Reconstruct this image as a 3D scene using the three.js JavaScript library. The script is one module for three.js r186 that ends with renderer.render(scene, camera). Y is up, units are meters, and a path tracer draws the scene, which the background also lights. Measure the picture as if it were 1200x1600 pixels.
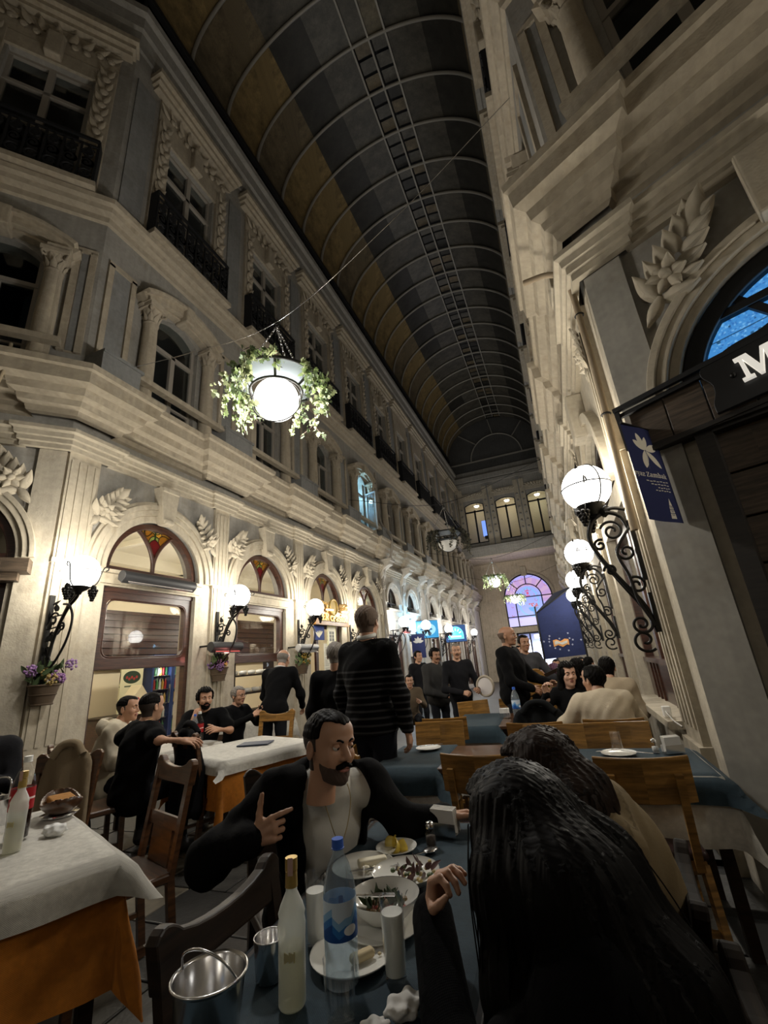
import * as THREE from 'three';
import { mergeGeometries, mergeVertices, toCreasedNormals } from 'three/addons/utils/BufferGeometryUtils.js';
import { RoundedBoxGeometry } from 'three/addons/geometries/RoundedBoxGeometry.js';
import { RectAreaLightUniformsLib } from 'three/addons/lights/RectAreaLightUniformsLib.js';
import { FontLoader } from 'three/addons/loaders/FontLoader.js';
import { TextGeometry } from 'three/addons/geometries/TextGeometry.js';
RectAreaLightUniformsLib.init();

// ───────── camera, sky, exposure ─────────
const scene = new THREE.Scene();
scene.background = new THREE.Color(0x000000);
const camera = new THREE.PerspectiveCamera(99.21, 0.75, 0.05, 200);
camera.position.set(0, 1.4, 0);
camera.quaternion.setFromRotationMatrix(new THREE.Matrix4().makeBasis(
  new THREE.Vector3(0.92375943, -0.07856301, -0.37482846),
  new THREE.Vector3(0.19107901, 0.94275614, 0.27331242),
  new THREE.Vector3(0.33189958, -0.32409677, 0.88589161)));
const renderer = new THREE.WebGLRenderer({ antialias: true });
renderer.toneMapping = THREE.LinearToneMapping;
renderer.toneMappingExposure = 1.42;
renderer.shadowMap.enabled = true;
const GLOBE_CD = 4.6, GLOBE_GLOW = 5, WARM = [1, 0.93, 0.79], WHITE = [1, 0.96, 0.89], HANG_CD = 13.5;   // wall globes and hanging lamps

// ───────── helpers ─────────
let seed = 7;
const rnd = () => { seed = (seed * 1664525 + 1013904223) >>> 0; return seed / 4294967296; };
const rr = (a, b) => a + (b - a) * rnd();
const V = (x, y, z) => new THREE.Vector3(x, y, z);
const PI = Math.PI;
const used = {};
function numbered(n) { const k = used[n] = (used[n] === undefined ? 0 : used[n] + 1); return k ? `${n}_${String(k).padStart(3, '0')}` : n; }
function shadow(m) { m.castShadow = true; m.receiveShadow = true; return m; }
function clean(g) {
  let h = g.index ? g.toNonIndexed() : g;
  if (!h.attributes.normal) h.computeVertexNormals();
  if (!h.attributes.uv) h.setAttribute('uv', new THREE.Float32BufferAttribute(new Float32Array(h.attributes.position.count * 2), 2));
  for (const k of Object.keys(h.attributes)) if (!['position', 'normal', 'uv'].includes(k)) h.deleteAttribute(k);
  return h;
}
function merge(list) { list = Array.isArray(list) ? list.flat(9) : [list]; return list.length === 1 ? clean(list[0]) : mergeGeometries(list.map(clean)); }
function boxUV(g, s = 1) {   // texture coordinates in metres, by the dominant axis of the normal
  const p = g.attributes.position, n = g.attributes.normal, uv = new Float32Array(p.count * 2);
  for (let i = 0; i < p.count; i++) {
    const ax = Math.abs(n.getX(i)), ay = Math.abs(n.getY(i)), az = Math.abs(n.getZ(i));
    let a, b;
    if (ax >= ay && ax >= az) { a = p.getZ(i); b = p.getY(i); } else if (ay >= az) { a = p.getX(i); b = p.getZ(i); } else { a = p.getX(i); b = p.getY(i); }
    uv[2 * i] = a * s; uv[2 * i + 1] = b * s;
  }
  g.setAttribute('uv', new THREE.BufferAttribute(uv, 2)); return g;
}
function obj(name, geos, mat, parent = scene, keepUV = false) {
  const g = merge(geos); if (!keepUV) boxUV(g);
  const m = shadow(new THREE.Mesh(g, mat)); m.name = parent === scene ? numbered(name) : name; parent.add(m); return m;
}
function thing(name, label, category, pos = [0, 0, 0], turn = 0, group) {
  const o = new THREE.Group(); o.name = numbered(name); o.position.set(...pos); o.rotation.y = turn; scene.add(o);
  o.userData = { label, category }; if (group) o.userData.group = group; return o;
}
function tag(o, label, category, group) { o.userData = { label, category }; if (group) o.userData.group = group; return o; }
function struct(name, label, category) { const o = new THREE.Group(); o.name = numbered(name); o.userData = { kind: 'structure', label, category }; scene.add(o); return o; }
function copy(o, pos, turn, label) { const c = o.clone(); c.name = numbered(o.name.replace(/_\d{3}$/, '')); c.position.set(...pos); if (turn !== undefined) c.rotation.y = turn; c.userData = { ...o.userData }; if (label) c.userData.label = label; scene.add(c); return c; }
const xf = (g, x = 0, y = 0, z = 0, rx = 0, ry = 0, rz = 0, s = 1) => { g.applyMatrix4(new THREE.Matrix4().compose(V(x, y, z), new THREE.Quaternion().setFromEuler(new THREE.Euler(rx, ry, rz)), typeof s === 'number' ? V(s, s, s) : V(...s))); return g; };
const box = (w, h, d, x = 0, y = 0, z = 0, rx = 0, ry = 0, rz = 0) => xf(new THREE.BoxGeometry(w, h, d), x, y, z, rx, ry, rz);
const rbox = (w, h, d, r, x = 0, y = 0, z = 0, rx = 0, ry = 0, rz = 0, seg = 2) => xf(new RoundedBoxGeometry(w, h, d, seg, Math.min(r, w / 2.01, h / 2.01, d / 2.01)), x, y, z, rx, ry, rz);
const cyl = (r1, r2, h, x = 0, y = 0, z = 0, rx = 0, ry = 0, rz = 0, n = 16) => xf(new THREE.CylinderGeometry(r1, r2, h, n), x, y, z, rx, ry, rz);
const ball = (r, x = 0, y = 0, z = 0, s = [1, 1, 1], n = 12) => xf(new THREE.SphereGeometry(r, n, Math.max(6, n * 3 / 4 | 0)), x, y, z, 0, 0, 0, s);
const lathe = (pts, n = 24) => new THREE.LatheGeometry(pts.map(p => new THREE.Vector2(p[0], p[1])), n);
const tube = (pts, r, n = 0, k = 6, closed = false) => new THREE.TubeGeometry(new THREE.CatmullRomCurve3(pts.map(p => Array.isArray(p) ? V(...p) : p), closed), n || pts.length * 4, r, k, closed);
const torus = (R, r, x = 0, y = 0, z = 0, rx = 0, ry = 0, rz = 0, n = 24, k = 6, arc = PI * 2) => xf(new THREE.TorusGeometry(R, r, k, n, arc), x, y, z, rx, ry, rz);
function bar(a, b, w, d = w) {   // straight bar from a to b
  const A = V(...a), B = V(...b), L = A.distanceTo(B), g = new THREE.BoxGeometry(w, L, d);
  g.applyQuaternion(new THREE.Quaternion().setFromUnitVectors(V(0, 1, 0), B.clone().sub(A).normalize())); g.translate((A.x + B.x) / 2, (A.y + B.y) / 2, (A.z + B.z) / 2); return g;
}
function ext(shape, depth, bevel = 0, seg = 12) { return new THREE.ExtrudeGeometry(shape, { depth, bevelEnabled: bevel > 0, bevelThickness: bevel, bevelSize: bevel, bevelOffset: -bevel, bevelSegments: 2, curveSegments: seg }); }
const poly = pts => { const s = new THREE.Shape(); pts.forEach((p, i) => i ? s.lineTo(p[0], p[1]) : s.moveTo(p[0], p[1])); return s; };
function flipIfMirrored(g, m) { if (m.determinant() < 0) { const h = g.index ? g : null; if (h) { const a = h.index.array; for (let i = 0; i < a.length; i += 3) { const t = a[i]; a[i] = a[i + 2]; a[i + 2] = t; } } } return g; }
// moulding: a profile [[out, y]...] swept along a plan path [[x, z]...] with mitred corners
function sweep(profile, path) {
  const N = path.length, P = profile.length, nrm = [], pos = [], idx = [];
  for (let i = 0; i < N - 1; i++) { const dx = path[i + 1][0] - path[i][0], dz = path[i + 1][1] - path[i][1], l = Math.hypot(dx, dz); nrm.push([-dz / l, dx / l]); }
  for (let i = 0; i < N; i++) {
    const a = nrm[Math.max(0, i - 1)], b = nrm[Math.min(N - 2, i)], k = Math.max(0.35, 1 + a[0] * b[0] + a[1] * b[1]);
    const mx = (a[0] + b[0]) / k, mz = (a[1] + b[1]) / k;
    for (const [o, y] of profile) pos.push(path[i][0] + mx * o, y, path[i][1] + mz * o);
  }
  for (let i = 0; i < N - 1; i++) for (let j = 0; j < P - 1; j++) { const a = i * P + j, b = a + P; idx.push(a, b, a + 1, b, b + 1, a + 1); }
  for (const e of [0, N - 1]) for (let j = 1; j < P - 1; j++) e ? idx.push(e * P, e * P + j + 1, e * P + j) : idx.push(0, j, j + 1);
  const g = new THREE.BufferGeometry(); g.setAttribute('position', new THREE.Float32BufferAttribute(pos, 3)); g.setIndex(idx);
  const h = g.toNonIndexed(); h.computeVertexNormals(); return h;
}
// naive surface nets: meshes the zero level of f(x, y, z)
function sdfMesh(f, mn, mx, cell) {
  const nx = Math.ceil((mx[0] - mn[0]) / cell) + 1, ny = Math.ceil((mx[1] - mn[1]) / cell) + 1, nz = Math.ceil((mx[2] - mn[2]) / cell) + 1;
  const D = new Float32Array(nx * ny * nz), id = new Int32Array(nx * ny * nz).fill(-1), pos = [], idx = [];
  for (let k = 0, q = 0; k < nz; k++) for (let j = 0; j < ny; j++) for (let i = 0; i < nx; i++, q++) D[q] = f(mn[0] + i * cell, mn[1] + j * cell, mn[2] + k * cell);
  const sx = 1, sy = nx, sz = nx * ny, C = [0, sx, sy, sx + sy, sz, sx + sz, sy + sz, sx + sy + sz];
  const E = [[0, 1], [2, 3], [4, 5], [6, 7], [0, 2], [1, 3], [4, 6], [5, 7], [0, 4], [1, 5], [2, 6], [3, 7]];
  for (let k = 0; k < nz - 1; k++) for (let j = 0; j < ny - 1; j++) for (let i = 0; i < nx - 1; i++) {
    const q = i + j * sy + k * sz; let m = 0; for (let c = 0; c < 8; c++) if (D[q + C[c]] < 0) m |= 1 << c;
    if (m === 0 || m === 255) continue;
    let x = 0, y = 0, z = 0, n = 0;
    for (const [a, b] of E) { const A = D[q + C[a]], B = D[q + C[b]]; if ((A < 0) === (B < 0)) continue; const t = A / (A - B); x += (a & 1) + t * ((b & 1) - (a & 1)); y += ((a >> 1) & 1) + t * (((b >> 1) & 1) - ((a >> 1) & 1)); z += (a >> 2) + t * ((b >> 2) - (a >> 2)); n++; }
    id[q] = pos.length / 3; pos.push(mn[0] + (i + x / n) * cell, mn[1] + (j + y / n) * cell, mn[2] + (k + z / n) * cell);
  }
  for (let k = 1; k < nz - 1; k++) for (let j = 1; j < ny - 1; j++) for (let i = 1; i < nx - 1; i++) {
    const q = i + j * sy + k * sz, a = D[q] < 0;
    const quad = (s, u, v) => { const b = D[q + s] < 0; if (a === b) return; const p = [id[q], id[q - u], id[q - u - v], id[q - v]]; if (p.some(t => t < 0)) return; a ? idx.push(p[0], p[1], p[2], p[0], p[2], p[3]) : idx.push(p[0], p[2], p[1], p[0], p[3], p[2]); };
    quad(sx, sy, sz); quad(sy, sz, sx); quad(sz, sx, sy);
  }
  const g = new THREE.BufferGeometry(); g.setAttribute('position', new THREE.Float32BufferAttribute(pos, 3)); g.setIndex(idx); g.computeVertexNormals(); return g;
}
const clamp = (x, a, b) => x < a ? a : x > b ? b : x;
const smin = (a, b, k) => { const h = Math.max(k - Math.abs(a - b), 0) / k; return Math.min(a, b) - h * h * k * 0.25; };
const smax = (a, b, k) => -smin(-a, -b, k);
const cap = (a, b, ra, rb = ra) => { const [ax, ay, az] = a, bx = b[0] - ax, by = b[1] - ay, bz = b[2] - az, l = bx * bx + by * by + bz * bz || 1e-9; return (x, y, z) => { x -= ax; y -= ay; z -= az; const h = clamp((x * bx + y * by + z * bz) / l, 0, 1), dx = x - bx * h, dy = y - by * h, dz = z - bz * h; return Math.sqrt(dx * dx + dy * dy + dz * dz) - (ra + (rb - ra) * h); }; };
const ell = (c, r) => (x, y, z) => { const a = (x - c[0]) / r[0], b = (y - c[1]) / r[1], d = (z - c[2]) / r[2], k0 = Math.sqrt(a * a + b * b + d * d), e = a / r[0], g = b / r[1], h = d / r[2], k1 = Math.sqrt(e * e + g * g + h * h); return k1 < 1e-9 ? -Math.min(...r) : k0 * (k0 - 1) / k1; };
const blend = (list, k) => (x, y, z) => { let d = list[0](x, y, z); for (let i = 1; i < list.length; i++) d = smin(d, list[i](x, y, z), k); return d; };

// ───────── textures ─────────
function hash(x, y) { const s = Math.sin(x * 127.1 + y * 311.7) * 43758.5453; return s - Math.floor(s); }
function vnoise(x, y, p) { const i = Math.floor(x), j = Math.floor(y), f = x - i, g = y - j, u = f * f * (3 - 2 * f), v = g * g * (3 - 2 * g), w = a => ((a % p) + p) % p, h = (a, b) => hash(w(a), w(b)); return (h(i, j) * (1 - u) + h(i + 1, j) * u) * (1 - v) + (h(i, j + 1) * (1 - u) + h(i + 1, j + 1) * u) * v; }
function fbm(x, y, p, o = 4) { let s = 0, a = 0.5, t = 0; for (let k = 0; k < o; k++) { s += a * vnoise(x, y, p); t += a; x *= 2; y *= 2; p *= 2; a *= 0.55; } return s / t; }
function tex(n, fn, srgb = true, rx = 1, ry = 1) {
  const d = new Uint8Array(n * n * 4);
  for (let j = 0; j < n; j++) for (let i = 0; i < n; i++) { const c = fn(i / n, j / n), q = (j * n + i) * 4; for (let k = 0; k < 3; k++) d[q + k] = clamp((Array.isArray(c) ? c[k] : c) * 255, 0, 255); d[q + 3] = 255; }
  const t = new THREE.DataTexture(d, n, n); t.wrapS = t.wrapT = THREE.RepeatWrapping; t.magFilter = THREE.LinearFilter; t.minFilter = THREE.LinearMipmapLinearFilter; t.generateMipmaps = true;
  if (srgb) t.colorSpace = THREE.SRGBColorSpace; t.repeat.set(rx, ry); t.needsUpdate = true; return t;
}
const again = (t, rx, ry) => { const c = t.clone(); c.repeat.set(rx, ry); c.needsUpdate = true; return c; };
// plaster: blotches, drip streaks and specks of dirt in the paint
const plasterT = tex(512, (u, v) => { const a = fbm(u * 6, v * 6, 6, 5), s = fbm(u * 40, v * 4, 40, 3), k = fbm(u * 64, v * 64, 64, 2); let c = 0.84 + 0.14 * (a - 0.5) + 0.12 * (s - 0.5) + 0.08 * (k - 0.5); const dirt = clamp((fbm(u * 10 + 3, v * 10, 10, 4) - 0.62) * 3, 0, 1); c -= dirt * 0.07; return [c * 1.0, c * (0.985 - dirt * 0.02), c * (0.955 - dirt * 0.05)]; }, true, 0.4, 0.4);
const plasterB = tex(256, (u, v) => 0.5 + 0.5 * (fbm(u * 12, v * 12, 12, 5) - 0.5) + 0.3 * (fbm(u * 60, v * 60, 60, 2) - 0.5), false, 1.2, 1.2);
const woodT = tex(256, (u, v) => { const g = fbm(u * 4 + 0.3 * fbm(u * 3, v * 2, 4), v * 48, 48, 4); const c = 0.66 + 0.5 * (g - 0.5) + 0.1 * (fbm(u * 16, v * 128, 128, 2) - 0.5); return [c, c * 0.97, c * 0.92]; }, true, 1.5, 1.5);
const clothB = tex(128, (u, v) => 0.5 + 0.25 * Math.sin(u * 64 * PI) * Math.sin(v * 64 * PI) + 0.3 * (fbm(u * 32, v * 32, 32, 2) - 0.5), false, 6, 6);
const clothT = tex(256, (u, v) => { const c = 0.86 + 0.16 * (fbm(u * 24, v * 24, 24, 3) - 0.5) + 0.1 * (fbm(u * 5, v * 5, 5, 3) - 0.5); return [c, c, c]; }, true, 2, 2);
const stoneT = tex(256, (u, v) => { const c = 0.7 + 0.4 * (fbm(u * 8, v * 8, 8, 5) - 0.5) + 0.14 * (fbm(u * 50, v * 50, 50, 2) - 0.5); return [c, c, c * 0.98]; }, true, 0.7, 0.7);
const hairB = tex(128, (u, v) => fbm(u * 60, v * 3, 60, 2), false, 3, 3);

const rgb = (r, g, b) => new THREE.Color().setRGB(r, g, b);
const std = (c, o = {}) => new THREE.MeshStandardMaterial({ color: rgb(...c), roughness: 0.8, ...o });
const phys = (c, o = {}) => new THREE.MeshPhysicalMaterial({ color: rgb(...c), roughness: 0.5, ...o });
const M = {
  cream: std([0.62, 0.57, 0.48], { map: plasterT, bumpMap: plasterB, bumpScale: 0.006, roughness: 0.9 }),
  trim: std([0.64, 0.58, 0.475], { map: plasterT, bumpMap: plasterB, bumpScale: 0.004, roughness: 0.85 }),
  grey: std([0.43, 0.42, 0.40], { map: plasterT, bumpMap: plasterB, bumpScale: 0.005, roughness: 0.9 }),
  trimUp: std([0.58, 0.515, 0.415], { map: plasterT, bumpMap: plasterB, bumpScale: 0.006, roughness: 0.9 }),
  white: std([0.80, 0.77, 0.72], { map: plasterT, bumpMap: plasterB, bumpScale: 0.004, roughness: 0.85 }),
  soffit: std([0.78, 0.68, 0.56], { map: plasterT, roughness: 0.9 }),
  iron: std([0.022, 0.021, 0.02], { roughness: 0.42, metalness: 0.7 }),
  ironDull: std([0.012, 0.012, 0.013], { roughness: 0.6, metalness: 0.3 }),
  redwood: phys([0.115, 0.042, 0.025], { map: woodT, roughness: 0.35, clearcoat: 0.3 }),
  darkwood: phys([0.045, 0.025, 0.015], { map: woodT, roughness: 0.5, specularIntensity: 0.5, clearcoat: 0.06 }),
  dullwood: phys([0.028, 0.019, 0.013], { map: woodT, roughness: 0.75, specularIntensity: 0.25 }),
  blackwood: phys([0.03, 0.024, 0.02], { map: woodT, roughness: 0.5 }),
  plank: std([0.20, 0.15, 0.11], { map: woodT, roughness: 0.55 }),
  honey: phys([0.66, 0.36, 0.10], { map: woodT, roughness: 0.32, clearcoat: 0.4 }),
  brownchair: phys([0.19, 0.085, 0.035], { map: woodT, roughness: 0.35, clearcoat: 0.3 }),
  glass: new THREE.MeshPhysicalMaterial({ color: 0xffffff, roughness: 0.02, transmission: 1, thickness: 0, ior: 1.5 }),
  dimGlass: new THREE.MeshPhysicalMaterial({ color: rgb(0.75, 0.78, 0.78), roughness: 0.08, transmission: 1, thickness: 0, ior: 1.5 }),
  winframe: std([0.30, 0.27, 0.23], { roughness: 0.6 }),
  white_cloth: std([0.72, 0.69, 0.62], { map: clothT, bumpMap: clothB, bumpScale: 0.0015, roughness: 0.95 }),
  orange_cloth: std([0.72, 0.25, 0.025], { map: clothT, bumpMap: clothB, bumpScale: 0.0015, roughness: 0.95 }),
  teal_cloth: std([0.018, 0.042, 0.06], { map: clothT, bumpMap: clothB, bumpScale: 0.0012, roughness: 0.9 }),
  china: phys([0.78, 0.77, 0.72], { roughness: 0.12, clearcoat: 0.5 }),
  chrome: std([0.75, 0.75, 0.76], { roughness: 0.18, metalness: 1 }),
  bark: std([0.06, 0.04, 0.03], {}),
};
const glow = (c, k) => new THREE.MeshStandardMaterial({ color: 0x000000, emissive: rgb(...c), emissiveIntensity: k, roughness: 1 });
function pointLight(pos, cd, c, size = 8, parent = scene) { const l = new THREE.PointLight(rgb(...c), cd, 0, 2); l.position.set(...pos); l.castShadow = true; l.shadow.radius = size; l.shadow.mapSize.set(512, 512); l.name = 'lamp_light'; parent.add(l); return l; }
function canvasTex(w, h, draw) { const c = document.createElement('canvas'); c.width = w; c.height = h; draw(c.getContext('2d'), w, h); const t = new THREE.CanvasTexture(c); t.colorSpace = THREE.SRGBColorSpace; return t; }
const floorY = z => z > -4 ? 0 : (z + 4) * 0.02;   // the passage falls gently towards its far end

// ───────── the building: facades given by an origin, a direction and (u along, v up, w out) ─────────
class Facade {
  constructor(o, d, parent) { const l = Math.hypot(...d); this.o = o; this.d = [d[0] / l, d[1] / l]; this.n = [-this.d[1], this.d[0]]; this.parent = parent; this.m = new THREE.Matrix4().makeBasis(V(this.d[0], 0, this.d[1]), V(0, 1, 0), V(this.n[0], 0, this.n[1])).setPosition(o[0], 0, o[1]); }
  pt(u, w = 0) { return [this.o[0] + this.d[0] * u + this.n[0] * w, this.o[1] + this.d[1] * u + this.n[1] * w]; }
  p3(u, v, w) { const p = this.pt(u, w); return [p[0], v, p[1]]; }
  add(name, geos, mat, parent = this.parent) { const g = merge(geos); boxUV(g); g.applyMatrix4(this.m); const m = shadow(new THREE.Mesh(g, mat)); m.name = name; parent.add(m); return m; }
  addUV(name, geos, mat, parent = this.parent) { const g = merge(geos); g.applyMatrix4(this.m); const m = shadow(new THREE.Mesh(g, mat)); m.name = name; parent.add(m); return m; }
}
const rectHole = (x0, x1, y0, y1) => { const p = new THREE.Path(); p.moveTo(x0, y0); p.lineTo(x1, y0); p.lineTo(x1, y1); p.lineTo(x0, y1); p.closePath(); return p; };
const archHole = (c, r, y0, ys) => { const p = new THREE.Path(); p.moveTo(c - r, y0); p.lineTo(c + r, y0); p.lineTo(c + r, ys); p.absarc(c, ys, r, 0, PI, false); p.closePath(); return p; };
const segHole = (c, h, y0, ys, rise) => { const p = new THREE.Path(), R = (h * h + rise * rise) / (2 * rise), a = Math.asin(h / R); p.moveTo(c - h, y0); p.lineTo(c + h, y0); p.lineTo(c + h, ys); p.absarc(c, ys + rise - R, R, PI / 2 - a, PI / 2 + a, false); p.closePath(); return p; };
function slab(u0, u1, v0, v1, holes, depth, w0) { const s = poly([[u0, v0], [u1, v0], [u1, v1], [u0, v1]]); s.holes = holes; return xf(ext(s, depth, 0, 14), 0, 0, w0); }
function ring(c, ys, r0, r1, w, w0 = 0, a0 = 0, a1 = PI) { const s = new THREE.Shape(); s.absarc(c, ys, r1, a0, a1, false); s.absarc(c, ys, r0, a1, a0, true); s.closePath(); return xf(ext(s, w, 0.008, 20), 0, 0, w0); }
function segBand(c, h, ys, rise, t, w, w0) { const R = (h * h + rise * rise) / (2 * rise), a = Math.asin(h / R); return ring(c, ys + rise - R, R, R + t, w, w0, PI / 2 - a, PI / 2 + a); }
function leaf(L, W, T, curl = 0.25) {   // a carved leaf lying in the xy plane, tip along +y, ridged and curled
  const nu = 5, nv = 7, pos = [], idx = [];
  for (let j = 0; j <= nv; j++) for (let i = 0; i <= nu; i++) { const t = j / nv, s = i / nu * 2 - 1, w = W * (0.25 + 0.75 * Math.sin(PI * Math.min(1, 0.12 + t * 0.95))) * (1 + 0.14 * Math.sin(t * 22)) * (t > 0.93 ? 0.45 : 1); pos.push(s * w, t * L, T * (1 - s * s * 0.8) * (0.55 + 0.45 * Math.sin(PI * t)) + curl * L * t * t * 0.5 - (Math.abs(s) < 0.15 ? T * 0.4 : 0)); }
  for (let j = 0; j < nv; j++) for (let i = 0; i < nu; i++) { const a = j * (nu + 1) + i, b = a + nu + 1; idx.push(a, a + 1, b, b, a + 1, b + 1); }
  const g = new THREE.BufferGeometry(); g.setAttribute('position', new THREE.Float32BufferAttribute(pos, 3)); g.setIndex(idx); g.computeVertexNormals(); return g;
}
function acanthus(len, s = 1) {   // spray of leaves along +y with a flower at the lower third, s mirrors it
  const g = [];
  for (let k = 0; k < 6; k++) { const t = 0.12 + k * 0.145, y = len * t; for (const q of [-1, 1]) g.push(xf(leaf(len * (0.30 - 0.02 * k), len * 0.075, 0.03, 0.35), q * 0.01, y, 0.02, 0.25, 0, -q * (0.95 - 0.09 * k) + 0.12 * s)); }
  g.push(xf(leaf(len * 0.34, len * 0.09, 0.035, 0.3), 0, len * 0.78, 0.03, 0.1)); g.push(xf(leaf(len * 0.3, len * 0.06, 0.03, 0.2), 0, len * 0.14, 0.03, 0.1, 0, PI));
  for (let k = 0; k < 6; k++) g.push(xf(leaf(len * 0.17, len * 0.06, 0.03, 0.6), 0, len * 0.33, 0.05, 0.35, 0, k * PI / 3));
  g.push(ball(len * 0.055, 0, len * 0.33, 0.075, [1, 1, 0.7], 8));
  return merge(g);
}
const ACA = acanthus(0.62), ACA2 = acanthus(0.62, -1), LEAF = leaf(0.16, 0.045, 0.02, 0.6);
// Corinthian column: plinth, base, shaft with entasis, capital of leaves, abacus
const COL_H = 2.05;
const colShaft = lathe([[0.125, 0.12], [0.15, 0.14], [0.15, 0.18], [0.125, 0.2], [0.132, 0.24], [0.126, 0.3], [0.128, 0.9], [0.112, 1.66], [0.125, 1.68], [0.125, 1.71], [0.11, 1.72]], 18);
const colCap = merge([lathe([[0.108, 1.7], [0.112, 1.85], [0.15, 1.96], [0.16, 1.97]], 16), box(0.36, 0.07, 0.36, 0, 2.0, 0), ...[0, 1].flatMap(r => Array.from({ length: 8 }, (_, k) => { const a = k * PI / 4 + r * PI / 8; return xf(LEAF.clone(), Math.sin(a) * 0.105, 1.71 + r * 0.11, Math.cos(a) * 0.105, 0, a, 0, r ? 1 : 1.0); })), ...[0, 1, 2, 3].map(k => { const a = PI / 4 + k * PI / 2; return xf(new THREE.TorusGeometry(0.035, 0.018, 6, 10), Math.sin(a) * 0.19, 1.93, Math.cos(a) * 0.19, 0, a + PI / 2, 0); })]);
const colBase = box(0.38, 0.12, 0.38, 0, 0.06, 0);

const wallL = struct('wall_left', 'left arcade facade in cream and grey plaster, three storeys', 'wall');
const wallR = struct('wall_right', 'right arcade facade seen edge on, with stepped cornices', 'wall');
const wallCL = struct('wall_corner_left', 'angled corner facade at the far left with a second arch', 'wall');
const wallCR = struct('wall_corner_right', 'angled corner facade at the right with blue lit fanlight', 'wall');
const FL = new Facade([-5.75, -3.4], [0, -1], wallL);
const FR = new Facade([0.75, -34], [0, 1], wallR);
const FCL = new Facade([-5.75 - 0.653 * 2.4, -3.4 + 0.757 * 2.4], [0.653, -0.757], wallCL);
const FCR = new Facade([0.75, -3.5], [1.21, 0.65], wallCR);
const LU = 30.6, BAY = 2.7, bays = i => 1.58 + BAY * i, pier = i => 0.23 + BAY * i;
const RB = 3.0, rpier = i => 30 - RB * i, rbay = i => 28.5 - RB * i;
let windowCount = 0;
function windowGroup(label) { windowCount++; return struct(`window_${windowCount}`, label, 'window'); }
const ordinal = ['first', 'second', 'third', 'fourth', 'fifth', 'sixth', 'seventh', 'eighth', 'ninth', 'tenth', 'eleventh'];
const stainT = canvasTex(256, 256, (c, w, h) => {
  c.fillStyle = '#d9b44a'; c.fillRect(0, 0, w, h); c.strokeStyle = '#2a1a10'; c.lineWidth = 4;
  for (let k = 0; k < 26; k++) { c.fillStyle = ['#e7cf78', '#c99a34', '#efdc9a', '#b98a2c', '#a9b26a'][k % 5]; c.beginPath(); c.ellipse(rnd() * w, rnd() * h, 20 + rnd() * 26, 16 + rnd() * 22, rnd() * 3, 0, 7); c.fill(); c.stroke(); }
  c.fillStyle = '#3c5a2a'; c.fillRect(122, 10, 9, 150); c.fillStyle = '#8e1c22'; c.beginPath(); c.moveTo(127, 100); c.bezierCurveTo(70, 120, 80, 200, 104, 214); c.lineTo(127, 180); c.lineTo(150, 214); c.bezierCurveTo(174, 200, 184, 120, 127, 100); c.fill(); c.stroke();
});
const stained = new THREE.MeshPhysicalMaterial({ map: stainT, transmission: 0.75, roughness: 0.25, thickness: 0 });

// fanlight: wooden ring, pointed tracery, two clear panes and a stained kite
function fanlight(f, c, ys, r, W, mat, w = -0.14) {
  f.add('fanlight_frame', [ring(c, ys, r - 0.09, r, 0.09, w), box(2 * r, 0.07, 0.09, c, ys + 0.035, w + 0.045)], mat, W);
  const cur = q => new THREE.CatmullRomCurve3([V(c, ys + 0.02, w + 0.045), V(c + q * 0.012, ys + r * 0.3, w + 0.045), V(c + q * r * 0.10, ys + r * 0.52, w + 0.045), V(c + q * r * 0.25, ys + r * 0.72, w + 0.045), V(c + q * r * 0.43, ys + r * 0.87, w + 0.045)]);
  f.add('tracery', [-1, 1].map(q => new THREE.TubeGeometry(cur(q), 16, 0.032, 6)), mat, W);
  const pr = cur(1).getPoints(10), pl = cur(-1).getPoints(10).reverse(), s = new THREE.Shape();
  [...pr, ...pl].forEach((p, i) => i ? s.lineTo(p.x, p.y) : s.moveTo(p.x, p.y));
  const k = xf(ext(s, 0.008), 0, 0, w + 0.04), P = k.attributes.position, uv = k.attributes.uv; for (let i = 0; i < P.count; i++) uv.setXY(i, (P.getX(i) - c) / (r * 0.95) + 0.5, (P.getY(i) - ys - 0.1) / r);
  f.addUV('stained_pane', k, stained, W);
  for (const q of [-1, 1]) { const h = new THREE.Shape(), pp = cur(q).getPoints(8); const a1 = Math.atan2(0.87, 0.43 * q); h.moveTo(c, ys + 0.05); pp.slice(1).forEach(p => h.lineTo(p.x, p.y)); h.absarc(c, ys, r - 0.05, a1, q > 0 ? 0 : PI, q > 0); h.closePath(); f.add('glass_pane', xf(ext(h, 0.006, 0, 10), 0, 0, w + 0.04), M.glass, W); }
}
function roundRectPath(x0, x1, y0, y1, r, P = THREE.Path) { const p = new P(); p.moveTo(x0 + r, y0); p.lineTo(x1 - r, y0); p.quadraticCurveTo(x1, y0, x1, y0 + r); p.lineTo(x1, y1 - r); p.quadraticCurveTo(x1, y1, x1 - r, y1); p.lineTo(x0 + r, y1); p.quadraticCurveTo(x0, y1, x0, y1 - r); p.lineTo(x0, y0 + r); p.quadraticCurveTo(x0, y0, x0 + r, y0); return p; }
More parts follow.
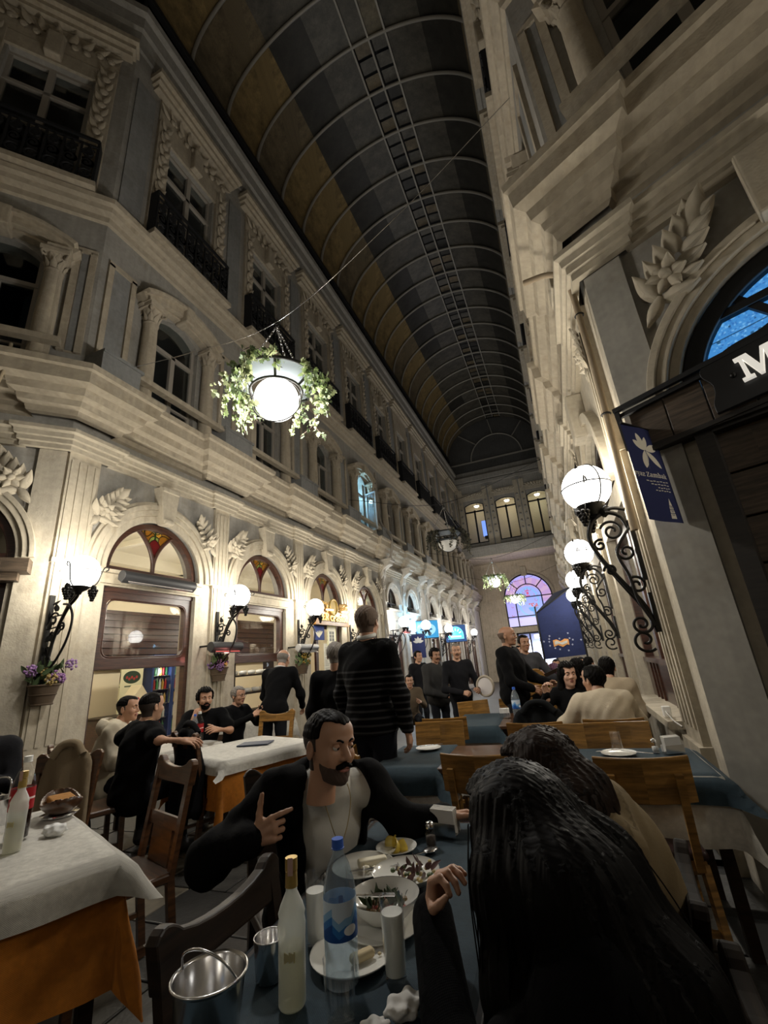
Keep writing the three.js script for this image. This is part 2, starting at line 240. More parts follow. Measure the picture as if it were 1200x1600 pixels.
function shopWindow(f, c, h, v0, v1, W, mat) {   // lower window: rounded upper pane, mid rail, two lower panes
  const s = poly([[c - h, v0], [c + h, v0], [c + h, v1], [c - h, v1]]), mid = v1 - 1.02;
  s.holes = [roundRectPath(c - h + 0.12, c + h - 0.12, mid + 0.06, v1 - 0.16, 0.13), rectHole(c - h + 0.07, c + h - 0.07, v0 + 0.1, mid - 0.09)];
  f.add('window_frame', [xf(ext(s, 0.09, 0.008, 6), 0, 0, -0.17), box(2 * h + 0.06, 0.06, 0.13, c, v1 - 0.03, -0.12)], mat, W);
  f.add('glass_pane', box(2 * h - 0.2, 0.86, 0.006, c, (mid + v1) / 2 - 0.05, -0.13), M.glass, W);
  f.add('pane_bead', tube(roundRectPath(c - h + 0.13, c + h - 0.13, mid + 0.07, v1 - 0.17, 0.13).getSpacedPoints(48).map(p => V(p.x, p.y, -0.08)), 0.012, 96, 5), mat, W);
}
function groundBay(f, c, W, i, kind) {   // parts of one arched bay on the ground floor
  const P = f.parent, ys = 2.93;
  f.add('arch_moulding', [ring(c, ys, 0.86, 0.97, 0.03), ring(c, ys, 0.97, 1.06, 0.065), ring(c, ys, 1.06, 1.14, 0.09), ring(c, ys, 1.14, 1.19, 0.05)], M.trim, P);
  const key = poly([[-0.11, 3.78], [0.11, 3.78], [0.19, 4.36], [-0.19, 4.36]]);
  f.add('keystone', [xf(ext(key, 0.16, 0.012), c, 0, 0), rbox(0.34, 0.09, 0.2, 0.02, c, 4.33, 0.09), rbox(0.2, 0.1, 0.2, 0.04, c, 3.80, 0.1)], M.trim, P);
  for (const q of [-1, 1]) f.add('acanthus_ornament', xf((q > 0 ? ACA : ACA2).clone(), c + q * 1.13, 3.55, 0.01, 0, 0, q * 0.62, [1.5, 1.05, 1.4]), M.trim, P);
  f.add('transom_band', [box(1.86, 0.05, 0.07, c, 2.9, 0.02), box(1.8, 0.14, 0.03, c, 2.80, 0.01)], M.trim, P);
  fanlight(f, c, ys, 0.85, W, M.redwood);
  if (kind !== 'door') shopWindow(f, c, 0.83, 0.5, 2.7, W, M.redwood);
}
function pilaster(f, c, w, v1 = 4.4) { f.add('pilaster', [box(w, v1, 0.05, c, v1 / 2, 0.025), ...Array.from({ length: 4 }, (_, k) => box(w / 9, v1 - 0.9, 0.02, c - w / 2 + w * (k + 0.5) / 4, v1 / 2 + 0.35, 0.055)), box(w + 0.06, 0.7, 0.08, c, 0.35, 0.04), box(w + 0.04, 0.06, 0.075, c, 2.92, 0.035)], M.trim); }
function firstFloor(f, c, open) {
  const P = f.parent;
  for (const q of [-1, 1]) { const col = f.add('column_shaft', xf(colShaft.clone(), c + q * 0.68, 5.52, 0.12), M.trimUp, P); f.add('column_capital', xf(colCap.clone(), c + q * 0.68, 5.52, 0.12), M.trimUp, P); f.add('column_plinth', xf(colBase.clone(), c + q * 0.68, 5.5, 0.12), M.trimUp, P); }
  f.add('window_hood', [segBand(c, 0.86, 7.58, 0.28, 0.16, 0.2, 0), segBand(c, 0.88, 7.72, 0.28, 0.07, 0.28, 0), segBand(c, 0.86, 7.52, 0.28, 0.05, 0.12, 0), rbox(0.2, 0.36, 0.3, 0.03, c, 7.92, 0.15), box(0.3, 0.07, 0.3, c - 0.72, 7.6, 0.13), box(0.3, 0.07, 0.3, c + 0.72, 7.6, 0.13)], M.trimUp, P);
  f.add('casement_frame', [box(0.07, 2.1, 0.06, c - 0.47, 6.7, -0.12), box(0.07, 2.1, 0.06, c + 0.47, 6.7, -0.12), box(0.09, 1.4, 0.07, c, 6.4, -0.11), box(1, 0.07, 0.07, c, 7.08, -0.11), box(1, 0.06, 0.06, c, 5.78, -0.12), ...[-0.24, 0.24].map(q => box(0.42, 0.035, 0.05, c + q, 6.02, -0.11))], M.winframe, P);
  if (!open) f.add('glass_pane', slab(c - 0.5, c + 0.5, 5.75, 7.75, [], 0.006, -0.13), M.dimGlass, P);
  f.add('balustrade_rail', box(1.9, 0.09, 0.12, c, 5.92, 0.3), M.trimUp, P);
}
function framePanel(f, c, w, v0, v1) { f.add('panel_frame', [box(w, 0.09, 0.05, c, v1, 0.025), box(0.09, v1 - v0, 0.05, c - w / 2 + 0.045, (v0 + v1) / 2, 0.025), box(0.09, v1 - v0, 0.05, c + w / 2 - 0.045, (v0 + v1) / 2, 0.025), box(w - 0.14, v1 - v0, 0.012, c, (v0 + v1) / 2, 0.006)], M.trimUp); f.add('grey_panel', box(w - 0.2, v1 - v0 - 0.06, 0.02, c, (v0 + v1) / 2, 0.012), M.greyBlue); }
M.cornerGrey = std([0.52, 0.51, 0.48], { map: plasterT, roughness: 0.9 });
M.greyBlue = std([0.33, 0.34, 0.35], { map: plasterT, roughness: 0.9 });
function spiral(r0, r1, turns, a0, n = 22) { const p = []; for (let i = 0; i <= n; i++) { const t = i / n, a = a0 + t * turns * 2 * PI, r = r0 + (r1 - r0) * t; p.push([Math.cos(a) * r, Math.sin(a) * r, 0]); } return p; }
const scrollG = tube(spiral(0.105, 0.02, 1.4, 0, 18), 0.022, 26, 4);
const garland = merge(Array.from({ length: 6 }, (_, k) => [ball(0.075, 0, k * 0.36, 0.035, [1, 1, 0.55], 8), xf(leaf(0.2, 0.05, 0.02, 0.4), -0.02, k * 0.36 + 0.1, 0.02, 0, 0, 0.5), xf(leaf(0.2, 0.05, 0.02, 0.4), 0.02, k * 0.36 + 0.1, 0.02, 0, 0, -0.5)]).flat());
const swag = merge(Array.from({ length: 9 }, (_, k) => { const x = (k - 4) * 0.14; return [xf(leaf(0.2, 0.055, 0.03, 0.5), x, 0.02 * Math.sin(k), 0.01, 0, 0, (k - 4) * -0.35), ball(0.05, x + 0.06, -0.04 + 0.05 * Math.cos(k * 1.7), 0.02, [1, 1, 0.6], 7)]; }).flat());
function secondFloor(f, c, fine) {
  const P = f.parent;
  f.add('window_surround', [box(0.3, 3.3, 0.07, c - 0.82, 10.65, 0.035), box(0.3, 3.3, 0.07, c + 0.82, 10.65, 0.035), box(1.34, 0.34, 0.05, c, 12.12, 0.025), box(1.94, 0.62, 0.04, c, 12.62, 0.02)], M.trimUp, P);
  if (fine) { for (const q of [-1, 1]) f.add('garland_strip', xf(garland.clone(), c + q * 0.82, 10.2, 0.07), M.trimUp, P); f.add('garland_swag', xf(swag.clone(), c, 12.62, 0.05, 0, 0, 0, 1.35), M.trimUp, P); f.add('keystone', rbox(0.26, 0.6, 0.16, 0.03, c, 12.3, 0.09), M.trimUp, P); }
  f.add('lintel_cornice', [box(2.5, 0.12, 0.3, c, 13.23, 0.15), box(2.4, 0.1, 0.22, c, 13.12, 0.11), box(2.3, 0.1, 0.14, c, 13.02, 0.07)], M.trimUp, P);
  f.add('casement_frame', [box(0.08, 2.9, 0.06, c - 0.6, 10.5, -0.13), box(0.08, 2.9, 0.06, c + 0.6, 10.5, -0.13), box(0.1, 2.9, 0.07, c, 10.5, -0.12), box(1.24, 0.07, 0.07, c, 11.25, -0.12), box(1.24, 0.06, 0.06, c, 11.92, -0.12), box(1.24, 0.05, 0.06, c, 10.4, -0.12)], M.winframe, P);
  f.add('glass_pane', slab(c - 0.62, c + 0.62, 9, 11.95, [], 0.006, -0.15), M.dimGlass, P);
  const g = [box(1.9, 0.05, 0.04, c, 10.1, 0.26), box(1.9, 0.04, 0.04, c, 9.1, 0.26), box(1.9, 0.03, 0.03, c, 9.95, 0.26), box(0.04, 1.05, 0.26, c - 0.94, 9.6, 0.13), box(0.04, 1.05, 0.26, c + 0.94, 9.6, 0.13)];
  if (fine) for (let k = 0; k < 8; k++) { const x = c - 0.82 + k * 0.235; g.push(bar([x - 0.11, 9.1, 0.26], [x - 0.11, 9.95, 0.26], 0.03)); for (const [y, s] of [[9.28, 1], [9.52, -1], [9.76, 1]]) g.push(xf(scrollG.clone(), x, y, 0.26, 0, 0, s * 0.8, [s, 1, 1])); g.push(xf(leaf(0.34, 0.075, 0.01, 0.1), x, 9.36, 0.26), xf(leaf(0.3, 0.07, 0.01, 0.1), x, 9.62, 0.26), xf(leaf(0.22, 0.06, 0.01, 0.1), x, 9.12, 0.26)); }
  else for (let k = 0; k < 18; k++) g.push(bar([c - 0.9 + k * 0.106, 9.1, 0.26], [c - 0.9 + k * 0.106, 9.95, 0.26], 0.045, 0.02));
  f.add('balcony_railing', g, M.ironDull, P);
  f.add('balcony_slab', box(2.0, 0.1, 0.34, c, 9.03, 0.17), M.trimUp, P);
}
// profiles, [out, height]
const architrave = [[0, 4.4], [0.06, 4.4], [0.06, 4.46], [0.09, 4.47], [0.09, 4.53], [0.12, 4.54], [0.13, 4.60], [0.17, 4.62], [0.17, 4.67], [0, 4.68]];
const cornice = [[0, 4.86], [0.05, 4.88], [0.07, 4.95], [0.14, 4.98], [0.16, 5.06], [0.24, 5.10], [0.27, 5.2], [0.38, 5.24], [0.40, 5.4], [0.44, 5.42], [0.45, 5.5], [0, 5.53]];
const string2 = [[0, 8.6], [0.05, 8.62], [0.06, 8.72], [0.15, 8.76], [0.17, 8.84], [0.24, 8.86], [0.25, 8.95], [0, 8.99]];
const eaves = [[0, 13.5], [0.05, 13.52], [0.08, 13.95], [0.14, 14.0], [0.16, 14.3], [0.26, 14.34], [0.27, 14.5], [0, 14.52]];
const lpath = w => [FCL.pt(0, w), FL.pt(0, 0).map((x, i) => x), FL.pt(LU, w)];
// left path with break-outs over each pier
function jog(f, list, u0, u1, half, d) { const p = []; p.push([u0, 0]); for (const c of list) { const a = c - half, b = c + half; if (a > u0 && b < u1) p.push([a, 0], [a, d], [b, d], [b, 0]); } p.push([u1, 0]); return p.map(([u, w]) => f.pt(u, w)); }
const lp = [...Array(11).keys()].map(pier), rp = [...Array(10).keys()].map(rpier);
const cornerL = d => { const a = FCL.pt(2.4 - 0.45, 0), b = FCL.pt(2.4 - 0.45, d), k = FL.pt(0, d), e = FL.pt(0.55, d), g = FL.pt(0.55, 0), m = (1 - (FCL.n[0] * FL.n[0] + FCL.n[1] * FL.n[1])) / 1; const nn = [FCL.n[0] + FL.n[0], FCL.n[1] + FL.n[1]], q = 1 + FCL.n[0] * FL.n[0] + FCL.n[1] * FL.n[1]; return [FCL.pt(0, 0), a, b, [FL.o[0] + nn[0] / q * d, FL.o[1] + nn[1] / q * d], e, g]; };
const leftPath = (half, d) => [...cornerL(d), ...jog(FL, lp.slice(1), 0.6, LU, half, d).slice(1)];
const cornerR = d => { const nn = [FCR.n[0] + FR.n[0], FCR.n[1] + FR.n[1]], q = 1 + FCR.n[0] * FR.n[0] + FCR.n[1] * FR.n[1]; return [FR.pt(29.6, 0), FR.pt(29.6, d), [0.75 + nn[0] / q * d, -3.5 + nn[1] / q * d], FCR.pt(0.36, d), FCR.pt(0.36, 0), FCR.pt(2.5, 0)]; };
const rightPath = (half, d) => [...jog(FR, rp.slice(1).reverse(), 0, 29.5, half, d).slice(0, -1), ...cornerR(d)];
obj('architrave_moulding', sweep(architrave, leftPath(0.24, 0.05)), M.trim, wallL);
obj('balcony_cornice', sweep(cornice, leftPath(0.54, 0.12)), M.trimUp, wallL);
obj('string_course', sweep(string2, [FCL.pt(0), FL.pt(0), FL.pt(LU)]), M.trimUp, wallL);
obj('eaves_moulding', sweep(eaves, [FCL.pt(0), FL.pt(0), FL.pt(LU)]), M.grey, wallL);
obj('architrave_moulding', sweep(architrave, rightPath(0.24, 0.05)), M.trim, wallR);
obj('balcony_cornice', sweep(cornice.map(([o, y]) => [o * 0.92, y]), rightPath(0.54, 0.1)), M.trimUp, wallR);
obj('string_course', sweep(string2, [FR.pt(0), FR.pt(30.5), FCR.pt(2.5)]), M.trimUp, wallR);
obj('eaves_moulding', sweep(eaves, [FR.pt(0), FR.pt(30.5), FCR.pt(2.5)]), M.grey, wallR);

// wall bodies, opened where the windows are
const D = 0.32;
function wallBody(f, u0, u1, cs, cg, kinds) {
  const gh = cg.map((c, i) => archHole(c, 0.86, 2.94, 2.94)), gl = cg.map((c, i) => kinds[i] === 'door' ? rectHole(c - 0.83, c + 0.83, 0.002, 2.7) : rectHole(c - 0.83, c + 0.83, 0.5, 2.7));
  if (cg.length) { f.add('lower_wall', slab(u0, u1, -0.7, 2.92, gl, D, -D), M.cream); f.add('spandrel_wall', slab(u0, u1, 2.92, 4.45, gh.map((h, i) => archHole(cg[i], 0.86, 2.935, 2.94)), D, -D), M.grey); }
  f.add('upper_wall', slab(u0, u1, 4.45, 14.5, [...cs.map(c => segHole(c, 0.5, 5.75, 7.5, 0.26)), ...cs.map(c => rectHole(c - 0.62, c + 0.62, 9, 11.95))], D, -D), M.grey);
}
const lb = [...Array(11).keys()].map(bays), rb = [...Array(10).keys()].map(rbay);
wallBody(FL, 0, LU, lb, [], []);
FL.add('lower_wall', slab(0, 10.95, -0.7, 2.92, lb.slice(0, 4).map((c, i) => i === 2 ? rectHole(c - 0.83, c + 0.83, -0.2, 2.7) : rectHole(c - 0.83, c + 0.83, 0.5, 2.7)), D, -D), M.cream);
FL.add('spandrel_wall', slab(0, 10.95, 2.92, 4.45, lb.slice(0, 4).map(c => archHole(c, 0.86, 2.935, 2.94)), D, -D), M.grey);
for (let i = 0; i < 4; i++) { const W = windowGroup(`arched shopfront window in the ${ordinal[i]} bay of the left facade`); groundBay(FL, lb[i], W, i, i === 2 ? 'door' : 'window'); }
for (let i = 0; i < 5; i++) pilaster(FL, i ? lp[i] : 0.22, i ? 0.38 : 0.44);
for (let i = 0; i < 11; i++) { if (i !== 3) firstFloor(FL, lb[i]); else firstFloor(FL, lb[i], true); secondFloor(FL, lb[i], i < 5); framePanel(FL, i ? lp[i] : 0.36, 0.5, 5.98, 7.9); FL.add('balcony_pedestal', [box(i ? 0.8 : 0.62, 0.42, 0.38, i ? lp[i] : 0.31, 5.72, 0.21), box(i ? 0.86 : 0.66, 0.05, 0.42, i ? lp[i] : 0.33, 5.95, 0.21)], M.greyBlue); }
for (let i = 1; i < 11; i++) FL.add('pier_panel', [box(0.42, 3.6, 0.03, lp[i], 10.9, 0.015)], M.greyBlue);
FL.add('pier_panel', [box(0.42, 3.6, 0.03, 0.3, 10.9, 0.015)], M.greyBlue);

// far part of the left ground floor: small arched windows between bracketed white piers, shops below
const farC = [12.1, 14.3, 17.5, 19.7, 22.0, 24.4, 26.8];
FL.add('shop_wall', slab(10.95, LU, -0.9, 4.45, [...farC.map(c => archHole(c, 0.6, 3.2, 3.42)), ...farC.map(c => rectHole(c - 0.7, c + 0.7, -0.3, 2.3))], D, -D), M.white);
for (const c of farC) { FL.add('arch_moulding', [ring(c, 3.42, 0.62, 0.72, 0.05), ring(c, 3.42, 0.72, 0.8, 0.09)], M.white); FL.add('window_sill', box(1.5, 0.07, 0.12, c, 3.17, 0.06), M.white); FL.add('fanlight_frame', [ring(c, 3.42, 0.54, 0.6, 0.06, -0.16), box(0.05, 0.75, 0.05, c, 3.55, -0.13), box(1.2, 0.05, 0.05, c, 3.44, -0.13)], M.darkwood); FL.add('glass_pane', slab(c - 0.6, c + 0.6, 3.2, 4.0, [], 0.006, -0.18), M.dimGlass); }
const consoleS = poly([[0, 0], [0.1, 0], [0.16, 0.12], [0.18, 0.3], [0.34, 0.42], [0.46, 0.46], [0.46, 0.6], [0, 0.6]]);
for (const c of [11.05, 13.2, 15.4, 16.5, 18.6, 20.85, 23.2, 25.6, 28]) { FL.add('console_bracket', [xf(ext(consoleS, 0.3, 0.015), c + 0.15, 4.2, 0, 0, -PI / 2, 0), box(0.42, 0.09, 0.52, c, 4.82, 0.26), box(0.22, 4.3, 0.07, c, 2.1, 0.03)], M.white); FL.add('scroll_ornament', xf(acanthus(0.45), c, 3.75, 0.06), M.white); }

// right facade: the same storeys seen edge on
wallBody(FR, 0, 30.5, rb, [], []);
FR.add('lower_wall', slab(0, 30.5, -0.9, 2.92, rb.map(c => rectHole(c - 1.05, c + 1.05, 0.75, 2.7)), D, -D), M.cream);
FR.add('spandrel_wall', slab(0, 30.5, 2.92, 4.45, rb.map(c => archHole(c, 0.86, 2.935, 2.94)), D, -D), M.cream);
for (let i = 0; i < 10; i++) {
  const c = rb[i], W = windowGroup(`tall wooden shopfront window in bay ${ordinal[i]} of the right facade`);
  FR.add('arch_moulding', [ring(c, 2.93, 0.86, 1.0, 0.05), ring(c, 2.93, 1.0, 1.12, 0.09)], M.trim); FR.add('keystone', rbox(0.3, 0.6, 0.2, 0.03, c, 4.1, 0.09), M.trim);
  fanlight(FR, c, 2.93, 0.85, W, M.darkwood);
  const s = poly([[c - 1.05, 0.75], [c + 1.05, 0.75], [c + 1.05, 2.7], [c - 1.05, 2.7]]); s.holes = [rectHole(c - 0.95, c - 0.06, 1.2, 2.58), rectHole(c + 0.06, c + 0.95, 1.2, 2.58)];
  FR.add('window_frame', [xf(ext(s, 0.08, 0.008), 0, 0, -0.2), box(2.0, 0.05, 0.12, c, 1.18, -0.14), ...[-0.7, -0.5, -0.3, 0.3, 0.5, 0.7].map(q => box(0.03, 0.4, 0.03, c + q, 0.97, -0.11))], M.redwood, W);
  for (const q of [-0.505, 0.505]) FR.add('glass_pane', box(0.9, 1.4, 0.006, c + q, 1.89, -0.16), M.glass, W);
  FR.add('window_sill', box(2.2, 0.06, 0.3, c, 0.74, -0.02), M.trim, W);
  firstFloor(FR, c); secondFloor(FR, c, i < 2);
}
for (let i = 0; i < 10; i++) { pilaster(FR, rp[i], 0.44); framePanel(FR, rp[i], 0.6, 5.98, 7.9); FR.add('balcony_pedestal', [box(0.8, 0.42, 0.34, rp[i], 5.72, 0.19), box(0.86, 0.05, 0.38, rp[i], 5.95, 0.19)], M.greyBlue); FR.add('capital_ornament', xf(acanthus(0.5), rp[i], 3.8, 0.06), M.trim); FR.add('cornice_bracket', [xf(ext(consoleS, 0.3, 0.015), rp[i] + 0.15, 4.3, 0, 0, -PI / 2, 0)].map(g => g.scale(1, 1, 0.5)), M.trim); }

// corner facades
for (const [f, L, c, name] of [[FCL, 2.4, 1.2, 'left'], [FCR, 2.5, 1.25, 'right']]) {
  f.add('lower_wall', slab(0, L, -0.7, 2.92, [rectHole(c - 0.83, c + 0.83, name === 'left' ? 0.5 : 0.002, 2.7)], D, -D), M.cream);
  f.add('spandrel_wall', slab(0, L, 2.92, 4.45, [archHole(c, 0.86, 2.935, 2.94)], D, -D), M.grey);
  f.add('upper_wall', slab(0, L, 4.45, 14.5, [segHole(c, 0.5, 5.75, 7.5, 0.26), rectHole(c - 0.62, c + 0.62, 9, 11.95)], D, -D), M.grey);
  f.add('arch_moulding', [ring(c, 2.93, 0.86, 0.93, 0.03), ring(c, 2.93, 0.93, 1.0, 0.07), ring(c, 2.93, 1.0, 1.06, 0.09)], M.trim);
  f.add('keystone', [rbox(0.3, 0.55, 0.2, 0.03, c, 4.15, 0.09)], M.trim);
  for (const q of [-1, 1]) f.add('acanthus_ornament', xf((q > 0 ? ACA : ACA2).clone(), c + q * 0.84, 3.72, 0.01, 0, 0, q * 0.62, [1.5, 1.25, 1.6]), M.trim);
  firstFloor(f, c); secondFloor(f, c, true); framePanel(f, 0.2, 0.3, 5.98, 7.9); framePanel(f, L - 0.2, 0.3, 5.98, 7.9);
  f.add('corner_pilaster', [box(0.3, 4.4, 0.04, name === 'left' ? L - 0.15 : 0.15, 2.2, 0.02)], name === 'left' ? M.cream : M.cornerGrey);
}
{ const W = windowGroup('arched window of the far left corner facade above a dark ledge'); fanlight(FCL, 1.2, 2.93, 0.85, W, M.redwood); shopWindow(FCL, 1.2, 0.83, 0.5, 2.7, W, M.redwood); FCL.add('ledge', [box(2.1, 0.16, 0.25, 1.2, 2.80, 0.12), box(1.9, 0.1, 0.16, 1.2, 2.68, 0.08)], M.plank, W); }

// floor: dark stone slabs in front, joined paving further on
const floor = struct('floor', 'dark worn stone floor of the passage', 'floor');
obj('floor_bed', [box(14, 0.3, 12, -2.3, -0.19, 2)], std([0.02, 0.02, 0.02]), floor);
obj('far_paving', (() => { const g = new THREE.PlaneGeometry(12, 31, 1, 1); g.rotateX(-PI / 2); const p = g.attributes.position; for (let i = 0; i < p.count; i++) { const z = p.getZ(i) - 19.5; p.setZ(i, z); p.setX(i, p.getX(i) - 2.5); p.setY(i, floorY(z) - 0.003); } return g; })(), std([0.09, 0.085, 0.08], { map: stoneT, roughness: 0.45 }), floor);
const slabMats = [[0.075, 0.072, 0.068], [0.055, 0.053, 0.05], [0.095, 0.09, 0.082]].map(c => std(c, { map: stoneT, bumpMap: plasterB, bumpScale: 0.004, roughness: 0.42 }));
const paleSlab = std([0.26, 0.22, 0.16], { map: stoneT, roughness: 0.5 });
for (let r = 0; r < 11; r++) for (let c = 0; c < 15; c++) { const x = -5.5 + c * 0.6 + (r % 2) * 0.3 - 0.3, z = 0.2 - r * 0.42; if (x > 0.75 && z < -3) continue; const pale = Math.abs(x + 3.15) < 0.3; obj('paving_slab', rbox(0.588, 0.06, 0.408, 0.008, x, -0.032 + rr(-0.002, 0.002), z, 0, 0, 0, 1), pale ? paleSlab : slabMats[(r * 7 + c * 3) % 3], floor); }

// rooms behind the windows
const rooms = struct('wall_back_rooms', 'inner walls, floors and ceilings of the rooms behind the windows', 'wall');
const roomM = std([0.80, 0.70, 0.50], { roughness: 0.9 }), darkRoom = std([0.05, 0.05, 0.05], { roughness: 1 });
obj('restaurant_wall', [box(0.1, 4.5, 11.2, -9.6, 2.1, -9), box(3.6, 4.5, 0.1, -7.85, 2.1, -3.45), box(3.6, 4.5, 0.1, -7.85, 2.1, -14.5)], roomM, rooms);
obj('restaurant_ceiling', [box(3.6, 0.1, 11.2, -7.85, 4.38, -9), box(3.3, 0.12, 0.12, -7.8, 4.2, -6.4), box(0.2, 0.3, 11, -9.4, 4.2, -9), box(3.3, 0.3, 0.3, -7.8, 4.2, -9)], std([0.85, 0.80, 0.66], { roughness: 0.9 }), rooms);
obj('restaurant_floor', box(3.6, 0.1, 11.2, -7.85, -0.06, -9), std([0.2, 0.13, 0.08]), rooms);
obj('restaurant_panelling', [box(0.06, 1.3, 11, -9.5, 2.35, -9), ...Array.from({ length: 9 }, (_, k) => box(0.1, 0.06, 11, -9.46, 1.75 + k * 0.15, -9))], M.redwood, rooms);
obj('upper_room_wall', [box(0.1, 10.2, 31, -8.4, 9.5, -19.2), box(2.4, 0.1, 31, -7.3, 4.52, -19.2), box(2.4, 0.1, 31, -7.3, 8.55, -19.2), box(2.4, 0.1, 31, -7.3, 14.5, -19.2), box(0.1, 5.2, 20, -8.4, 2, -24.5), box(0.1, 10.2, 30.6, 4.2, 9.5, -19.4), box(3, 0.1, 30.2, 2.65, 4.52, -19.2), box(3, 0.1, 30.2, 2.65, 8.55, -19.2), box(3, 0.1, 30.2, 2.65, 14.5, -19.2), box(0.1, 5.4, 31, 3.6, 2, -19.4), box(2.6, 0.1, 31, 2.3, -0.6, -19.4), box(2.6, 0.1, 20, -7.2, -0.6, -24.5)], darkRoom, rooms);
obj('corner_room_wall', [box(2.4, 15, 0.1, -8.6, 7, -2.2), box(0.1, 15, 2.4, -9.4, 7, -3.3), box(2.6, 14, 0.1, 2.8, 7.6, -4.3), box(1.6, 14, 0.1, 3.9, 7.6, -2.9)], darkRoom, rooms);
// sides and back of the crossing behind the camera
const back = struct('wall_back', 'plain walls of the crossing behind the viewer', 'wall');
obj('side_wall', [box(0.3, 15, 9.6, -7.47, 7, 3.2), box(0.3, 15, 9.6, 3.1, 7, 2.5), box(11, 15, 0.3, -2.2, 7, 7.8)], M.cream, back);

// end of the passage: upper wall with three lit windows over a deep soffit, arched stained window below
const wallE = struct('wall_end', 'end wall of the passage with three lit upper windows', 'wall');
const FE = new Facade([-5.75, -31.2], [1, 0], wallE);   // u from the left wall, w towards the camera
const eC = [1.22, 3.5, 5.75];
FE.add('upper_wall', slab(0, 6.5, 8, 14.6, eC.map(c => segHole(c, 0.72, 8.95, 11.9, 0.2)), 0.3, -0.3), M.grey);
FE.add('ledge', [box(6.5, 0.22, 0.4, 3.25, 8.5, 0.2), box(6.5, 0.2, 0.25, 3.25, 8.3, 0.12), box(6.5, 0.3, 0.12, 3.25, 8.1, 0.06)], M.grey);
FE.add('cornice', [box(6.5, 0.35, 0.3, 3.25, 13.9, 0.15), box(6.5, 0.2, 0.18, 3.25, 13.55, 0.09)], M.grey);
for (const c of eC) { FE.add('window_surround', [box(0.34, 4.6, 0.08, c - 0.92, 10.9, 0.04), box(0.34, 4.6, 0.08, c + 0.92, 10.9, 0.04), box(1.5, 0.5, 0.06, c, 12.55, 0.03)], M.trim); for (const q of [-1, 1]) FE.add('rosette', Array.from({ length: 6 }, (_, k) => ball(0.09, c + q * 0.92, 9.6 + k * 0.5, 0.08, [1, 1, 0.5], 7)), M.grey); FE.add('garland_swag', xf(swag.clone(), c, 12.6, 0.05, 0, 0, 0, 1.1), M.trim); FE.add('casement_frame', [box(0.09, 3.1, 0.08, c - 0.7, 10.5, -0.1), box(0.09, 3.1, 0.08, c + 0.7, 10.5, -0.1), box(0.12, 2.6, 0.08, c, 10.2, -0.1), box(1.4, 0.1, 0.08, c, 11.4, -0.1), box(1.4, 0.08, 0.08, c, 9.0, -0.1), segBand(c, 0.7, 11.85, 0.2, 0.08, 0.08, -0.14)], M.ironDull); FE.add('glass_pane', box(1.4, 3.1, 0.006, c, 10.5, -0.14), M.glass); }
for (const u of [2.36, 4.62]) FE.add('pier_strip', box(0.24, 5.2, 0.05, u, 10.8, 0.025), M.greyBlue);
const upR = obj('lit_room', [box(6.4, 0.1, 2.2, -2.5, 12.6, -32.6), box(6.4, 0.1, 2.2, -2.5, 8.4, -32.6), box(6.4, 4.4, 0.1, -2.5, 10.5, -33.7)], roomM, wallE);
obj('lower_wall', (() => { const s = poly([[-5.75, -1], [0.75, -1], [0.75, 8.1], [-5.75, 8.1]]); s.holes = [archHole(-2.05, 1.72, 3.0, 5.1), rectHole(-3.3, -0.8, -0.9, 2.6)]; return xf(ext(s, 0.3, 0, 24), 0, 0, -34.5); })(), M.soffit, wallE);
obj('soffit', box(6.5, 0.15, 3.4, -2.5, 7.98, -32.8), M.soffit, wallE);
obj('arch_moulding', [xf(ring(0, 0, 1.72, 1.9, 0.1), -2.05, 5.1, -34.2), rbox(0.4, 0.7, 0.2, 0.03, -2.05, 7.0, -34.1)], M.trim, wallE);

// barrel vault: steel ribs, coloured panels, a raised row of vent slats along the ridge
const roof = struct('ceiling', 'dark barrel vault roof of ribs and coloured panels', 'ceiling');
const vx = a => -2.5 + 3.4 * Math.cos(a), vy = a => 15.85 + 2.85 * Math.sin(a);
const ribZ0 = -4.77 + 1.29 * 8, RIBS = 29;
const ribCurve = Array.from({ length: 25 }, (_, k) => { const a = PI * k / 24; return [vx(a), vy(a), 0]; });
const ribG = tube(ribCurve, 0.05, 48, 6);
for (let k = 0; k < RIBS; k++) { const z = ribZ0 - k * 1.29; if (z < -31.2) break; obj('rib', xf(ribG.clone(), 0, 0, z), M.rib || (M.rib = std([0.30, 0.28, 0.24], { roughness: 0.6, metalness: 0.2 })), roof); }
const panelM = { ochre: [0.40, 0.28, 0.12], grey: [0.135, 0.12, 0.095], brown: [0.26, 0.20, 0.12], dark: [0.05, 0.045, 0.036], pale: [0.24, 0.20, 0.13], steel: [0.17, 0.155, 0.13] };
for (const k in panelM) panelM[k] = std(panelM[k], { map: stoneT, roughness: 0.55 });
const cuts = [0.0, 0.16, 0.30, 0.405, 0.455, 0.505, 0.60, 0.71, 1.0];   // fractions of the half turn, from the right spring
function panelGeo(t0, t1, z0, z1, r) { const g = [], n = 5, pos = [], idx = []; for (let i = 0; i <= n; i++) { const a = PI * (t0 + (t1 - t0) * i / n); for (const z of [z0, z1]) pos.push(-2.5 + (3.4 + r) * Math.cos(a), 15.85 + (2.85 + r) * Math.sin(a), z); } for (let i = 0; i < n; i++) { const a = i * 2; idx.push(a, a + 1, a + 2, a + 2, a + 1, a + 3); } const q = new THREE.BufferGeometry(); q.setAttribute('position', new THREE.Float32BufferAttribute(pos, 3)); q.setIndex(idx); q.computeVertexNormals(); return q; }
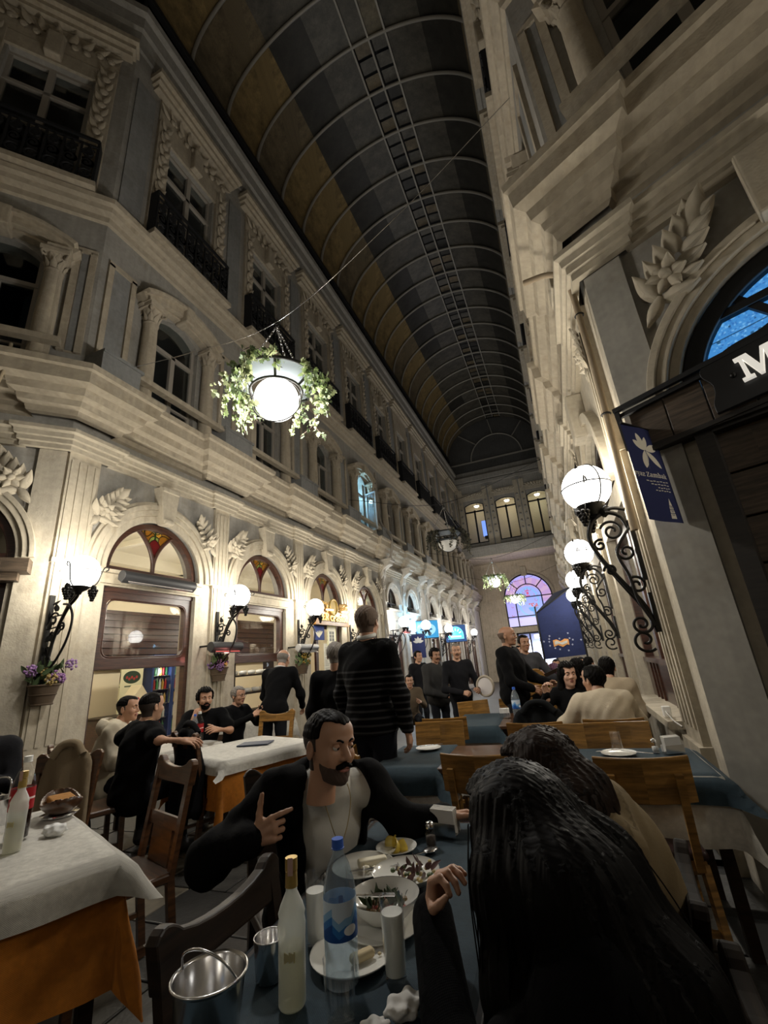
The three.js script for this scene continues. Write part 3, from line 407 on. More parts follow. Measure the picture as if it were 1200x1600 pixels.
for (let k = 0; k < RIBS; k++) {
  const z1 = ribZ0 - k * 1.29, z0 = z1 - 1.29; if (z1 < -31.2) break;
  const row = ['brown', 'dark', 'grey', 'vent', 'vent', 'grey', 'dark', 'ochre'];
  for (let j = 0; j < 8; j++) {
    let kind = row[j]; const far = z1 < -15;
    if (j === 6) kind = rnd() < 0.4 ? 'grey' : 'dark'; if (j === 7) kind = rnd() < 0.72 ? 'ochre' : 'brown'; if (j === 0 && rnd() < 0.3) kind = 'pale'; if (j === 5 && rnd() < 0.3) kind = 'steel'; if (z1 > -7 && kind === 'vent') kind = j === 3 ? 'pale' : 'grey';
    if (kind === 'vent') {
      const a0 = PI * cuts[j], a1 = PI * cuts[j + 1];
      for (let s = 0; s < 3; s++) obj('vent_slat', xf(panelGeo(cuts[j] + 0.004, cuts[j + 1] - 0.004, -0.17, 0.17, 0.14), 0, 0, z1 - 0.24 - s * 0.42, 0, 0, 0), rnd() < 0.4 ? panelM.steel : rnd() < 0.5 ? panelM.brown : panelM.dark, roof);
    } else obj('roof_panel', panelGeo(cuts[j], cuts[j + 1], z0, z1, 0.06), panelM[kind], roof);
  }
}
obj('vent_backing', panelGeo(0.38, 0.53, -31.2, 8, 0.5), darkRoom, roof);
obj('purlin', [0.405, 0.455, 0.505].map(t => box(0.05, 0.07, 39, -2.5 + 3.4 * Math.cos(PI * t), 15.85 + 2.85 * Math.sin(PI * t), -11.5)), M.rib, roof);
obj('gutter_beam', [box(0.5, 0.25, 39, -6.1, 14.66, -11.5), box(0.06, 1.4, 39, -6.2, 15.2, -11.5), box(0.12, 0.16, 39, -5.85, 15.7, -11.5), box(0.5, 0.25, 39, 1.1, 14.66, -11.5), box(0.06, 1.4, 39, 1.2, 15.2, -11.5), box(0.12, 0.16, 39, 0.85, 15.7, -11.5)], M.ironDull, roof);
for (let k = 0; k < RIBS; k++) { const z = ribZ0 - k * 1.29; if (z < -31) break; obj('rib_post', [bar([-5.95, 14.7, z], [-5.88, 15.9, z], 0.07), bar([0.95, 14.7, z], [0.88, 15.9, z], 0.07)], M.ironDull, roof); }
obj('crossing_ceiling', [box(2, 0.1, 12, -7, 14.7, 2.6), box(3.6, 0.1, 12, 2.8, 14.7, 2.6)], darkRoom, roof);
obj('roof_gable', [xf(ext((() => { const s = new THREE.Shape(); s.moveTo(-5.95, 14.5); s.lineTo(0.95, 14.5); s.lineTo(0.95, 15.85); for (let k = 0; k <= 20; k++) { const a = PI * k / 20; s.lineTo(-2.5 + 3.45 * Math.cos(a), 15.85 + 2.9 * Math.sin(a)); } s.closePath(); return s; })(), 0.1), 0, 0, -31.4)], std([0.10, 0.10, 0.10], { map: plasterT }), roof);
obj('gable_rib', [xf(new THREE.TorusGeometry(1.9, 0.05, 6, 24, PI), -2.3, 15.4, -31.25), box(6.6, 0.1, 0.1, -2.5, 15.35, -31.25), ...[0.25, 0.5, 0.75].map(t => bar([-2.3 + 1.9 * Math.cos(PI * t), 15.4 + 1.9 * Math.sin(PI * t), -31.25], [-2.5 + 3.4 * Math.cos(PI * t), 15.85 + 2.8 * Math.sin(PI * t), -31.25], 0.06))], M.rib, roof);

// ───────── lamps ─────────
const globeM = glow([1, 0.97, 0.90], GLOBE_GLOW), globeOff = phys([0.75, 0.74, 0.70], { roughness: 0.3 });
const globeG = new THREE.SphereGeometry(0.2, 32, 24);
function grapes(x, y, z) { const g = []; for (let l = 0; l < 5; l++) for (let k = 0; k < 6 - l; k++) { const a = k / (6 - l) * 2 * PI + l; g.push(ball(0.019, x + Math.cos(a) * (0.042 - l * 0.009), y - l * 0.027, z + Math.sin(a) * (0.042 - l * 0.009), [1, 1, 1], 7)); } g.push(xf(leaf(0.09, 0.035, 0.008, 0.3), x, y, z + 0.02, 0.4, 0, 0.7), xf(leaf(0.09, 0.035, 0.008, 0.3), x, y, z - 0.02, -0.4, 0, -0.7)); return g; }
const leafSm = leaf(0.09, 0.03, 0.006, 0.4);
// iron wall bracket, local z out of the wall, globe centre at y = 0, z = out
function scrollAt(R, turns, a0, x, y, z, flip = 1, r = 0.012, plane = 'yz') { const p = spiral(R, R * 0.22, turns, a0, 26).map(([a, b]) => plane === 'yz' ? [x, y + b, z + flip * a] : [x + flip * a, y + b, z]); return tube(p, r, 44, 6); }
function bracketLeft(out) {
  const z = out, g = [];
  g.push(box(0.06, 1.05, 0.025, 0, -0.75, 0.012), box(0.12, 0.1, 0.03, 0, -1.2, 0.02));
  g.push(tube([[0, -1.22, 0.05], [0, -0.95, 0.1], [0, -0.62, 0.2], [0, -0.4, 0.33], [0, -0.28, z], [0, -0.22, z]], 0.019, 40, 7), tube([[0.03, -1.2, 0.04], [0.035, -0.9, 0.08], [0.03, -0.6, 0.15], [0.02, -0.35, 0.3], [0, -0.25, z]], 0.012, 36, 6));
  g.push(tube([[-0.02, -1.15, 0.1], [-0.02, -1.0, 0.27], [-0.02, -0.75, 0.42], [-0.02, -0.52, 0.45], [-0.02, -0.38, 0.36], [-0.02, -0.36, 0.27]], 0.014, 44, 6));
  g.push(scrollAt(0.085, 1.3, 0.5, 0, -0.52, 0.1), scrollAt(0.06, 1.3, 2, 0, -0.72, 0.13), scrollAt(0.05, 1.2, 1, 0, -0.62, 0.26, -1), scrollAt(0.05, 1.2, 3, 0, -0.86, 0.06), scrollAt(0.04, 1.2, 0, 0, -0.98, 0.1));
  for (let k = 0; k < 5; k++) g.push(bar([0, -1.05 + k * 0.14, 0.01], [0, -1.0 + k * 0.13, 0.1 + k * 0.035], 0.014));
  for (let k = 0; k < 12; k++) g.push(xf(leafSm.clone(), rr(-0.04, 0.04), -0.35 - k * 0.07, 0.06 + rr(0, 0.05), rr(-1, 1), rr(0, 6), rr(-1, 1)));
  g.push(lathe([[0.0, -0.27], [0.03, -0.27], [0.04, -0.24], [0.085, -0.215], [0.11, -0.18], [0.105, -0.178], [0.06, -0.205], [0, -0.21]], 18).translate(0, 0, z));
  for (const a of [0.6, 2.7, 4.6]) { const dx = Math.cos(a), dz = Math.sin(a); g.push(tube([[dx * 0.09, -0.2, z + dz * 0.09], [dx * 0.17, -0.14, z + dz * 0.17], [dx * 0.212, 0, z + dz * 0.212], [dx * 0.235, 0.06, z + dz * 0.235], [dx * 0.27, 0.07, z + dz * 0.27], [dx * 0.275, 0.03, z + dz * 0.275], [dx * 0.25, 0.02, z + dz * 0.25]], 0.007, 36, 5)); }
  g.push(torus(0.206, 0.005, 0, 0.0, z, PI / 2, 0, 0, 40, 5));
  return { iron: merge(g), grapes: merge([...grapes(0.14, -0.22, z + 0.05), ...grapes(-0.13, -0.22, z), ...grapes(0.04, -0.24, z - 0.16)]) };
}
function bracketRight(out) {
  const z = out, g = [];
  g.push(box(0.07, 0.5, 0.03, 0, -0.6, 0.015), box(0.05, 0.3, 0.025, 0, -1.1, 0.012));
  g.push(tube([[0, -1.25, 0.02], [0, -1.05, 0.06], [0, -0.85, 0.17], [0, -0.62, 0.29], [0, -0.44, 0.34], [0, -0.3, 0.28], [0, -0.25, 0.17], [0, -0.3, 0.07], [0, -0.42, 0.03]], 0.018, 60, 7));
  g.push(tube([[0.03, -0.4, 0.02], [0.03, -0.6, 0.16], [0.03, -0.8, 0.12], [0.03, -1.0, 0.1], [0.03, -1.2, 0.03]], 0.013, 44, 6), tube([[-0.03, -0.24, z], [-0.03, -0.34, z + 0.04], [-0.03, -0.55, z + 0.05], [-0.03, -0.78, 0.22], [-0.03, -1.05, 0.08]], 0.012, 44, 6));
  g.push(scrollAt(0.09, 1.5, 0.4, 0.02, -0.42, 0.16), scrollAt(0.075, 1.4, 2.2, -0.02, -0.6, 0.09, -1), scrollAt(0.07, 1.4, 1, 0, -0.88, 0.08), scrollAt(0.075, 1.5, 3, 0.02, -1.18, 0.12), scrollAt(0.09, 1.2, 4, -0.02, -1.3, 0.12), scrollAt(0.05, 1.3, 1, 0, -0.52, 0.27, -1), scrollAt(0.05, 1.2, 0, 0.0, -0.74, 0.24));
  g.push(tube([[0, -0.25, 0.02], [0, -0.22, 0.12], [0, -0.26, z], [0, -0.22, z]], 0.016, 24, 6));
  for (let k = 0; k < 16; k++) g.push(xf(leafSm.clone(), rr(-0.05, 0.05), -0.24 + rr(-0.05, 0.03), z + rr(-0.1, 0.12), rr(-1.5, 1.5), rr(0, 6), rr(-1, 1)));
  g.push(lathe([[0, -0.26], [0.05, -0.25], [0.09, -0.2], [0.12, -0.165], [0.11, -0.165], [0, -0.21]], 16).translate(0, 0, z));
  g.push(torus(0.206, 0.006, 0, 0, z, PI / 2, 0, 0, 40, 5), torus(0.206, 0.006, 0, 0, z, 0, 0.5, 0, 40, 5));
  g.push(xf(new THREE.ConeGeometry(0.018, 0.07, 6), 0.1, 0.19, z + 0.05));
  for (const q of [-1, 1]) g.push(tube([[q * 0.205, 0, z], [q * 0.25, 0.03, z + 0.02], [q * 0.28, 0.0, z + 0.03], [q * 0.26, -0.03, z + 0.03], [q * 0.24, -0.01, z + 0.03]], 0.007, 30, 5));
  return { iron: merge(g), grapes: merge([...grapes(0.1, -0.24, z + 0.08), ...grapes(-0.1, -0.26, z + 0.02)]) };
}
const brL = bracketLeft(0.46), brR = bracketRight(0.27);
boxUV(brL.iron); boxUV(brL.grapes); boxUV(brR.iron); boxUV(brR.grapes);
function wallLamp(f, u, y, side, label, lit = true, cd = GLOBE_CD, col = WARM) {
  const b = side ? brR : brL, out = side ? 0.27 : 0.46, p = f.pt(u, 0.07), t = thing('wall_lamp', label, 'lamp', [p[0], y, p[1]], Math.atan2(f.n[0], f.n[1]), side ? 'globe lamps on the right facade' : 'globe lamps on the left facade');
  for (const [n, g] of [['bracket', b.iron], ['grape_cluster', b.grapes]]) { const m = shadow(new THREE.Mesh(g, M.iron)); m.name = n; t.add(m); }
  const m = new THREE.Mesh(globeG, lit ? globeM : globeOff); m.name = 'globe'; m.position.set(0, 0, out); m.rotation.y = -t.rotation.y; m.castShadow = false; t.add(m);
  if (lit) pointLight([0, 0, out], cd, col, 8, t); return t;
}
['beside the first arched window, above purple flowers', 'between the first two arched windows, above a heater', 'left of the orange restaurant sign', 'partly behind the striped waiter'].forEach((s, i) => wallLamp(FL, [0.06, 2.87, 5.5, 8.2][i], 2.7, 0, `white globe on vine scroll bracket ${s}`));
['near the blue lit wall, left of the red lit heater', 'above the small blue shop flag', 'beside the round blue sign', 'right of the dark heater, further down the left facade', 'beyond the blue arched sign on the left facade'].forEach((s, i) => wallLamp(FL, [11.64, 14.3, 18.1, 20.2, 24.6][i], 2.68, 0, `small distant white globe lamp ${s}`, true, GLOBE_CD * 0.6, WHITE));
['largest and nearest, beside the navy lily banner', 'second from the navy lily banner', 'third from the navy lily banner', 'fourth from the navy lily banner', 'fifth from the navy lily banner', 'sixth from the navy lily banner', 'seventh and farthest of the right hand row'].forEach((s, i) => wallLamp(FR, rpier(i), 2.7, 1, `white globe on black scroll bracket, ${s}`, true, GLOBE_CD, i < 2 ? WARM : WHITE));

wallLamp(FCR, 2.3, 2.7, 1, 'white globe on black scroll bracket at the outer pier of the right corner', true, GLOBE_CD * 0.4, WARM);
// hanging lamps: globe in an iron ring dressed with ivy, three chains to a hook on a cross wire
const ivyM = [[0.22, 0.29, 0.11], [0.40, 0.44, 0.24], [0.11, 0.15, 0.07]].map(c => new THREE.MeshPhysicalMaterial({ color: rgb(...c), roughness: 0.8, transmission: 0.25, thickness: 0, side: THREE.DoubleSide }));
const ivyDry = [[0.05, 0.05, 0.035], [0.08, 0.075, 0.05], [0.03, 0.03, 0.025]].map(c => std(c, { roughness: 1, side: THREE.DoubleSide }));
const ivyLeaf = (() => { const s = poly([[0, 0], [0.3, -0.12], [0.5, 0.15], [0.34, 0.3], [0.4, 0.62], [0.15, 0.6], [0, 1], [-0.15, 0.6], [-0.4, 0.62], [-0.34, 0.3], [-0.5, 0.15], [-0.3, -0.12]]); return new THREE.ShapeGeometry(s); })();
function hangingLamp(pos, lit, mats, label, cd) {
  const t = thing('hanging_lamp', label, 'lamp', pos, 0);
  obj('ring', [torus(0.46, 0.018, 0, 0.22, 0, PI / 2, 0, 0, 40, 6), torus(0.29, 0.014, 0, 0.1, 0, PI / 2, 0, 0, 36, 6), torus(0.275, 0.008, 0, 0, 0, 0, 0.4, 0, 36, 5), ...[0, 1, 2, 3, 4, 5].map(k => bar([Math.cos(k) * 0.28, 0.1, Math.sin(k) * 0.28], [Math.cos(k) * 0.46, 0.22, Math.sin(k) * 0.46], 0.02))], M.iron, t);
  obj('dish', lathe([[0.27, 0.13], [0.36, 0.19], [0.45, 0.23]], 40), new THREE.MeshPhysicalMaterial({ color: rgb(0.36, 0.41, 0.46), roughness: 0.5, transmission: 0.45, thickness: 0, side: THREE.DoubleSide }), t);
  const b = new THREE.Mesh(lit ? new THREE.SphereGeometry(0.245, 32, 24) : new THREE.SphereGeometry(0.26, 32, 16, 0, PI * 2, PI / 2, PI / 2), lit ? globeM : globeOff); b.name = 'globe'; t.add(b); b.castShadow = !lit;
  for (let c = 0; c < 3; c++) { const a = c * 2.094 + 0.5, A = V(Math.cos(a) * 0.44, 0.22, Math.sin(a) * 0.44), B = V(0, 1.02, 0), g = []; for (let k = 0; k < 22; k++) { const p = A.clone().lerp(B, (k + 0.5) / 22), q = new THREE.TorusGeometry(0.017, 0.005, 4, 8); q.scale(0.7, 1.5, 1); q.rotateY(k % 2 * PI / 2); q.applyQuaternion(new THREE.Quaternion().setFromUnitVectors(V(0, 1, 0), B.clone().sub(A).normalize())); q.translate(p.x, p.y, p.z); g.push(q); } obj('chain', g, M.chrome, t); }
  obj('hook', [torus(0.03, 0.008, 0, 1.04, 0, 0, 0, 0, 12, 5)], M.iron, t);
  const per = [[], [], []], stems = [];
  for (let v = 0; v < 44; v++) {
    const a = rnd() * 2 * PI, R0 = rr(0.40, 0.5), drop = rr(0.12, 0.74) * (Math.cos(a - 0.4) > -0.2 ? 1 : 0.65), out = rr(0, 0.2), pts = [];
    for (let k = 0; k <= 4; k++) { const s = k / 4; pts.push([Math.cos(a + s * rr(-0.25, 0.25)) * (R0 + out * Math.sin(s * 2)), 0.27 + 0.06 * Math.sin(s * 3) - drop * s, Math.sin(a + s * 0.2) * (R0 + out * Math.sin(s * 2))]); }
    stems.push(tube(pts, 0.004, 10, 4));
    const cu = new THREE.CatmullRomCurve3(pts.map(p => V(...p))), n = 12 + drop * 44 | 0;
    for (let k = 0; k < n; k++) { const p = cu.getPoint(k / n), s = rr(0.035, 0.075); per[(v + (rnd() < 0.3 ? 1 : 0)) % 3].push(xf(ivyLeaf.clone(), p.x + rr(-0.03, 0.03), p.y + rr(-0.03, 0.03), p.z + rr(-0.03, 0.03), rr(-0.9, 0.9), rr(0, 6.3), PI + rr(-1, 1), s)); }
  }
  obj('ivy_stems', stems, M.bark, t).userData.kind = 'stuff';
  per.forEach((g, k) => { obj('ivy_leaves', g, mats[k], t).userData.kind = 'stuff'; });
  if (lit) pointLight([0, 0, 0], cd, [1, 0.96, 0.90], 10, t);
  return t;
}
const h1 = hangingLamp([-2.5, 4.27, -3.54], true, ivyM, 'nearest hanging globe lamp in a ring of trailing green ivy', HANG_CD);
obj('flower', [0, 1, 2, 3, 4, 5, 6].map(k => xf(leaf(0.06, 0.025, 0.01, 0.5), 0.2, 0.32, 0.36, 0.5, 0, k * 0.9)), std([0.5, 0.1, 0.05]), h1); obj('flower', [0, 1, 2, 3, 4, 5].map(k => xf(leaf(0.06, 0.025, 0.01, 0.5), -0.12, 0.33, 0.4, 0.5, 0, k * 1.05)), std([0.7, 0.7, 0.66]), h1);
hangingLamp([-2.5, 4.35, -11.43], false, ivyDry, 'unlit hanging lamp bowl in dark withered foliage');
hangingLamp([-2.5, 4.4, -20.1], true, ivyM, 'lit hanging globe left of the arched stained window', HANG_CD * 0.7);
hangingLamp([-2.5, 4.4, -28.4], true, ivyM, 'lit hanging globe in front of the arched stained window', HANG_CD * 1.2);
hangingLamp([-2.5, 4.3, 4.9], true, ivyM, 'hanging globe lamp behind the viewer', HANG_CD * 0.2);
{ const w = thing('cross_wire', 'thin wire across the passage carrying the nearest hanging lamp', 'wire'); obj('wire', tube([[-5.45, 6.0, -3.9], [-4, 5.6, -3.7], [-2.5, 5.36, -3.54], [-1, 6.2, -3.6], [0.6, 7.6, -3.8]], 0.006, 40, 4), M.chrome, w, true); }
for (const [z, s] of [[-11.43, 'second'], [-20.1, 'third'], [-28.4, 'fourth']]) tag(obj('cross_wire', [tube([[-5.4, 6.2, z], [-2.5, 5.48, z], [0.45, 6.2, z]], 0.008, 24, 4)], M.iron), `thin wire across the passage above the ${s} hanging lamp`, 'wire');

// ───────── right corner shopfront: planked shutters, canopy board with a lit letter, blue fanlight ─────────
{
  const W = windowGroup('blue lit fanlight window above the black signboard'), c = 1.25;
  FCR.add('fanlight_frame', [ring(c, 2.93, 0.74, 0.86, 0.1, -0.12), box(1.72, 0.1, 0.1, c, 2.98, -0.07), box(1.5, 0.055, 0.08, c, 3.48, -0.07), ...[-0.5, 0, 0.5].map(a => bar([c, 2.95, -0.07], [c + 0.8 * Math.sin(a * 1.2), 2.95 + 0.8 * Math.cos(a * 1.2), -0.07], 0.05))], M.ironDull, W);
  const pane = new THREE.Shape(); pane.absarc(0, 0, 0.8, 0, PI, false); pane.closePath();
  const frost = canvasTex(512, 256, (x, w, h) => { x.fillStyle = '#3f86c8'; x.fillRect(0, 0, w, h); for (let k = 0; k < 5000; k++) { x.fillStyle = `rgba(${rnd() < 0.5 ? '160,215,250' : '30,80,150'},${0.1 + rnd() * 0.4})`; x.fillRect(rnd() * w, rnd() * h, 2 + rnd() * 3, 2 + rnd() * 3); } x.strokeStyle = 'rgba(10,30,50,0.8)'; x.lineWidth = 2; for (const y of [80, 120, 200]) { x.beginPath(); x.moveTo(0, y + rnd() * 8); x.bezierCurveTo(150, y + 8, 300, y - 8, 512, y + rnd() * 10); x.stroke(); } for (let k = 0; k < 60; k++) { x.fillStyle = 'rgba(15,40,60,0.6)'; x.beginPath(); x.arc(rnd() * w, 60 + rnd() * 100, 1 + rnd() * 3, 0, 7); x.fill(); } });
  const g = new THREE.ShapeGeometry(pane, 24), p = g.attributes.position, uv = g.attributes.uv; for (let i = 0; i < p.count; i++) uv.setXY(i, p.getX(i) / 1.6 + 0.5, p.getY(i) / 0.8); g.translate(c, 2.93, -0.09);
  FCR.addUV('lit_pane', g, new THREE.MeshStandardMaterial({ color: rgb(0.05, 0.09, 0.12), roughness: 0.3, emissive: rgb(1, 1, 1), emissiveMap: frost, emissiveIntensity: 0.75 }), W);
  const l = new THREE.RectAreaLight(rgb(0.35, 0.65, 1), 0.6, 1.4, 0.7), o = FCR.p3(c, 3.3, -0.04); l.position.set(...o); l.lookAt(o[0] + FCR.n[0], 3.3, o[2] + FCR.n[1]); l.name = 'window_light'; W.add(l);
  FCR.add('window_lining', [box(1.9, 1.2, 0.04, c, 3.4, -0.24)], M.ironDull, W);
}
const door1 = struct('door_1', 'dark planked shutter door under the black signboard at the right', 'door');
FCR.add('door_frame', [box(0.1, 2.75, 0.14, 0.44, 1.375, 0.02), box(0.09, 2.75, 0.12, 0.95, 1.375, 0.02), box(0.1, 2.75, 0.14, 2.06, 1.375, 0.02), box(1.7, 0.1, 0.14, 1.25, 2.7, 0.02)], M.blackwood, door1);
for (let k = 0; k < 9; k++) FCR.add('plank', rbox(0.43, 0.285, 0.04, 0.008, 0.695, 0.16 + k * 0.295, -0.02, 0, 0, 0, 1), M.plank, door1);
for (let k = 0; k < 6; k++) FCR.add('plank', rbox(0.17, 2.6, 0.04, 0.008, 1.09 + k * 0.175, 1.32, -0.03, 0, 0, 0, 1), M.blackwood, door1);
FCR.add('paint_mark', [box(0.06, 0.03, 0.003, 0.6, 1.93, 0.003), box(0.07, 0.03, 0.003, 0.61, 1.83, 0.003)], M.trim, door1);
FCR.add('door_lining', box(1.7, 2.75, 0.03, 1.25, 1.37, -0.14), M.ironDull, door1);
{
  const t = thing('shop_canopy', 'dark canopy board with planked fascia under the blue fanlight', 'canopy');
  const F2 = new Facade(FCR.pt(0), [1.21, 0.65], t);
  F2.add('canopy_rail', [bar([-0.02, 3.04, 0.17], [2.5, 3.04 + 0.16, 0.17], 0.035), bar([-0.02, 2.99, 0.15], [2.5, 3.15, 0.15], 0.03), bar([0.0, 3.04, 0.17], [0.0, 2.72, 0.13], 0.03)], M.ironDull);
  for (let k = 0; k < 10; k++) { const a = 0.06 + k * 0.235, y = x => 2.99 + x * 0.063, s = poly([[a, 2.66 + a * 0.06], [a + 0.228, 2.66 + (a + 0.228) * 0.06], [a + 0.228, y(a + 0.228)], [a, y(a)]]); F2.add('fascia_plank', xf(ext(s, 0.02, 0.004), 0, 0, 0.10), M.plank); }
  F2.add('fascia_rail', [bar([0.02, 2.66, 0.13], [2.5, 2.81, 0.13], 0.03), box(2.4, 0.04, 0.3, 1.3, 2.69, -0.02)], M.blackwood);
  const s = new THREE.Shape(); s.moveTo(0.56, 2.72); s.lineTo(2.5, 2.84); s.lineTo(2.5, 3.3); s.bezierCurveTo(1.6, 3.32, 1.2, 3.28, 0.98, 3.18); s.bezierCurveTo(0.88, 3.1, 0.78, 3.16, 0.66, 3.09); s.bezierCurveTo(0.58, 3.07, 0.54, 3.08, 0.545, 3.0); s.bezierCurveTo(0.56, 2.95, 0.6, 2.94, 0.585, 2.86); s.bezierCurveTo(0.57, 2.8, 0.55, 2.8, 0.56, 2.72);
  F2.add('signboard', xf(ext(s, 0.03, 0.004, 8), 0, 0, 0.15), std([0.008, 0.008, 0.009], { roughness: 0.35 }));
  const font = await new FontLoader().loadAsync('fonts/droid/droid_serif_bold.typeface.json');
  const tg = new TextGeometry('M', { font, size: 0.16, depth: 0.03, curveSegments: 6, bevelEnabled: true, bevelSize: 0.003, bevelThickness: 0.003 });
  F2.add('sign_letter', xf(tg, 0.735, 2.845, 0.19, 0, 0, 0.07), new THREE.MeshStandardMaterial({ color: rgb(0.8, 0.77, 0.7), roughness: 0.4, emissive: rgb(1, 0.95, 0.85), emissiveIntensity: 0.35 }));
  F2.add('fixing_knob', ball(0.018, 0.7, 2.92, 0.19, [1, 1, 1], 8), M.iron);
}
// navy banner with a white lily, hung from the canopy corner; the writing is printed
{
  const tx = canvasTex(384, 768, (c, w, h) => {
    c.fillStyle = '#141b4a'; c.fillRect(0, 0, w, h); c.fillStyle = '#cfc6b4';
    const petal = (x, y, a, L, B) => { c.save(); c.translate(x, y); c.rotate(a); c.beginPath(); c.moveTo(0, 0); c.bezierCurveTo(B, -L * 0.3, B * 0.9, -L * 0.8, 0, -L); c.bezierCurveTo(-B * 0.9, -L * 0.8, -B, -L * 0.3, 0, 0); c.fill(); c.restore(); };
    petal(190, 200, -0.9, 125, 34); petal(190, 200, -0.35, 150, 36); petal(190, 200, 0.25, 120, 30); petal(195, 200, 1.25, 150, 44); petal(185, 200, 3.3, 150, 40); petal(195, 205, 2.35, 185, 36);
    c.strokeStyle = '#6d6a72'; c.lineWidth = 3; c.beginPath(); c.moveTo(190, 215); c.quadraticCurveTo(200, 300, 186, 352); c.stroke();
    c.textAlign = 'right'; c.font = 'bold 52px serif'; c.fillText('Beyaz Zambak', 350, 420); for (const [y, w0, k] of [[448, 230, 7], [472, 190, 6], [498, 130, 5], [520, 160, 6]]) for (let i = 0; i < k; i++) c.fillRect(350 - w0 + i * w0 / k, y + (i % 2) * 3, w0 / k - 8, 7);
    c.beginPath(); c.moveTo(292, 580); c.lineTo(312, 650); c.lineTo(322, 740); c.lineTo(268, 740); c.lineTo(276, 650); c.closePath(); c.fill(); c.fillStyle = '#141b4a'; for (const y of [640, 668, 696]) { c.fillRect(270, y, 50, 5); c.fillRect(286, y + 8, 6, 14); c.fillRect(300, y + 8, 6, 14); }
  });
  const bp = FCR.p3(0.17, 2.12, 0.03), t = thing('banner', 'navy blue hanging banner with white lily and small writing', 'banner', bp, Math.atan2(-FCR.n[1], FCR.n[0]) + PI - 0.22);
  const g = new THREE.PlaneGeometry(0.38, 0.70, 8, 14), p = g.attributes.position; for (let i = 0; i < p.count; i++) p.setZ(i, 0.006 * Math.sin(p.getX(i) * 16 + p.getY(i) * 3)); g.computeVertexNormals(); g.translate(-0.21, 0.35, 0);
  obj('banner_cloth', g, new THREE.MeshStandardMaterial({ map: tx, roughness: 0.85, side: THREE.DoubleSide }), t, true);
  obj('banner_rod', cyl(0.008, 0.008, 0.4, -0.2, 0.70, 0, 0, 0, PI / 2, 8), M.iron, t);
}
// rain pipe at the right corner
{ const t = thing('drain_pipe', 'weathered drain pipe running down beside the right corner pilaster', 'pipe'); obj('pipe', [tube([[0.28, 4.85, -3.75], [0.5, 4.8, -3.7], [0.62, 4.6, -3.62], [0.66, 4.0, -3.66], [0.66, 3.0, -3.7], [0.64, 2.2, -3.72]], 0.028, 60, 8)], std([0.45, 0.36, 0.25], { map: plasterT, roughness: 0.7 }), t); obj('pipe_clip', [torus(0.034, 0.008, 0.66, 4.2, -3.65, PI / 2), torus(0.034, 0.008, 0.66, 3.2, -3.69, PI / 2)], M.iron, t); }
{ const t = thing('drain_pipe', 'pipe running down the left facade near the open blue casement', 'pipe'); obj('pipe', [tube([[-5.62, 8.3, -14.35], [-5.6, 6.4, -14.4], [-5.2, 5.6, -14.4], [-5.3, 4.9, -14.4], [-5.62, 4.4, -14.4], [-5.62, 2.2, -14.4]], 0.05, 60, 8)], M.winframe, t); }
{ const t = thing('drain_pipe', 'thin conduit hanging at the far left corner facade', 'pipe'); const q = FCL.pt(1.7, 0.47), r = FCL.pt(1.55, 0.2), s = FCL.pt(1.5, 0.06); obj('pipe', tube([[q[0], 5.62, q[1]], [q[0], 5.3, q[1]], [r[0], 4.9, r[1]], [s[0], 4.3, s[1]], [s[0], 4.12, s[1]]], 0.022, 40, 6), std([0.32, 0.26, 0.17]), t); }

// ───────── left ground floor: heaters, signs, menu, baskets ─────────
function heater(f, u, v, w, len, label, lit, mat) {
  const p = f.p3(u, v, w), t = thing('infrared_heater', label, 'heater', p, Math.atan2(f.n[0], f.n[1]));
  const s = new THREE.Shape(); s.absarc(0, 0, 0.075, 0.2, PI + 0.6, false); s.lineTo(0.0, -0.1); s.lineTo(0.075, -0.045); s.closePath();
  obj('housing', xf(ext(s, len, 0.006, 8), -len / 2, 0, 0, 0, PI / 2, 0), mat, t);
  obj('reflector', box(len - 0.12, 0.012, 0.085, 0, -0.078, 0.036, 0.75), M.chrome, t);
  obj('heating_tube', [cyl(0.011, 0.011, len - 0.14, 0, -0.086, 0.045, 0, 0, PI / 2, 10)], lit ? glow([1, 0.16, 0.13], 0.7) : phys([0.4, 0.35, 0.32]), t);
  for (const q of [-1, 1]) obj('mount', box(0.03, 0.03, w, q * len / 3, 0.02, -w / 2), M.iron, t);
  if (lit) { const l = pointLight([0, -0.14, 0.1], 0.08, [1, 0.3, 0.25], 3, t); }
  return t;
}
const casing = std([0.03, 0.03, 0.032], { roughness: 0.45 }), silver = std([0.42, 0.42, 0.42], { roughness: 0.35, metalness: 0.8 });
heater(FL, 1.5, 2.82, 0.2, 1.3, 'long black infrared heater above the first arched window', false, casing);
heater(FL, 2.82, 1.86, 0.34, 0.72, 'black infrared heater glowing faint red under the second globe lamp', true, casing);
heater(FL, 5.45, 1.84, 0.34, 0.76, 'silver infrared heater under the third globe lamp', false, silver);
heater(FL, 11.9, 2.4, 0.45, 0.9, 'grey heater with red glow beside the first globe of the blue wall', true, silver);
heater(FL, 15.4, 2.38, 0.45, 0.9, 'dark heater left of the round blue sign', false, casing);
heater(FL, 18.5, 2.45, 0.45, 0.8, 'small red glowing heater left of the blue arched sign', true, casing);
heater(FL, 21.9, 2.44, 0.45, 0.8, 'farthest red glowing heater on the left facade', true, casing);
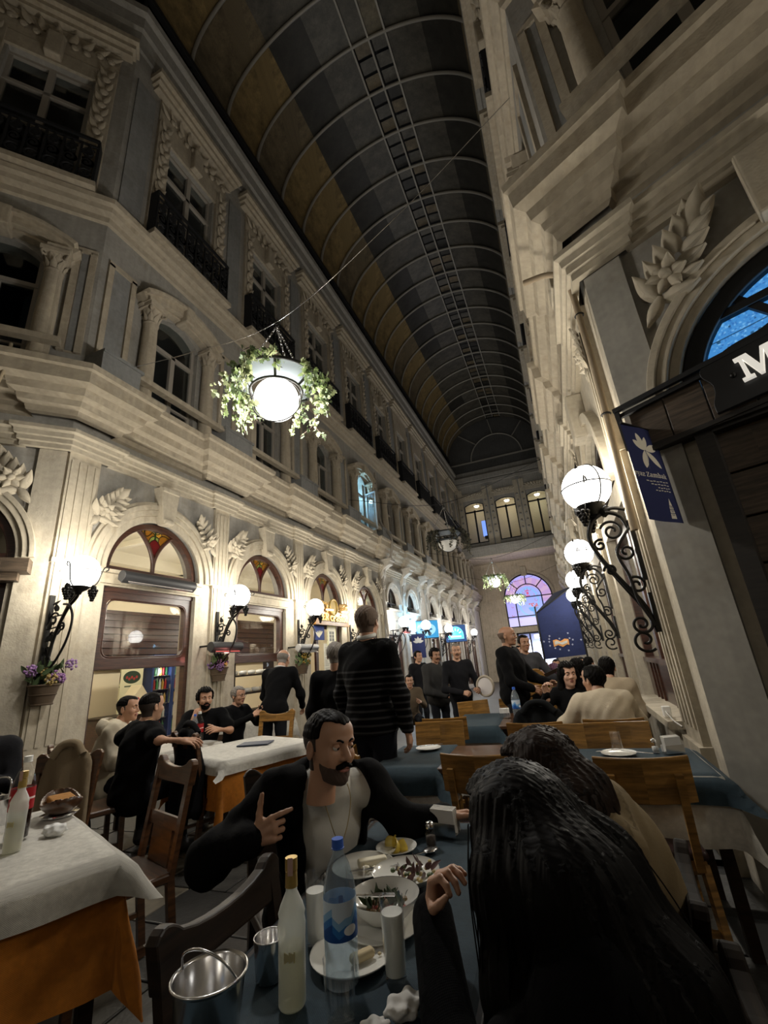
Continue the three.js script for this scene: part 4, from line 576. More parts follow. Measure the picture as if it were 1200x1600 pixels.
function basket(f, u, v, label, cols) {
  const p = f.p3(u, v, 0.1), t = thing('flower_basket', label, 'flower basket', p, Math.atan2(f.n[0], f.n[1]));
  obj('basket', [xf(new THREE.CylinderGeometry(0.15, 0.1, 0.2, 20, 1, true), 0, 0, 0.06), cyl(0.1, 0.1, 0.01, 0, -0.1, 0.06), torus(0.15, 0.012, 0, 0.1, 0.06, PI / 2), torus(0.125, 0.008, 0, 0, 0.06, PI / 2), torus(0.1, 0.012, 0, -0.1, 0.06, PI / 2)], std([0.09, 0.06, 0.035], { side: THREE.DoubleSide }), t);
  const lf = []; for (let k = 0; k < 46; k++) { const a = rnd() * 6.3, r = rr(0.02, 0.2); lf.push(xf(leaf(rr(0.07, 0.14), 0.028, 0.004, 0.5), Math.cos(a) * r, rr(0.06, 0.3), 0.06 + Math.sin(a) * r * 0.7, rr(-1.2, 1.2), rr(0, 6), rr(-1.2, 1.2))); } obj('leaves', lf, std([0.07, 0.11, 0.04], { side: THREE.DoubleSide }), t).userData.kind = 'stuff';
  for (let k = 0; k < 7; k++) { const g = [], x = rr(-0.16, 0.2), y = rr(0.1, 0.32), z = rr(0, 0.2); for (let j = 0; j < 26; j++) { const a = rnd() * 6.3, b = Math.acos(rr(-1, 1)), r = 0.055; g.push(ball(0.015, x + r * Math.sin(b) * Math.cos(a), y + r * Math.cos(b), z + r * Math.sin(b) * Math.sin(a), [1, 1, 1], 5)); } obj('blossom', g, std(cols[k % cols.length]), t); }
}
basket(FL, 0.08, 1.35, 'basket of purple blossoms under the first globe lamp', [[0.26, 0.13, 0.30], [0.30, 0.18, 0.36], [0.36, 0.26, 0.09]]);
basket(FL, 2.87, 1.42, 'basket of violet and yellow blossoms under the glowing heater', [[0.16, 0.09, 0.22], [0.2, 0.13, 0.26], [0.38, 0.27, 0.09]]);
basket(FL, 5.5, 1.4, 'basket of yellow blossoms under the silver heater', [[0.45, 0.30, 0.06], [0.36, 0.3, 0.1]]);
{ // restaurant entrance in the third bay
  const c = lb[2], t = thing('shop_sign', 'orange wooden restaurant sign with carved gold letters and round crest', 'sign'), F2 = new Facade(FL.pt(0), [0, -1], t);
  F2.add('board', [rbox(1.8, 0.36, 0.08, 0.02, c, 2.6, 0.16), box(1.9, 0.06, 0.2, c, 2.8, 0.12), box(1.84, 0.06, 0.14, c, 2.42, 0.14)], phys([0.55, 0.27, 0.06], { map: woodT, roughness: 0.4 }));
  F2.add('crest', [cyl(0.2, 0.2, 0.05, c, 2.86, 0.2, PI / 2, 0, 0, 28), torus(0.2, 0.025, c, 2.86, 0.225, 0, 0, 0, 28, 6)], std([0.48, 0.33, 0.09], { roughness: 0.4, metalness: 0.4 }));
  F2.add('scroll', [xf(acanthus(0.5), c - 0.25, 2.8, 0.18, 0, 0, 1.3), xf(acanthus(0.5), c + 0.25, 2.8, 0.18, 0, 0, -1.3)], std([0.5, 0.3, 0.08], { roughness: 0.5 }));
  const font = await new FontLoader().loadAsync('fonts/droid/droid_serif_bold.typeface.json');
  F2.add('lettering', xf(new TextGeometry('ER cPasion', { font, size: 0.19, depth: 0.025, curveSegments: 4 }), c - 0.62, 2.5, 0.2), std([0.75, 0.55, 0.16], { roughness: 0.4, metalness: 0.5 }));
  for (const q of [-0.35, 0.5]) { F2.add('sign_lamp', [box(0.3, 0.03, 0.06, c + q, 2.76, 0.3)], glow([1, 0.85, 0.6], 3)); pointLight(FL.p3(c + q, 2.72, 0.36), 0.22, WARM, 2, t); }
  const d = struct('door_2', 'dark red wooden entrance door under the orange sign', 'door');
  FL.add('door_frame', [box(0.1, 2.9, 0.14, c - 0.77, 1.25, -0.15), box(0.1, 2.9, 0.14, c + 0.77, 1.25, -0.15), box(1.64, 0.1, 0.14, c, 2.65, -0.15)], M.redwood, d);
  FL.add('door_leaf', [box(0.12, 2.5, 0.05, c - 0.6, 1.2, 0.02), box(0.12, 2.5, 0.05, c + 0.1, 1.2, 0.02), box(0.6, 0.14, 0.05, c - 0.25, 2.38, 0.02), box(0.6, 0.7, 0.04, c - 0.25, 0.4, 0.02)], M.redwood, d); FL.add('glass_pane', box(0.6, 1.6, 0.006, c - 0.25, 1.5, 0.02), M.glass, d);
  const paper = (w, h, draw) => new THREE.MeshStandardMaterial({ map: canvasTex(w, h, draw), roughness: 0.8 });
  const pl = (name, w, h, u, v, wo, mat, label, cat) => { const g = new THREE.BoxGeometry(w, h, 0.012); g.translate(u, v, wo); g.applyMatrix4(FL.m); tag(obj(name, g, mat, scene, true), label, cat); };
  pl('menu_sheet', 0.42, 1.0, c - 0.16, 1.45, 0.1, paper(256, 512, (x, w, h) => { x.fillStyle = '#d8d4c4'; x.fillRect(0, 0, w, h); x.fillStyle = '#6b675c'; for (let r = 0; r < 26; r++) if (r % 7) { x.fillRect(24, 30 + r * 18, 40 + rnd() * 110, 4); x.fillRect(205, 30 + r * 18, 24, 4); } }), 'tall pale printed menu sheet on the restaurant door', 'menu');
  pl('framed_poster', 0.46, 0.56, c + 0.02, 2.12, 0.12, paper(256, 300, (x, w, h) => { x.fillStyle = '#d9d38e'; x.fillRect(0, 0, w, h); x.fillStyle = '#e9e6d2'; x.fillRect(18, 18, w - 36, h - 36); for (let k = 0; k < 9; k++) { x.fillStyle = ['#5d5f60', '#8a8880', '#3f4448'][k % 3]; x.fillRect(60 + (k % 3) * 46, 80 + (k / 3 | 0) * 45, 38, 40); } }), 'yellow edged poster with grey pictures over the entrance', 'poster');
  pl('blue_sign', 0.5, 0.34, c - 0.62, 2.2, 0.12, paper(256, 176, (x, w, h) => { x.fillStyle = '#1c3170'; x.fillRect(0, 0, w, h); x.fillStyle = '#c9c4ae'; for (let k = 0; k < 5; k++) { x.beginPath(); x.ellipse(80 + k * 24, 110 - k * 4, 14, 46, -0.9 + k * 0.45, 0, 7); x.fill(); } }), 'blue plate with pale petals left of the entrance poster', 'sign');
}
// inside the restaurant: pendants, fridges, poster, paper box, counter shelves
const rlM = glow([1, 0.88, 0.66], 4);
for (const [x, z, s] of [[-7.6, -5.2, 'near the first arched window'], [-7.6, -8, 'behind the second arched window'], [-7.4, -11.5, 'behind the entrance bay']]) {
  const t = thing('chandelier', `branched chandelier with pale bulbs inside the restaurant ${s}`, 'chandelier', [x, 3.0, z]);
  obj('stem', [cyl(0.012, 0.012, 1.3, 0, 0.66, 0), lathe([[0, -0.1], [0.05, -0.05], [0.03, 0.05], [0.06, 0.1], [0, 0.16]], 12)], M.iron, t);
  for (let k = 0; k < 5; k++) { const a = k * 1.257; obj('arm', tube([[0, 0, 0], [Math.cos(a) * 0.15, -0.08, Math.sin(a) * 0.15], [Math.cos(a) * 0.28, 0.02, Math.sin(a) * 0.28]], 0.01, 16, 5), M.iron, t); const b = obj('bulb', ball(0.05, Math.cos(a) * 0.28, 0.09, Math.sin(a) * 0.28, [1, 1.25, 1]), rlM, t); b.castShadow = false; }
  pointLight([0, -0.16, 0], 5, WARM, 6, t);
}
function fridge(z, label) {
  const t = thing('drinks_fridge', label, 'fridge', [-9.1, 0, z], PI / 2);
  obj('cabinet', [box(0.56, 1.95, 0.05, 0, 0.98, -0.2), box(0.05, 1.95, 0.44, -0.27, 0.98, 0), box(0.05, 1.95, 0.44, 0.27, 0.98, 0), box(0.58, 0.22, 0.46, 0, 1.86, 0), box(0.58, 0.18, 0.46, 0, 0.09, 0)], std([0.02, 0.04, 0.13], { roughness: 0.4 }), t);
  for (let s = 0; s < 5; s++) { obj('shelf', box(0.48, 0.015, 0.36, 0, 0.3 + s * 0.3, 0.0), M.chrome, t); for (let k = 0; k < 6; k++) obj('drink_bottle', [cyl(0.03, 0.03, 0.16, -0.2 + k * 0.08, 0.39 + s * 0.3, 0.1, 0, 0, 0, 8), cyl(0.012, 0.02, 0.06, -0.2 + k * 0.08, 0.5 + s * 0.3, 0.1, 0, 0, 0, 8)], std([[0.3, 0.02, 0.02], [0.05, 0.2, 0.07], [0.5, 0.5, 0.45], [0.4, 0.25, 0.05]][(k + s) % 4], { roughness: 0.3 }), t); }
  obj('glass_door', box(0.5, 1.5, 0.01, 0, 0.98, 0.23), M.glass, t); obj('door_handle', box(0.02, 0.4, 0.03, 0.2, 1.1, 0.25), M.chrome, t);
  obj('tube_lamp', box(0.4, 0.02, 0.02, 0, 1.73, 0.18), glow([0.8, 0.9, 1], 3), t); pointLight([0, 1.6, 0.12], 0.5, [0.8, 0.9, 1], 3, t);
}
fridge(-8.12, 'left blue framed drinks fridge seen through the first window'); fridge(-8.72, 'right blue framed drinks fridge seen through the first window');
{ const m = new THREE.MeshStandardMaterial({ roughness: 0.8, map: canvasTex(256, 512, (x, w, h) => { x.fillStyle = '#cfc9a4'; x.fillRect(0, 0, w, h); x.fillStyle = '#22331f'; x.beginPath(); x.ellipse(128, 100, 100, 56, 0, 0, 7); x.fill(); x.fillStyle = '#8e2a22'; for (let k = 0; k < 5; k++) { x.beginPath(); x.arc(70 + k * 28, 100 + (k % 2) * 14, 13, 0, 7); x.fill(); } x.fillStyle = '#4b5540'; x.fillRect(50, 172, 156, 12); }) });
  const g = new THREE.BoxGeometry(0.55, 1.2, 0.03); g.rotateY(PI / 2); g.translate(-9.0, 1.15, -7.4); tag(obj('poster_board', g, m, scene, true), 'pale green board with a dark oval emblem inside the first window', 'poster');
  const c = thing('cardboard_box', 'pale gabled paper box with red tulips inside the first window', 'box', [-8.5, 0.8, -7.0], PI / 2); obj('box_body', ext(poly([[-0.2, 0], [0.2, 0], [0.2, 0.3], [0, 0.55], [-0.2, 0.3]]), 0.3, 0.005), std([0.7, 0.62, 0.42]), c); obj('tulip_print', [ball(0.05, -0.07, 0.26, 0.31, [0.8, 1.2, 0.1], 8), ball(0.05, 0.09, 0.24, 0.31, [0.8, 1.2, 0.1], 8)], std([0.5, 0.06, 0.05]), c);
  const ct = thing('service_counter', 'wooden service counter inside the restaurant', 'counter', [-8.7, 0, -7.0]); obj('body', box(0.7, 0.76, 1.2, 0, 0.38, 0), M.redwood, ct); obj('top', rbox(0.76, 0.04, 1.3, 0.01, 0, 0.78, 0), M.darkwood, ct);
  const sh = thing('crockery_shelf', 'shelf rack of crockery inside the second arched window', 'shelf', [-7.4, 0, -9.4], PI / 2); obj('rack', [box(1.6, 0.04, 0.4, 0, 0.95, 0), box(1.6, 0.04, 0.4, 0, 1.35, 0), box(1.6, 0.04, 0.4, 0, 0.55, 0), ...[-0.8, 0.8].map(q => box(0.05, 1.7, 0.4, q, 0.85, 0))], M.darkwood, sh); for (let k = 0; k < 9; k++) obj('plate_stack', lathe([[0, 0], [0.09, 0.01], [0.1, 0.09], [0, 0.1]], 14).translate(-0.65 + k * 0.16, k % 2 ? 0.97 : 1.37, 0.05), M.china, sh);
}
// far shops on the left: blue signs and lit fronts
{
  const sg = (name, label, p, w, h, draw, k = 1.2, turn = PI / 2) => { const t = thing(name, label, 'sign', p, turn); const tx = canvasTex(256, Math.round(256 * h / w), draw); obj('sign_box', rbox(w + 0.04, h + 0.04, 0.1, 0.02, 0, 0, -0.06), casing, t); const g = new THREE.PlaneGeometry(w, h); const m = obj('sign_face', g, new THREE.MeshStandardMaterial({ color: 0x000000, emissive: 0xffffff, emissiveMap: tx, emissiveIntensity: k, roughness: 0.4 }), t, true); return t; };
  const arch = (c, w, h) => { c.fillStyle = '#123a6a'; c.fillRect(0, 0, w, h); c.strokeStyle = '#7fe0ff'; c.fillStyle = '#4fb8e8'; c.lineWidth = 10; c.beginPath(); c.arc(w / 2, h * 0.6, w * 0.36, PI, 0); c.lineTo(w * 0.86, h * 0.82); c.lineTo(w * 0.14, h * 0.82); c.closePath(); c.fill(); c.stroke(); c.fillStyle = '#e8f8ff'; for (let k = 0; k < 5; k++) { c.save(); c.translate(w / 2, h * 0.6); c.rotate(-1.1 + k * 0.55); c.fillRect(-7, -w * 0.3, 14, w * 0.12); c.restore(); } c.fillRect(w * 0.24, h * 0.64, w * 0.52, h * 0.1); };
  const s1 = sg('lit_sign', 'blue lit sign with a pale arched emblem on the left facade', [-5.1, 2.46, -22.4], 1.1, 0.8, arch, 1.3, 0.6); pointLight([0, 0, 0.4], 1.5, [0.25, 0.65, 1], 4, s1);
  const s2 = sg('lit_sign', 'round cornered pale blue lit sign behind a globe lamp', [-5.4, 2.55, -18.3], 1.1, 0.7, (c, w, h) => { c.fillStyle = '#3d9fd6'; c.fillRect(0, 0, w, h); c.fillStyle = '#a9e4ff'; c.beginPath(); c.ellipse(w / 2, h / 2, w * 0.4, h * 0.38, 0, 0, 7); c.fill(); c.fillStyle = '#2b6d9c'; c.fillRect(w * 0.25, h * 0.45, w * 0.5, h * 0.1); }, 0.8, 0.7); pointLight([-0.2, 0.2, 0.3], 2.4, [0.2, 0.6, 1], 4, s2);
  const s3 = thing('neon_tube', 'blue neon tube washing the white wall above the shops', 'sign', [-5.55, 2.95, -16.6], PI / 2); obj('tube', cyl(0.02, 0.02, 1.2, 0, 0, 0, 0, 0, PI / 2, 8), glow([0.25, 0.65, 1], 4), s3); obj('holder', [box(0.04, 0.05, 0.16, -0.5, 0, -0.06), box(0.04, 0.05, 0.16, 0.5, 0, -0.06)], M.iron, s3); pointLight([0, 0.05, 0.3], 2.0, [0.2, 0.6, 1], 4, s3);
  const fb = thing('shop_flag', 'small navy flag with white flower hanging from the left facade', 'flag', [-5.2, 1.55, -16.4], 0.3); obj('flag_cloth', box(0.5, 0.85, 0.02, 0, 0.3, 0), std([0.02, 0.03, 0.12]), fb); obj('flower_print', [0, 1, 2, 3, 4].map(k => xf(leaf(0.2, 0.05, 0.004, 0), 0, 0.45, 0.012, 0, 0, (k - 2) * 0.7)), std([0.7, 0.7, 0.65]), fb); obj('flag_rod', [cyl(0.012, 0.012, 0.62, -0.05, 0.74, 0, 0, 0, PI / 2, 8)], M.iron, fb);
  const litShop = glow([0.85, 0.9, 1], 1.1), backM = std([0.5, 0.47, 0.42]);
  farC.forEach((c, i) => { const F2 = FL, d = struct(`door_${3 + i}`, `open shop door with wooden frame in far bay ${ordinal[i]} of the left side`, 'door'); F2.add('door_frame', [box(0.08, 2.7, 0.1, c - 0.66, 0.98, -0.1), box(0.08, 2.7, 0.1, c + 0.66, 0.98, -0.1), box(1.4, 0.08, 0.1, c, 2.27, -0.1), box(0.06, 2.5, 0.08, c, 1, -0.1)], M.redwood, d); F2.add('glass_pane', box(1.3, 2.4, 0.006, c, 1, -0.12), M.glass, d); F2.add('shop_back', [box(1.5, 2.6, 0.04, c, 0.9, -1.2)], backM, d); F2.add('shelf', [0.5, 1, 1.5].map(y => box(1.3, 0.04, 0.3, c, y, -1.0)), M.darkwood, d); F2.add('lit_ceiling_lamp', box(0.7, 0.04, 0.3, c, 2.15, -0.7), litShop, d); pointLight(F2.p3(c, 2.0, -0.65), 1.4, i === 1 || i === 0 ? [0.85, 0.9, 1] : WARM, 4, d); });
}
// open casement lit blue on the first floor
{ const c = lb[3], t = thing('open_casement', 'open white casement window lit blue on the first floor', 'window'); const F2 = new Facade(FL.pt(0), [0, -1], t);
  F2.add('sash', [box(0.05, 1.4, 0.04, 0.02, 0, 0), box(0.05, 1.4, 0.04, 0.44, 0, 0), box(0.46, 0.05, 0.04, 0.23, 0.68, 0), box(0.46, 0.05, 0.04, 0.23, -0.68, 0)].map(g => xf(g, c + 0.47, 6.45, 0.02, 0, -1.9, 0).rotateY(0)), std([0.6, 0.6, 0.58])); F2.add('glass_pane', xf(box(0.42, 1.36, 0.006, 0.23, 0, 0), c + 0.47, 6.45, 0.02, 0, -1.9, 0), M.glass);
  F2.add('blue_curtain', slab(c - 0.5, c + 0.5, 5.7, 7.8, [], 0.01, -0.7), std([0.55, 0.75, 0.85])); const l = pointLight(FL.p3(c, 7.1, -0.45), 2.5, [0.4, 0.75, 1], 3, t); F2.add('bulb_lamp', xf(ball(0.05), c, 7.1, -0.45), glow([0.5, 0.8, 1], 3)); }

// ───────── end wall: lit rooms, stained window, doors; navy awning ─────────
for (const [x, y, c, k] of [[-4.5, 12.2, WARM, 0.35], [-2.2, 12.2, WARM, 0.6], [0.0, 12.2, [0.9, 1, 0.9], 0.6]]) { const l = thing('ceiling_light', `ceiling light inside upper end window ${x < -4 ? 'at the left' : x < -1 ? 'in the middle' : 'at the right'}`, 'light', [x, y, -32.5]); obj('bowl', lathe([[0, -0.1], [0.16, -0.06], [0.2, 0.02], [0, 0.05]], 16), glow([1, 0.95, 0.75], 4), l); obj('stem', cyl(0.02, 0.02, 0.4, 0, 0.22, 0), M.iron, l); pointLight([0, -0.2, 0], k, c, 5, l); }
{ const t = thing('table_lamp', 'small blue screen glow in the left upper end window', 'screen', [-4.0, 9.6, -32.0]); obj('screen', box(0.5, 1.2, 0.05, 0, 0.6, 0), glow([0.2, 0.35, 1], 0.9), t); obj('stand', box(0.3, 0.2, 0.3, 0, -0.1, 0), M.iron, t); }
{
  const W = windowGroup('large arched stained glass window glowing violet at the end of the passage');
  const tx = canvasTex(512, 600, (c, w, h) => {
    const g = c.createLinearGradient(0, 0, 0, 1); c.fillStyle = '#a9a2ea'; c.fillRect(0, 0, w, h);
    for (let k = 0; k < 16; k++) { const a = PI + k / 15 * PI; c.fillStyle = k % 2 ? '#b795c9' : '#c3a0c4'; c.beginPath(); c.moveTo(256, 300); c.arc(256, 300, 256, a, a + 0.22); c.fill(); }
    c.fillStyle = '#98a6ee'; c.beginPath(); c.arc(256, 290, 150, PI, 0); c.lineTo(406, 480); c.lineTo(106, 480); c.fill(); c.strokeStyle = '#7fb4ee'; c.lineWidth = 16; c.beginPath(); c.moveTo(256, 160); c.bezierCurveTo(360, 200, 380, 300, 340, 400); c.bezierCurveTo(380, 450, 330, 520, 250, 480); c.bezierCurveTo(140, 460, 140, 330, 170, 250); c.bezierCurveTo(190, 200, 220, 170, 256, 160); c.stroke();
    c.fillStyle = '#d0507a'; c.fillRect(238, 190, 34, 12); c.fillRect(244, 210, 24, 30); c.fillRect(230, 250, 48, 10); c.fillStyle = '#4f9be0'; c.beginPath(); c.arc(290, 390, 50, 0, PI); c.fill(); c.fillRect(284, 430, 10, 40); c.fillStyle = '#c85a50'; for (let k = 0; k < 9; k++) { c.beginPath(); c.arc(240 + rnd() * 100, 350 + rnd() * 40, 8, 0, 7); c.fill(); } c.strokeStyle = '#b56a8a'; c.lineWidth = 4; for (let k = 0; k < 26; k++) { c.beginPath(); c.arc(30 + rnd() * 450, 30 + rnd() * 540, 8 + rnd() * 16, 0, 4); c.stroke(); }
    c.fillStyle = 'rgba(230,225,255,0.5)'; c.fillRect(0, 500, w, 100);
  });
  const s = new THREE.Shape(); s.moveTo(-1.7, 3.0); s.lineTo(1.7, 3.0); s.lineTo(1.7, 5.1); s.absarc(0, 5.1, 1.7, 0, PI, false); s.closePath(); const g = new THREE.ShapeGeometry(s, 28), p = g.attributes.position, uv = g.attributes.uv; for (let i = 0; i < p.count; i++) uv.setXY(i, p.getX(i) / 3.4 + 0.5, (p.getY(i) - 3) / 3.8); g.translate(-2.05, 0, -34.35);
  obj('stained_glass', g, new THREE.MeshStandardMaterial({ color: 0x000000, emissive: 0xffffff, emissiveMap: tx, emissiveIntensity: 0.85, roughness: 0.3 }), W, true);
  const c = -2.05, y = 5.1; obj('leading', [...[0.25, 0.5, 0.75].map(t => bar([c + 0.95 * Math.cos(PI * t), y + 0.95 * Math.sin(PI * t), -34.3], [c + 1.7 * Math.cos(PI * t), y + 1.7 * Math.sin(PI * t), -34.3], 0.07)), xf(new THREE.TorusGeometry(0.95, 0.04, 5, 24, PI), c, y, -34.3), xf(new THREE.TorusGeometry(1.68, 0.06, 5, 30, PI), c, y, -34.3), ...[-1.68, -0.95, 0.95, 1.68].map(q => box(0.08, 2.1, 0.06, c + q, 4.05, -34.3)), box(3.4, 0.07, 0.06, c, 5.1, -34.3), box(3.4, 0.07, 0.06, c, 3.75, -34.3), box(3.4, 0.1, 0.06, c, 3.02, -34.3)], M.ironDull, W);
  const l = new THREE.RectAreaLight(rgb(0.62, 0.55, 1), 0.8, 3, 3.2); l.position.set(-2.05, 4.8, -34.2); l.lookAt(-2.05, 4.8, 0); l.name = 'window_light'; W.add(l);
  const d = struct('door_10', 'bright doorway to the street under the stained window', 'door'); obj('door_frame', [box(0.12, 3.5, 0.2, -3.25, 0.85, -34.3), box(0.12, 3.5, 0.2, -0.85, 0.85, -34.3), box(2.5, 0.12, 0.2, -2.05, 2.55, -34.3), box(0.1, 3.4, 0.1, -2.4, 0.8, -34.3)], M.ironDull, d);
  const st = thing('street_display', 'bright blue and white lit shopfront beyond the far doorway', 'shopfront', [-2.05, -0.6, -35.6]); obj('back_board', box(3, 4, 0.1, 0, 1.6, -0.1), std([0.3, 0.32, 0.45]), st); obj('lit_panel_sign', [box(0.7, 2.2, 0.06, -0.8, 1.6, 0), box(0.9, 2.0, 0.06, 0.6, 1.5, 0), box(0.5, 0.3, 0.06, 0.1, 2.9, 0)], glow([0.75, 0.8, 1], 2.2), st); pointLight([0, 1.8, 0.6], 12, [0.7, 0.75, 1], 6, st);
}
{ // navy awning curtain at the right of the passage
  const t = thing('awning_screen', 'navy blue awning screen with an orange scroll logo in the distance', 'awning', [-0.7, floorY(-14), -14.0]);
  const s = poly([[0, 1.3], [1.15, 1.35], [1.15, 3.25], [0.02, 2.6]]), cloth = new THREE.MeshStandardMaterial({ color: rgb(0.012, 0.024, 0.11), roughness: 0.8, map: clothT });
  obj('cloth', ext(s, 0.02), cloth, t); obj('canopy', (() => { const g = new THREE.BufferGeometry(); g.setAttribute('position', new THREE.Float32BufferAttribute([0, 2.62, 0, 1.15, 3.27, 0, 1.15, 3.27, -3.2, 0, 2.62, -3.2, 0.58, 3.3, -1.6], 3)); g.setIndex([0, 1, 4, 1, 2, 4, 2, 3, 4, 3, 0, 4]); g.computeVertexNormals(); return g; })(), cloth, t);
  obj('post', [cyl(0.025, 0.025, 2.8, 0, 1.4, 0.03), cyl(0.025, 0.025, 3.4, 1.14, 1.7, 0.03), cyl(0.02, 0.02, 1.35, 0.58, 2.93, 0.03, 0, 0, -1.05)], M.iron, t);
  obj('scroll_logo', ext(poly([[0.32, 1.62], [0.44, 1.66], [0.56, 1.6], [0.68, 1.66], [0.74, 1.64], [0.74, 1.8], [0.64, 1.82], [0.52, 1.76], [0.42, 1.82], [0.32, 1.8]]), 0.02).translate(0, 0, 0.02), std([0.75, 0.36, 0.12]), t); obj('logo_page', ext(poly([[0.36, 1.67], [0.46, 1.7], [0.56, 1.66], [0.7, 1.7], [0.7, 1.77], [0.54, 1.72], [0.42, 1.78], [0.36, 1.76]]), 0.01).translate(0, 0, 0.04), std([0.6, 0.6, 0.55]), t);
  const fl = []; for (let k = 0; k < 16; k++) { const x = rr(0.05, 1.1), y = rr(1.35, 2.0); for (let j = 0; j < 4; j++) fl.push(xf(leaf(0.03, 0.01, 0.002, 0), x, y, 0.024, 0, 0, j * 1.57 + k)); } obj('flower_print', fl, std([0.4, 0.42, 0.55]), t);
}

// ───────── furniture ─────────
function arcPanel(w, h, t, sag, y0, z0, n = 10) {   // upright panel bowed backwards
  const s = new THREE.Shape(); for (let i = 0; i <= n; i++) { const u = i / n * 2 - 1; const x = u * w / 2, z = -sag * (1 - u * u); i ? s.lineTo(x, z) : s.moveTo(x, z); } for (let i = n; i >= 0; i--) { const u = i / n * 2 - 1; s.lineTo(u * w / 2, -sag * (1 - u * u) - t); }
  s.closePath(); const g = ext(s, h, 0.006, 6); g.rotateX(-PI / 2); g.scale(1, 1, -1); const a = g.index ? g.index.array : null; const q = g.toNonIndexed ? (g.index ? g.toNonIndexed() : g) : g; const p = q.attributes.position; for (let i = 0; i < p.count; i += 3) for (const k of [0, 1, 2]) { const A = p.getComponent(i, k), B = p.getComponent(i + 2, k); p.setComponent(i, k, B); p.setComponent(i + 2, k, A); } q.computeVertexNormals(); q.translate(0, y0, z0); return q;
}
// honey plywood chair: bowed back panel on two posts, dark pad, four legs, stretchers; faces +z
function honeyChair(label, pos, turn, group = 'honey coloured plywood chairs') {
  const t = thing('plywood_chair', label, 'chair', pos, turn, group);
  const bk = arcPanel(0.42, 0.19, 0.014, 0.035, 0, 0); bk.applyMatrix4(new THREE.Matrix4().makeRotationX(-0.13)); bk.translate(0, 0.68, -0.205);
  obj('backrest', bk, M.honey, t);
  obj('seat', rbox(0.4, 0.045, 0.4, 0.02, 0, 0.452, 0.01, 0, 0, 0, 3), phys([0.03, 0.012, 0.012], { roughness: 0.4 }), t);
  obj('seat_frame', [box(0.36, 0.05, 0.02, 0, 0.41, 0.185), box(0.36, 0.05, 0.02, 0, 0.41, -0.185), box(0.02, 0.05, 0.36, 0.175, 0.41, 0), box(0.02, 0.05, 0.36, -0.175, 0.41, 0)], M.honey, t);
  for (const x of [-1, 1]) { obj('back_post', [bar([x * 0.15, 0.40, -0.2], [x * 0.145, 0.8, -0.275], 0.035, 0.022)], M.honey, t); obj('leg', bar([x * 0.17, 0.42, -0.18], [x * 0.18, 0, -0.24], 0.032), M.honey, t); obj('leg', bar([x * 0.17, 0.42, 0.18], [x * 0.18, 0, 0.2], 0.032), M.honey, t); }
  obj('stretcher', bar([-0.175, 0.2, 0.19], [0.175, 0.2, 0.19], 0.022), M.honey, t); obj('stretcher', bar([-0.175, 0.18, -0.21], [0.175, 0.18, -0.21], 0.022), M.honey, t);
  return t;
}
// brown chair with a crested top rail, lower rail and splat; faces +z
function brownChair(label, pos, turn, mat = M.brownchair) {
  const t = thing('wooden_chair', label, 'chair', pos, turn, 'brown wooden chairs');
  const s = new THREE.Shape(); s.moveTo(-0.22, 0); s.lineTo(0.22, 0); s.lineTo(0.23, 0.1); s.bezierCurveTo(0.21, 0.14, 0.18, 0.13, 0.15, 0.1); s.bezierCurveTo(0.08, 0.07, -0.08, 0.07, -0.15, 0.1); s.bezierCurveTo(-0.18, 0.13, -0.21, 0.14, -0.23, 0.1); s.closePath();
  obj('top_rail', xf(ext(s, 0.025, 0.006, 6), 0, 0.84, -0.29, -0.12), mat, t); obj('lower_rail', box(0.36, 0.06, 0.022, 0, 0.66, -0.245, -0.12), mat, t); obj('splat', box(0.24, 0.17, 0.012, 0, 0.55, -0.228, -0.12), mat, t);
  obj('seat', rbox(0.43, 0.045, 0.43, 0.015, 0, 0.45, 0.0, 0, 0, 0, 2), mat, t);
  for (const x of [-1, 1]) { obj('back_post', bar([x * 0.195, 0.43, -0.2], [x * 0.2, 0.9, -0.28], 0.04, 0.028), mat, t); obj('leg', bar([x * 0.195, 0.45, -0.2], [x * 0.195, 0, -0.25], 0.036), mat, t); obj('leg', bar([x * 0.19, 0.45, 0.19], [x * 0.19, 0, 0.2], 0.036), mat, t); obj('stretcher', bar([x * 0.19, 0.2, -0.22], [x * 0.19, 0.2, 0.2], 0.022), mat, t); }
  return t;
}
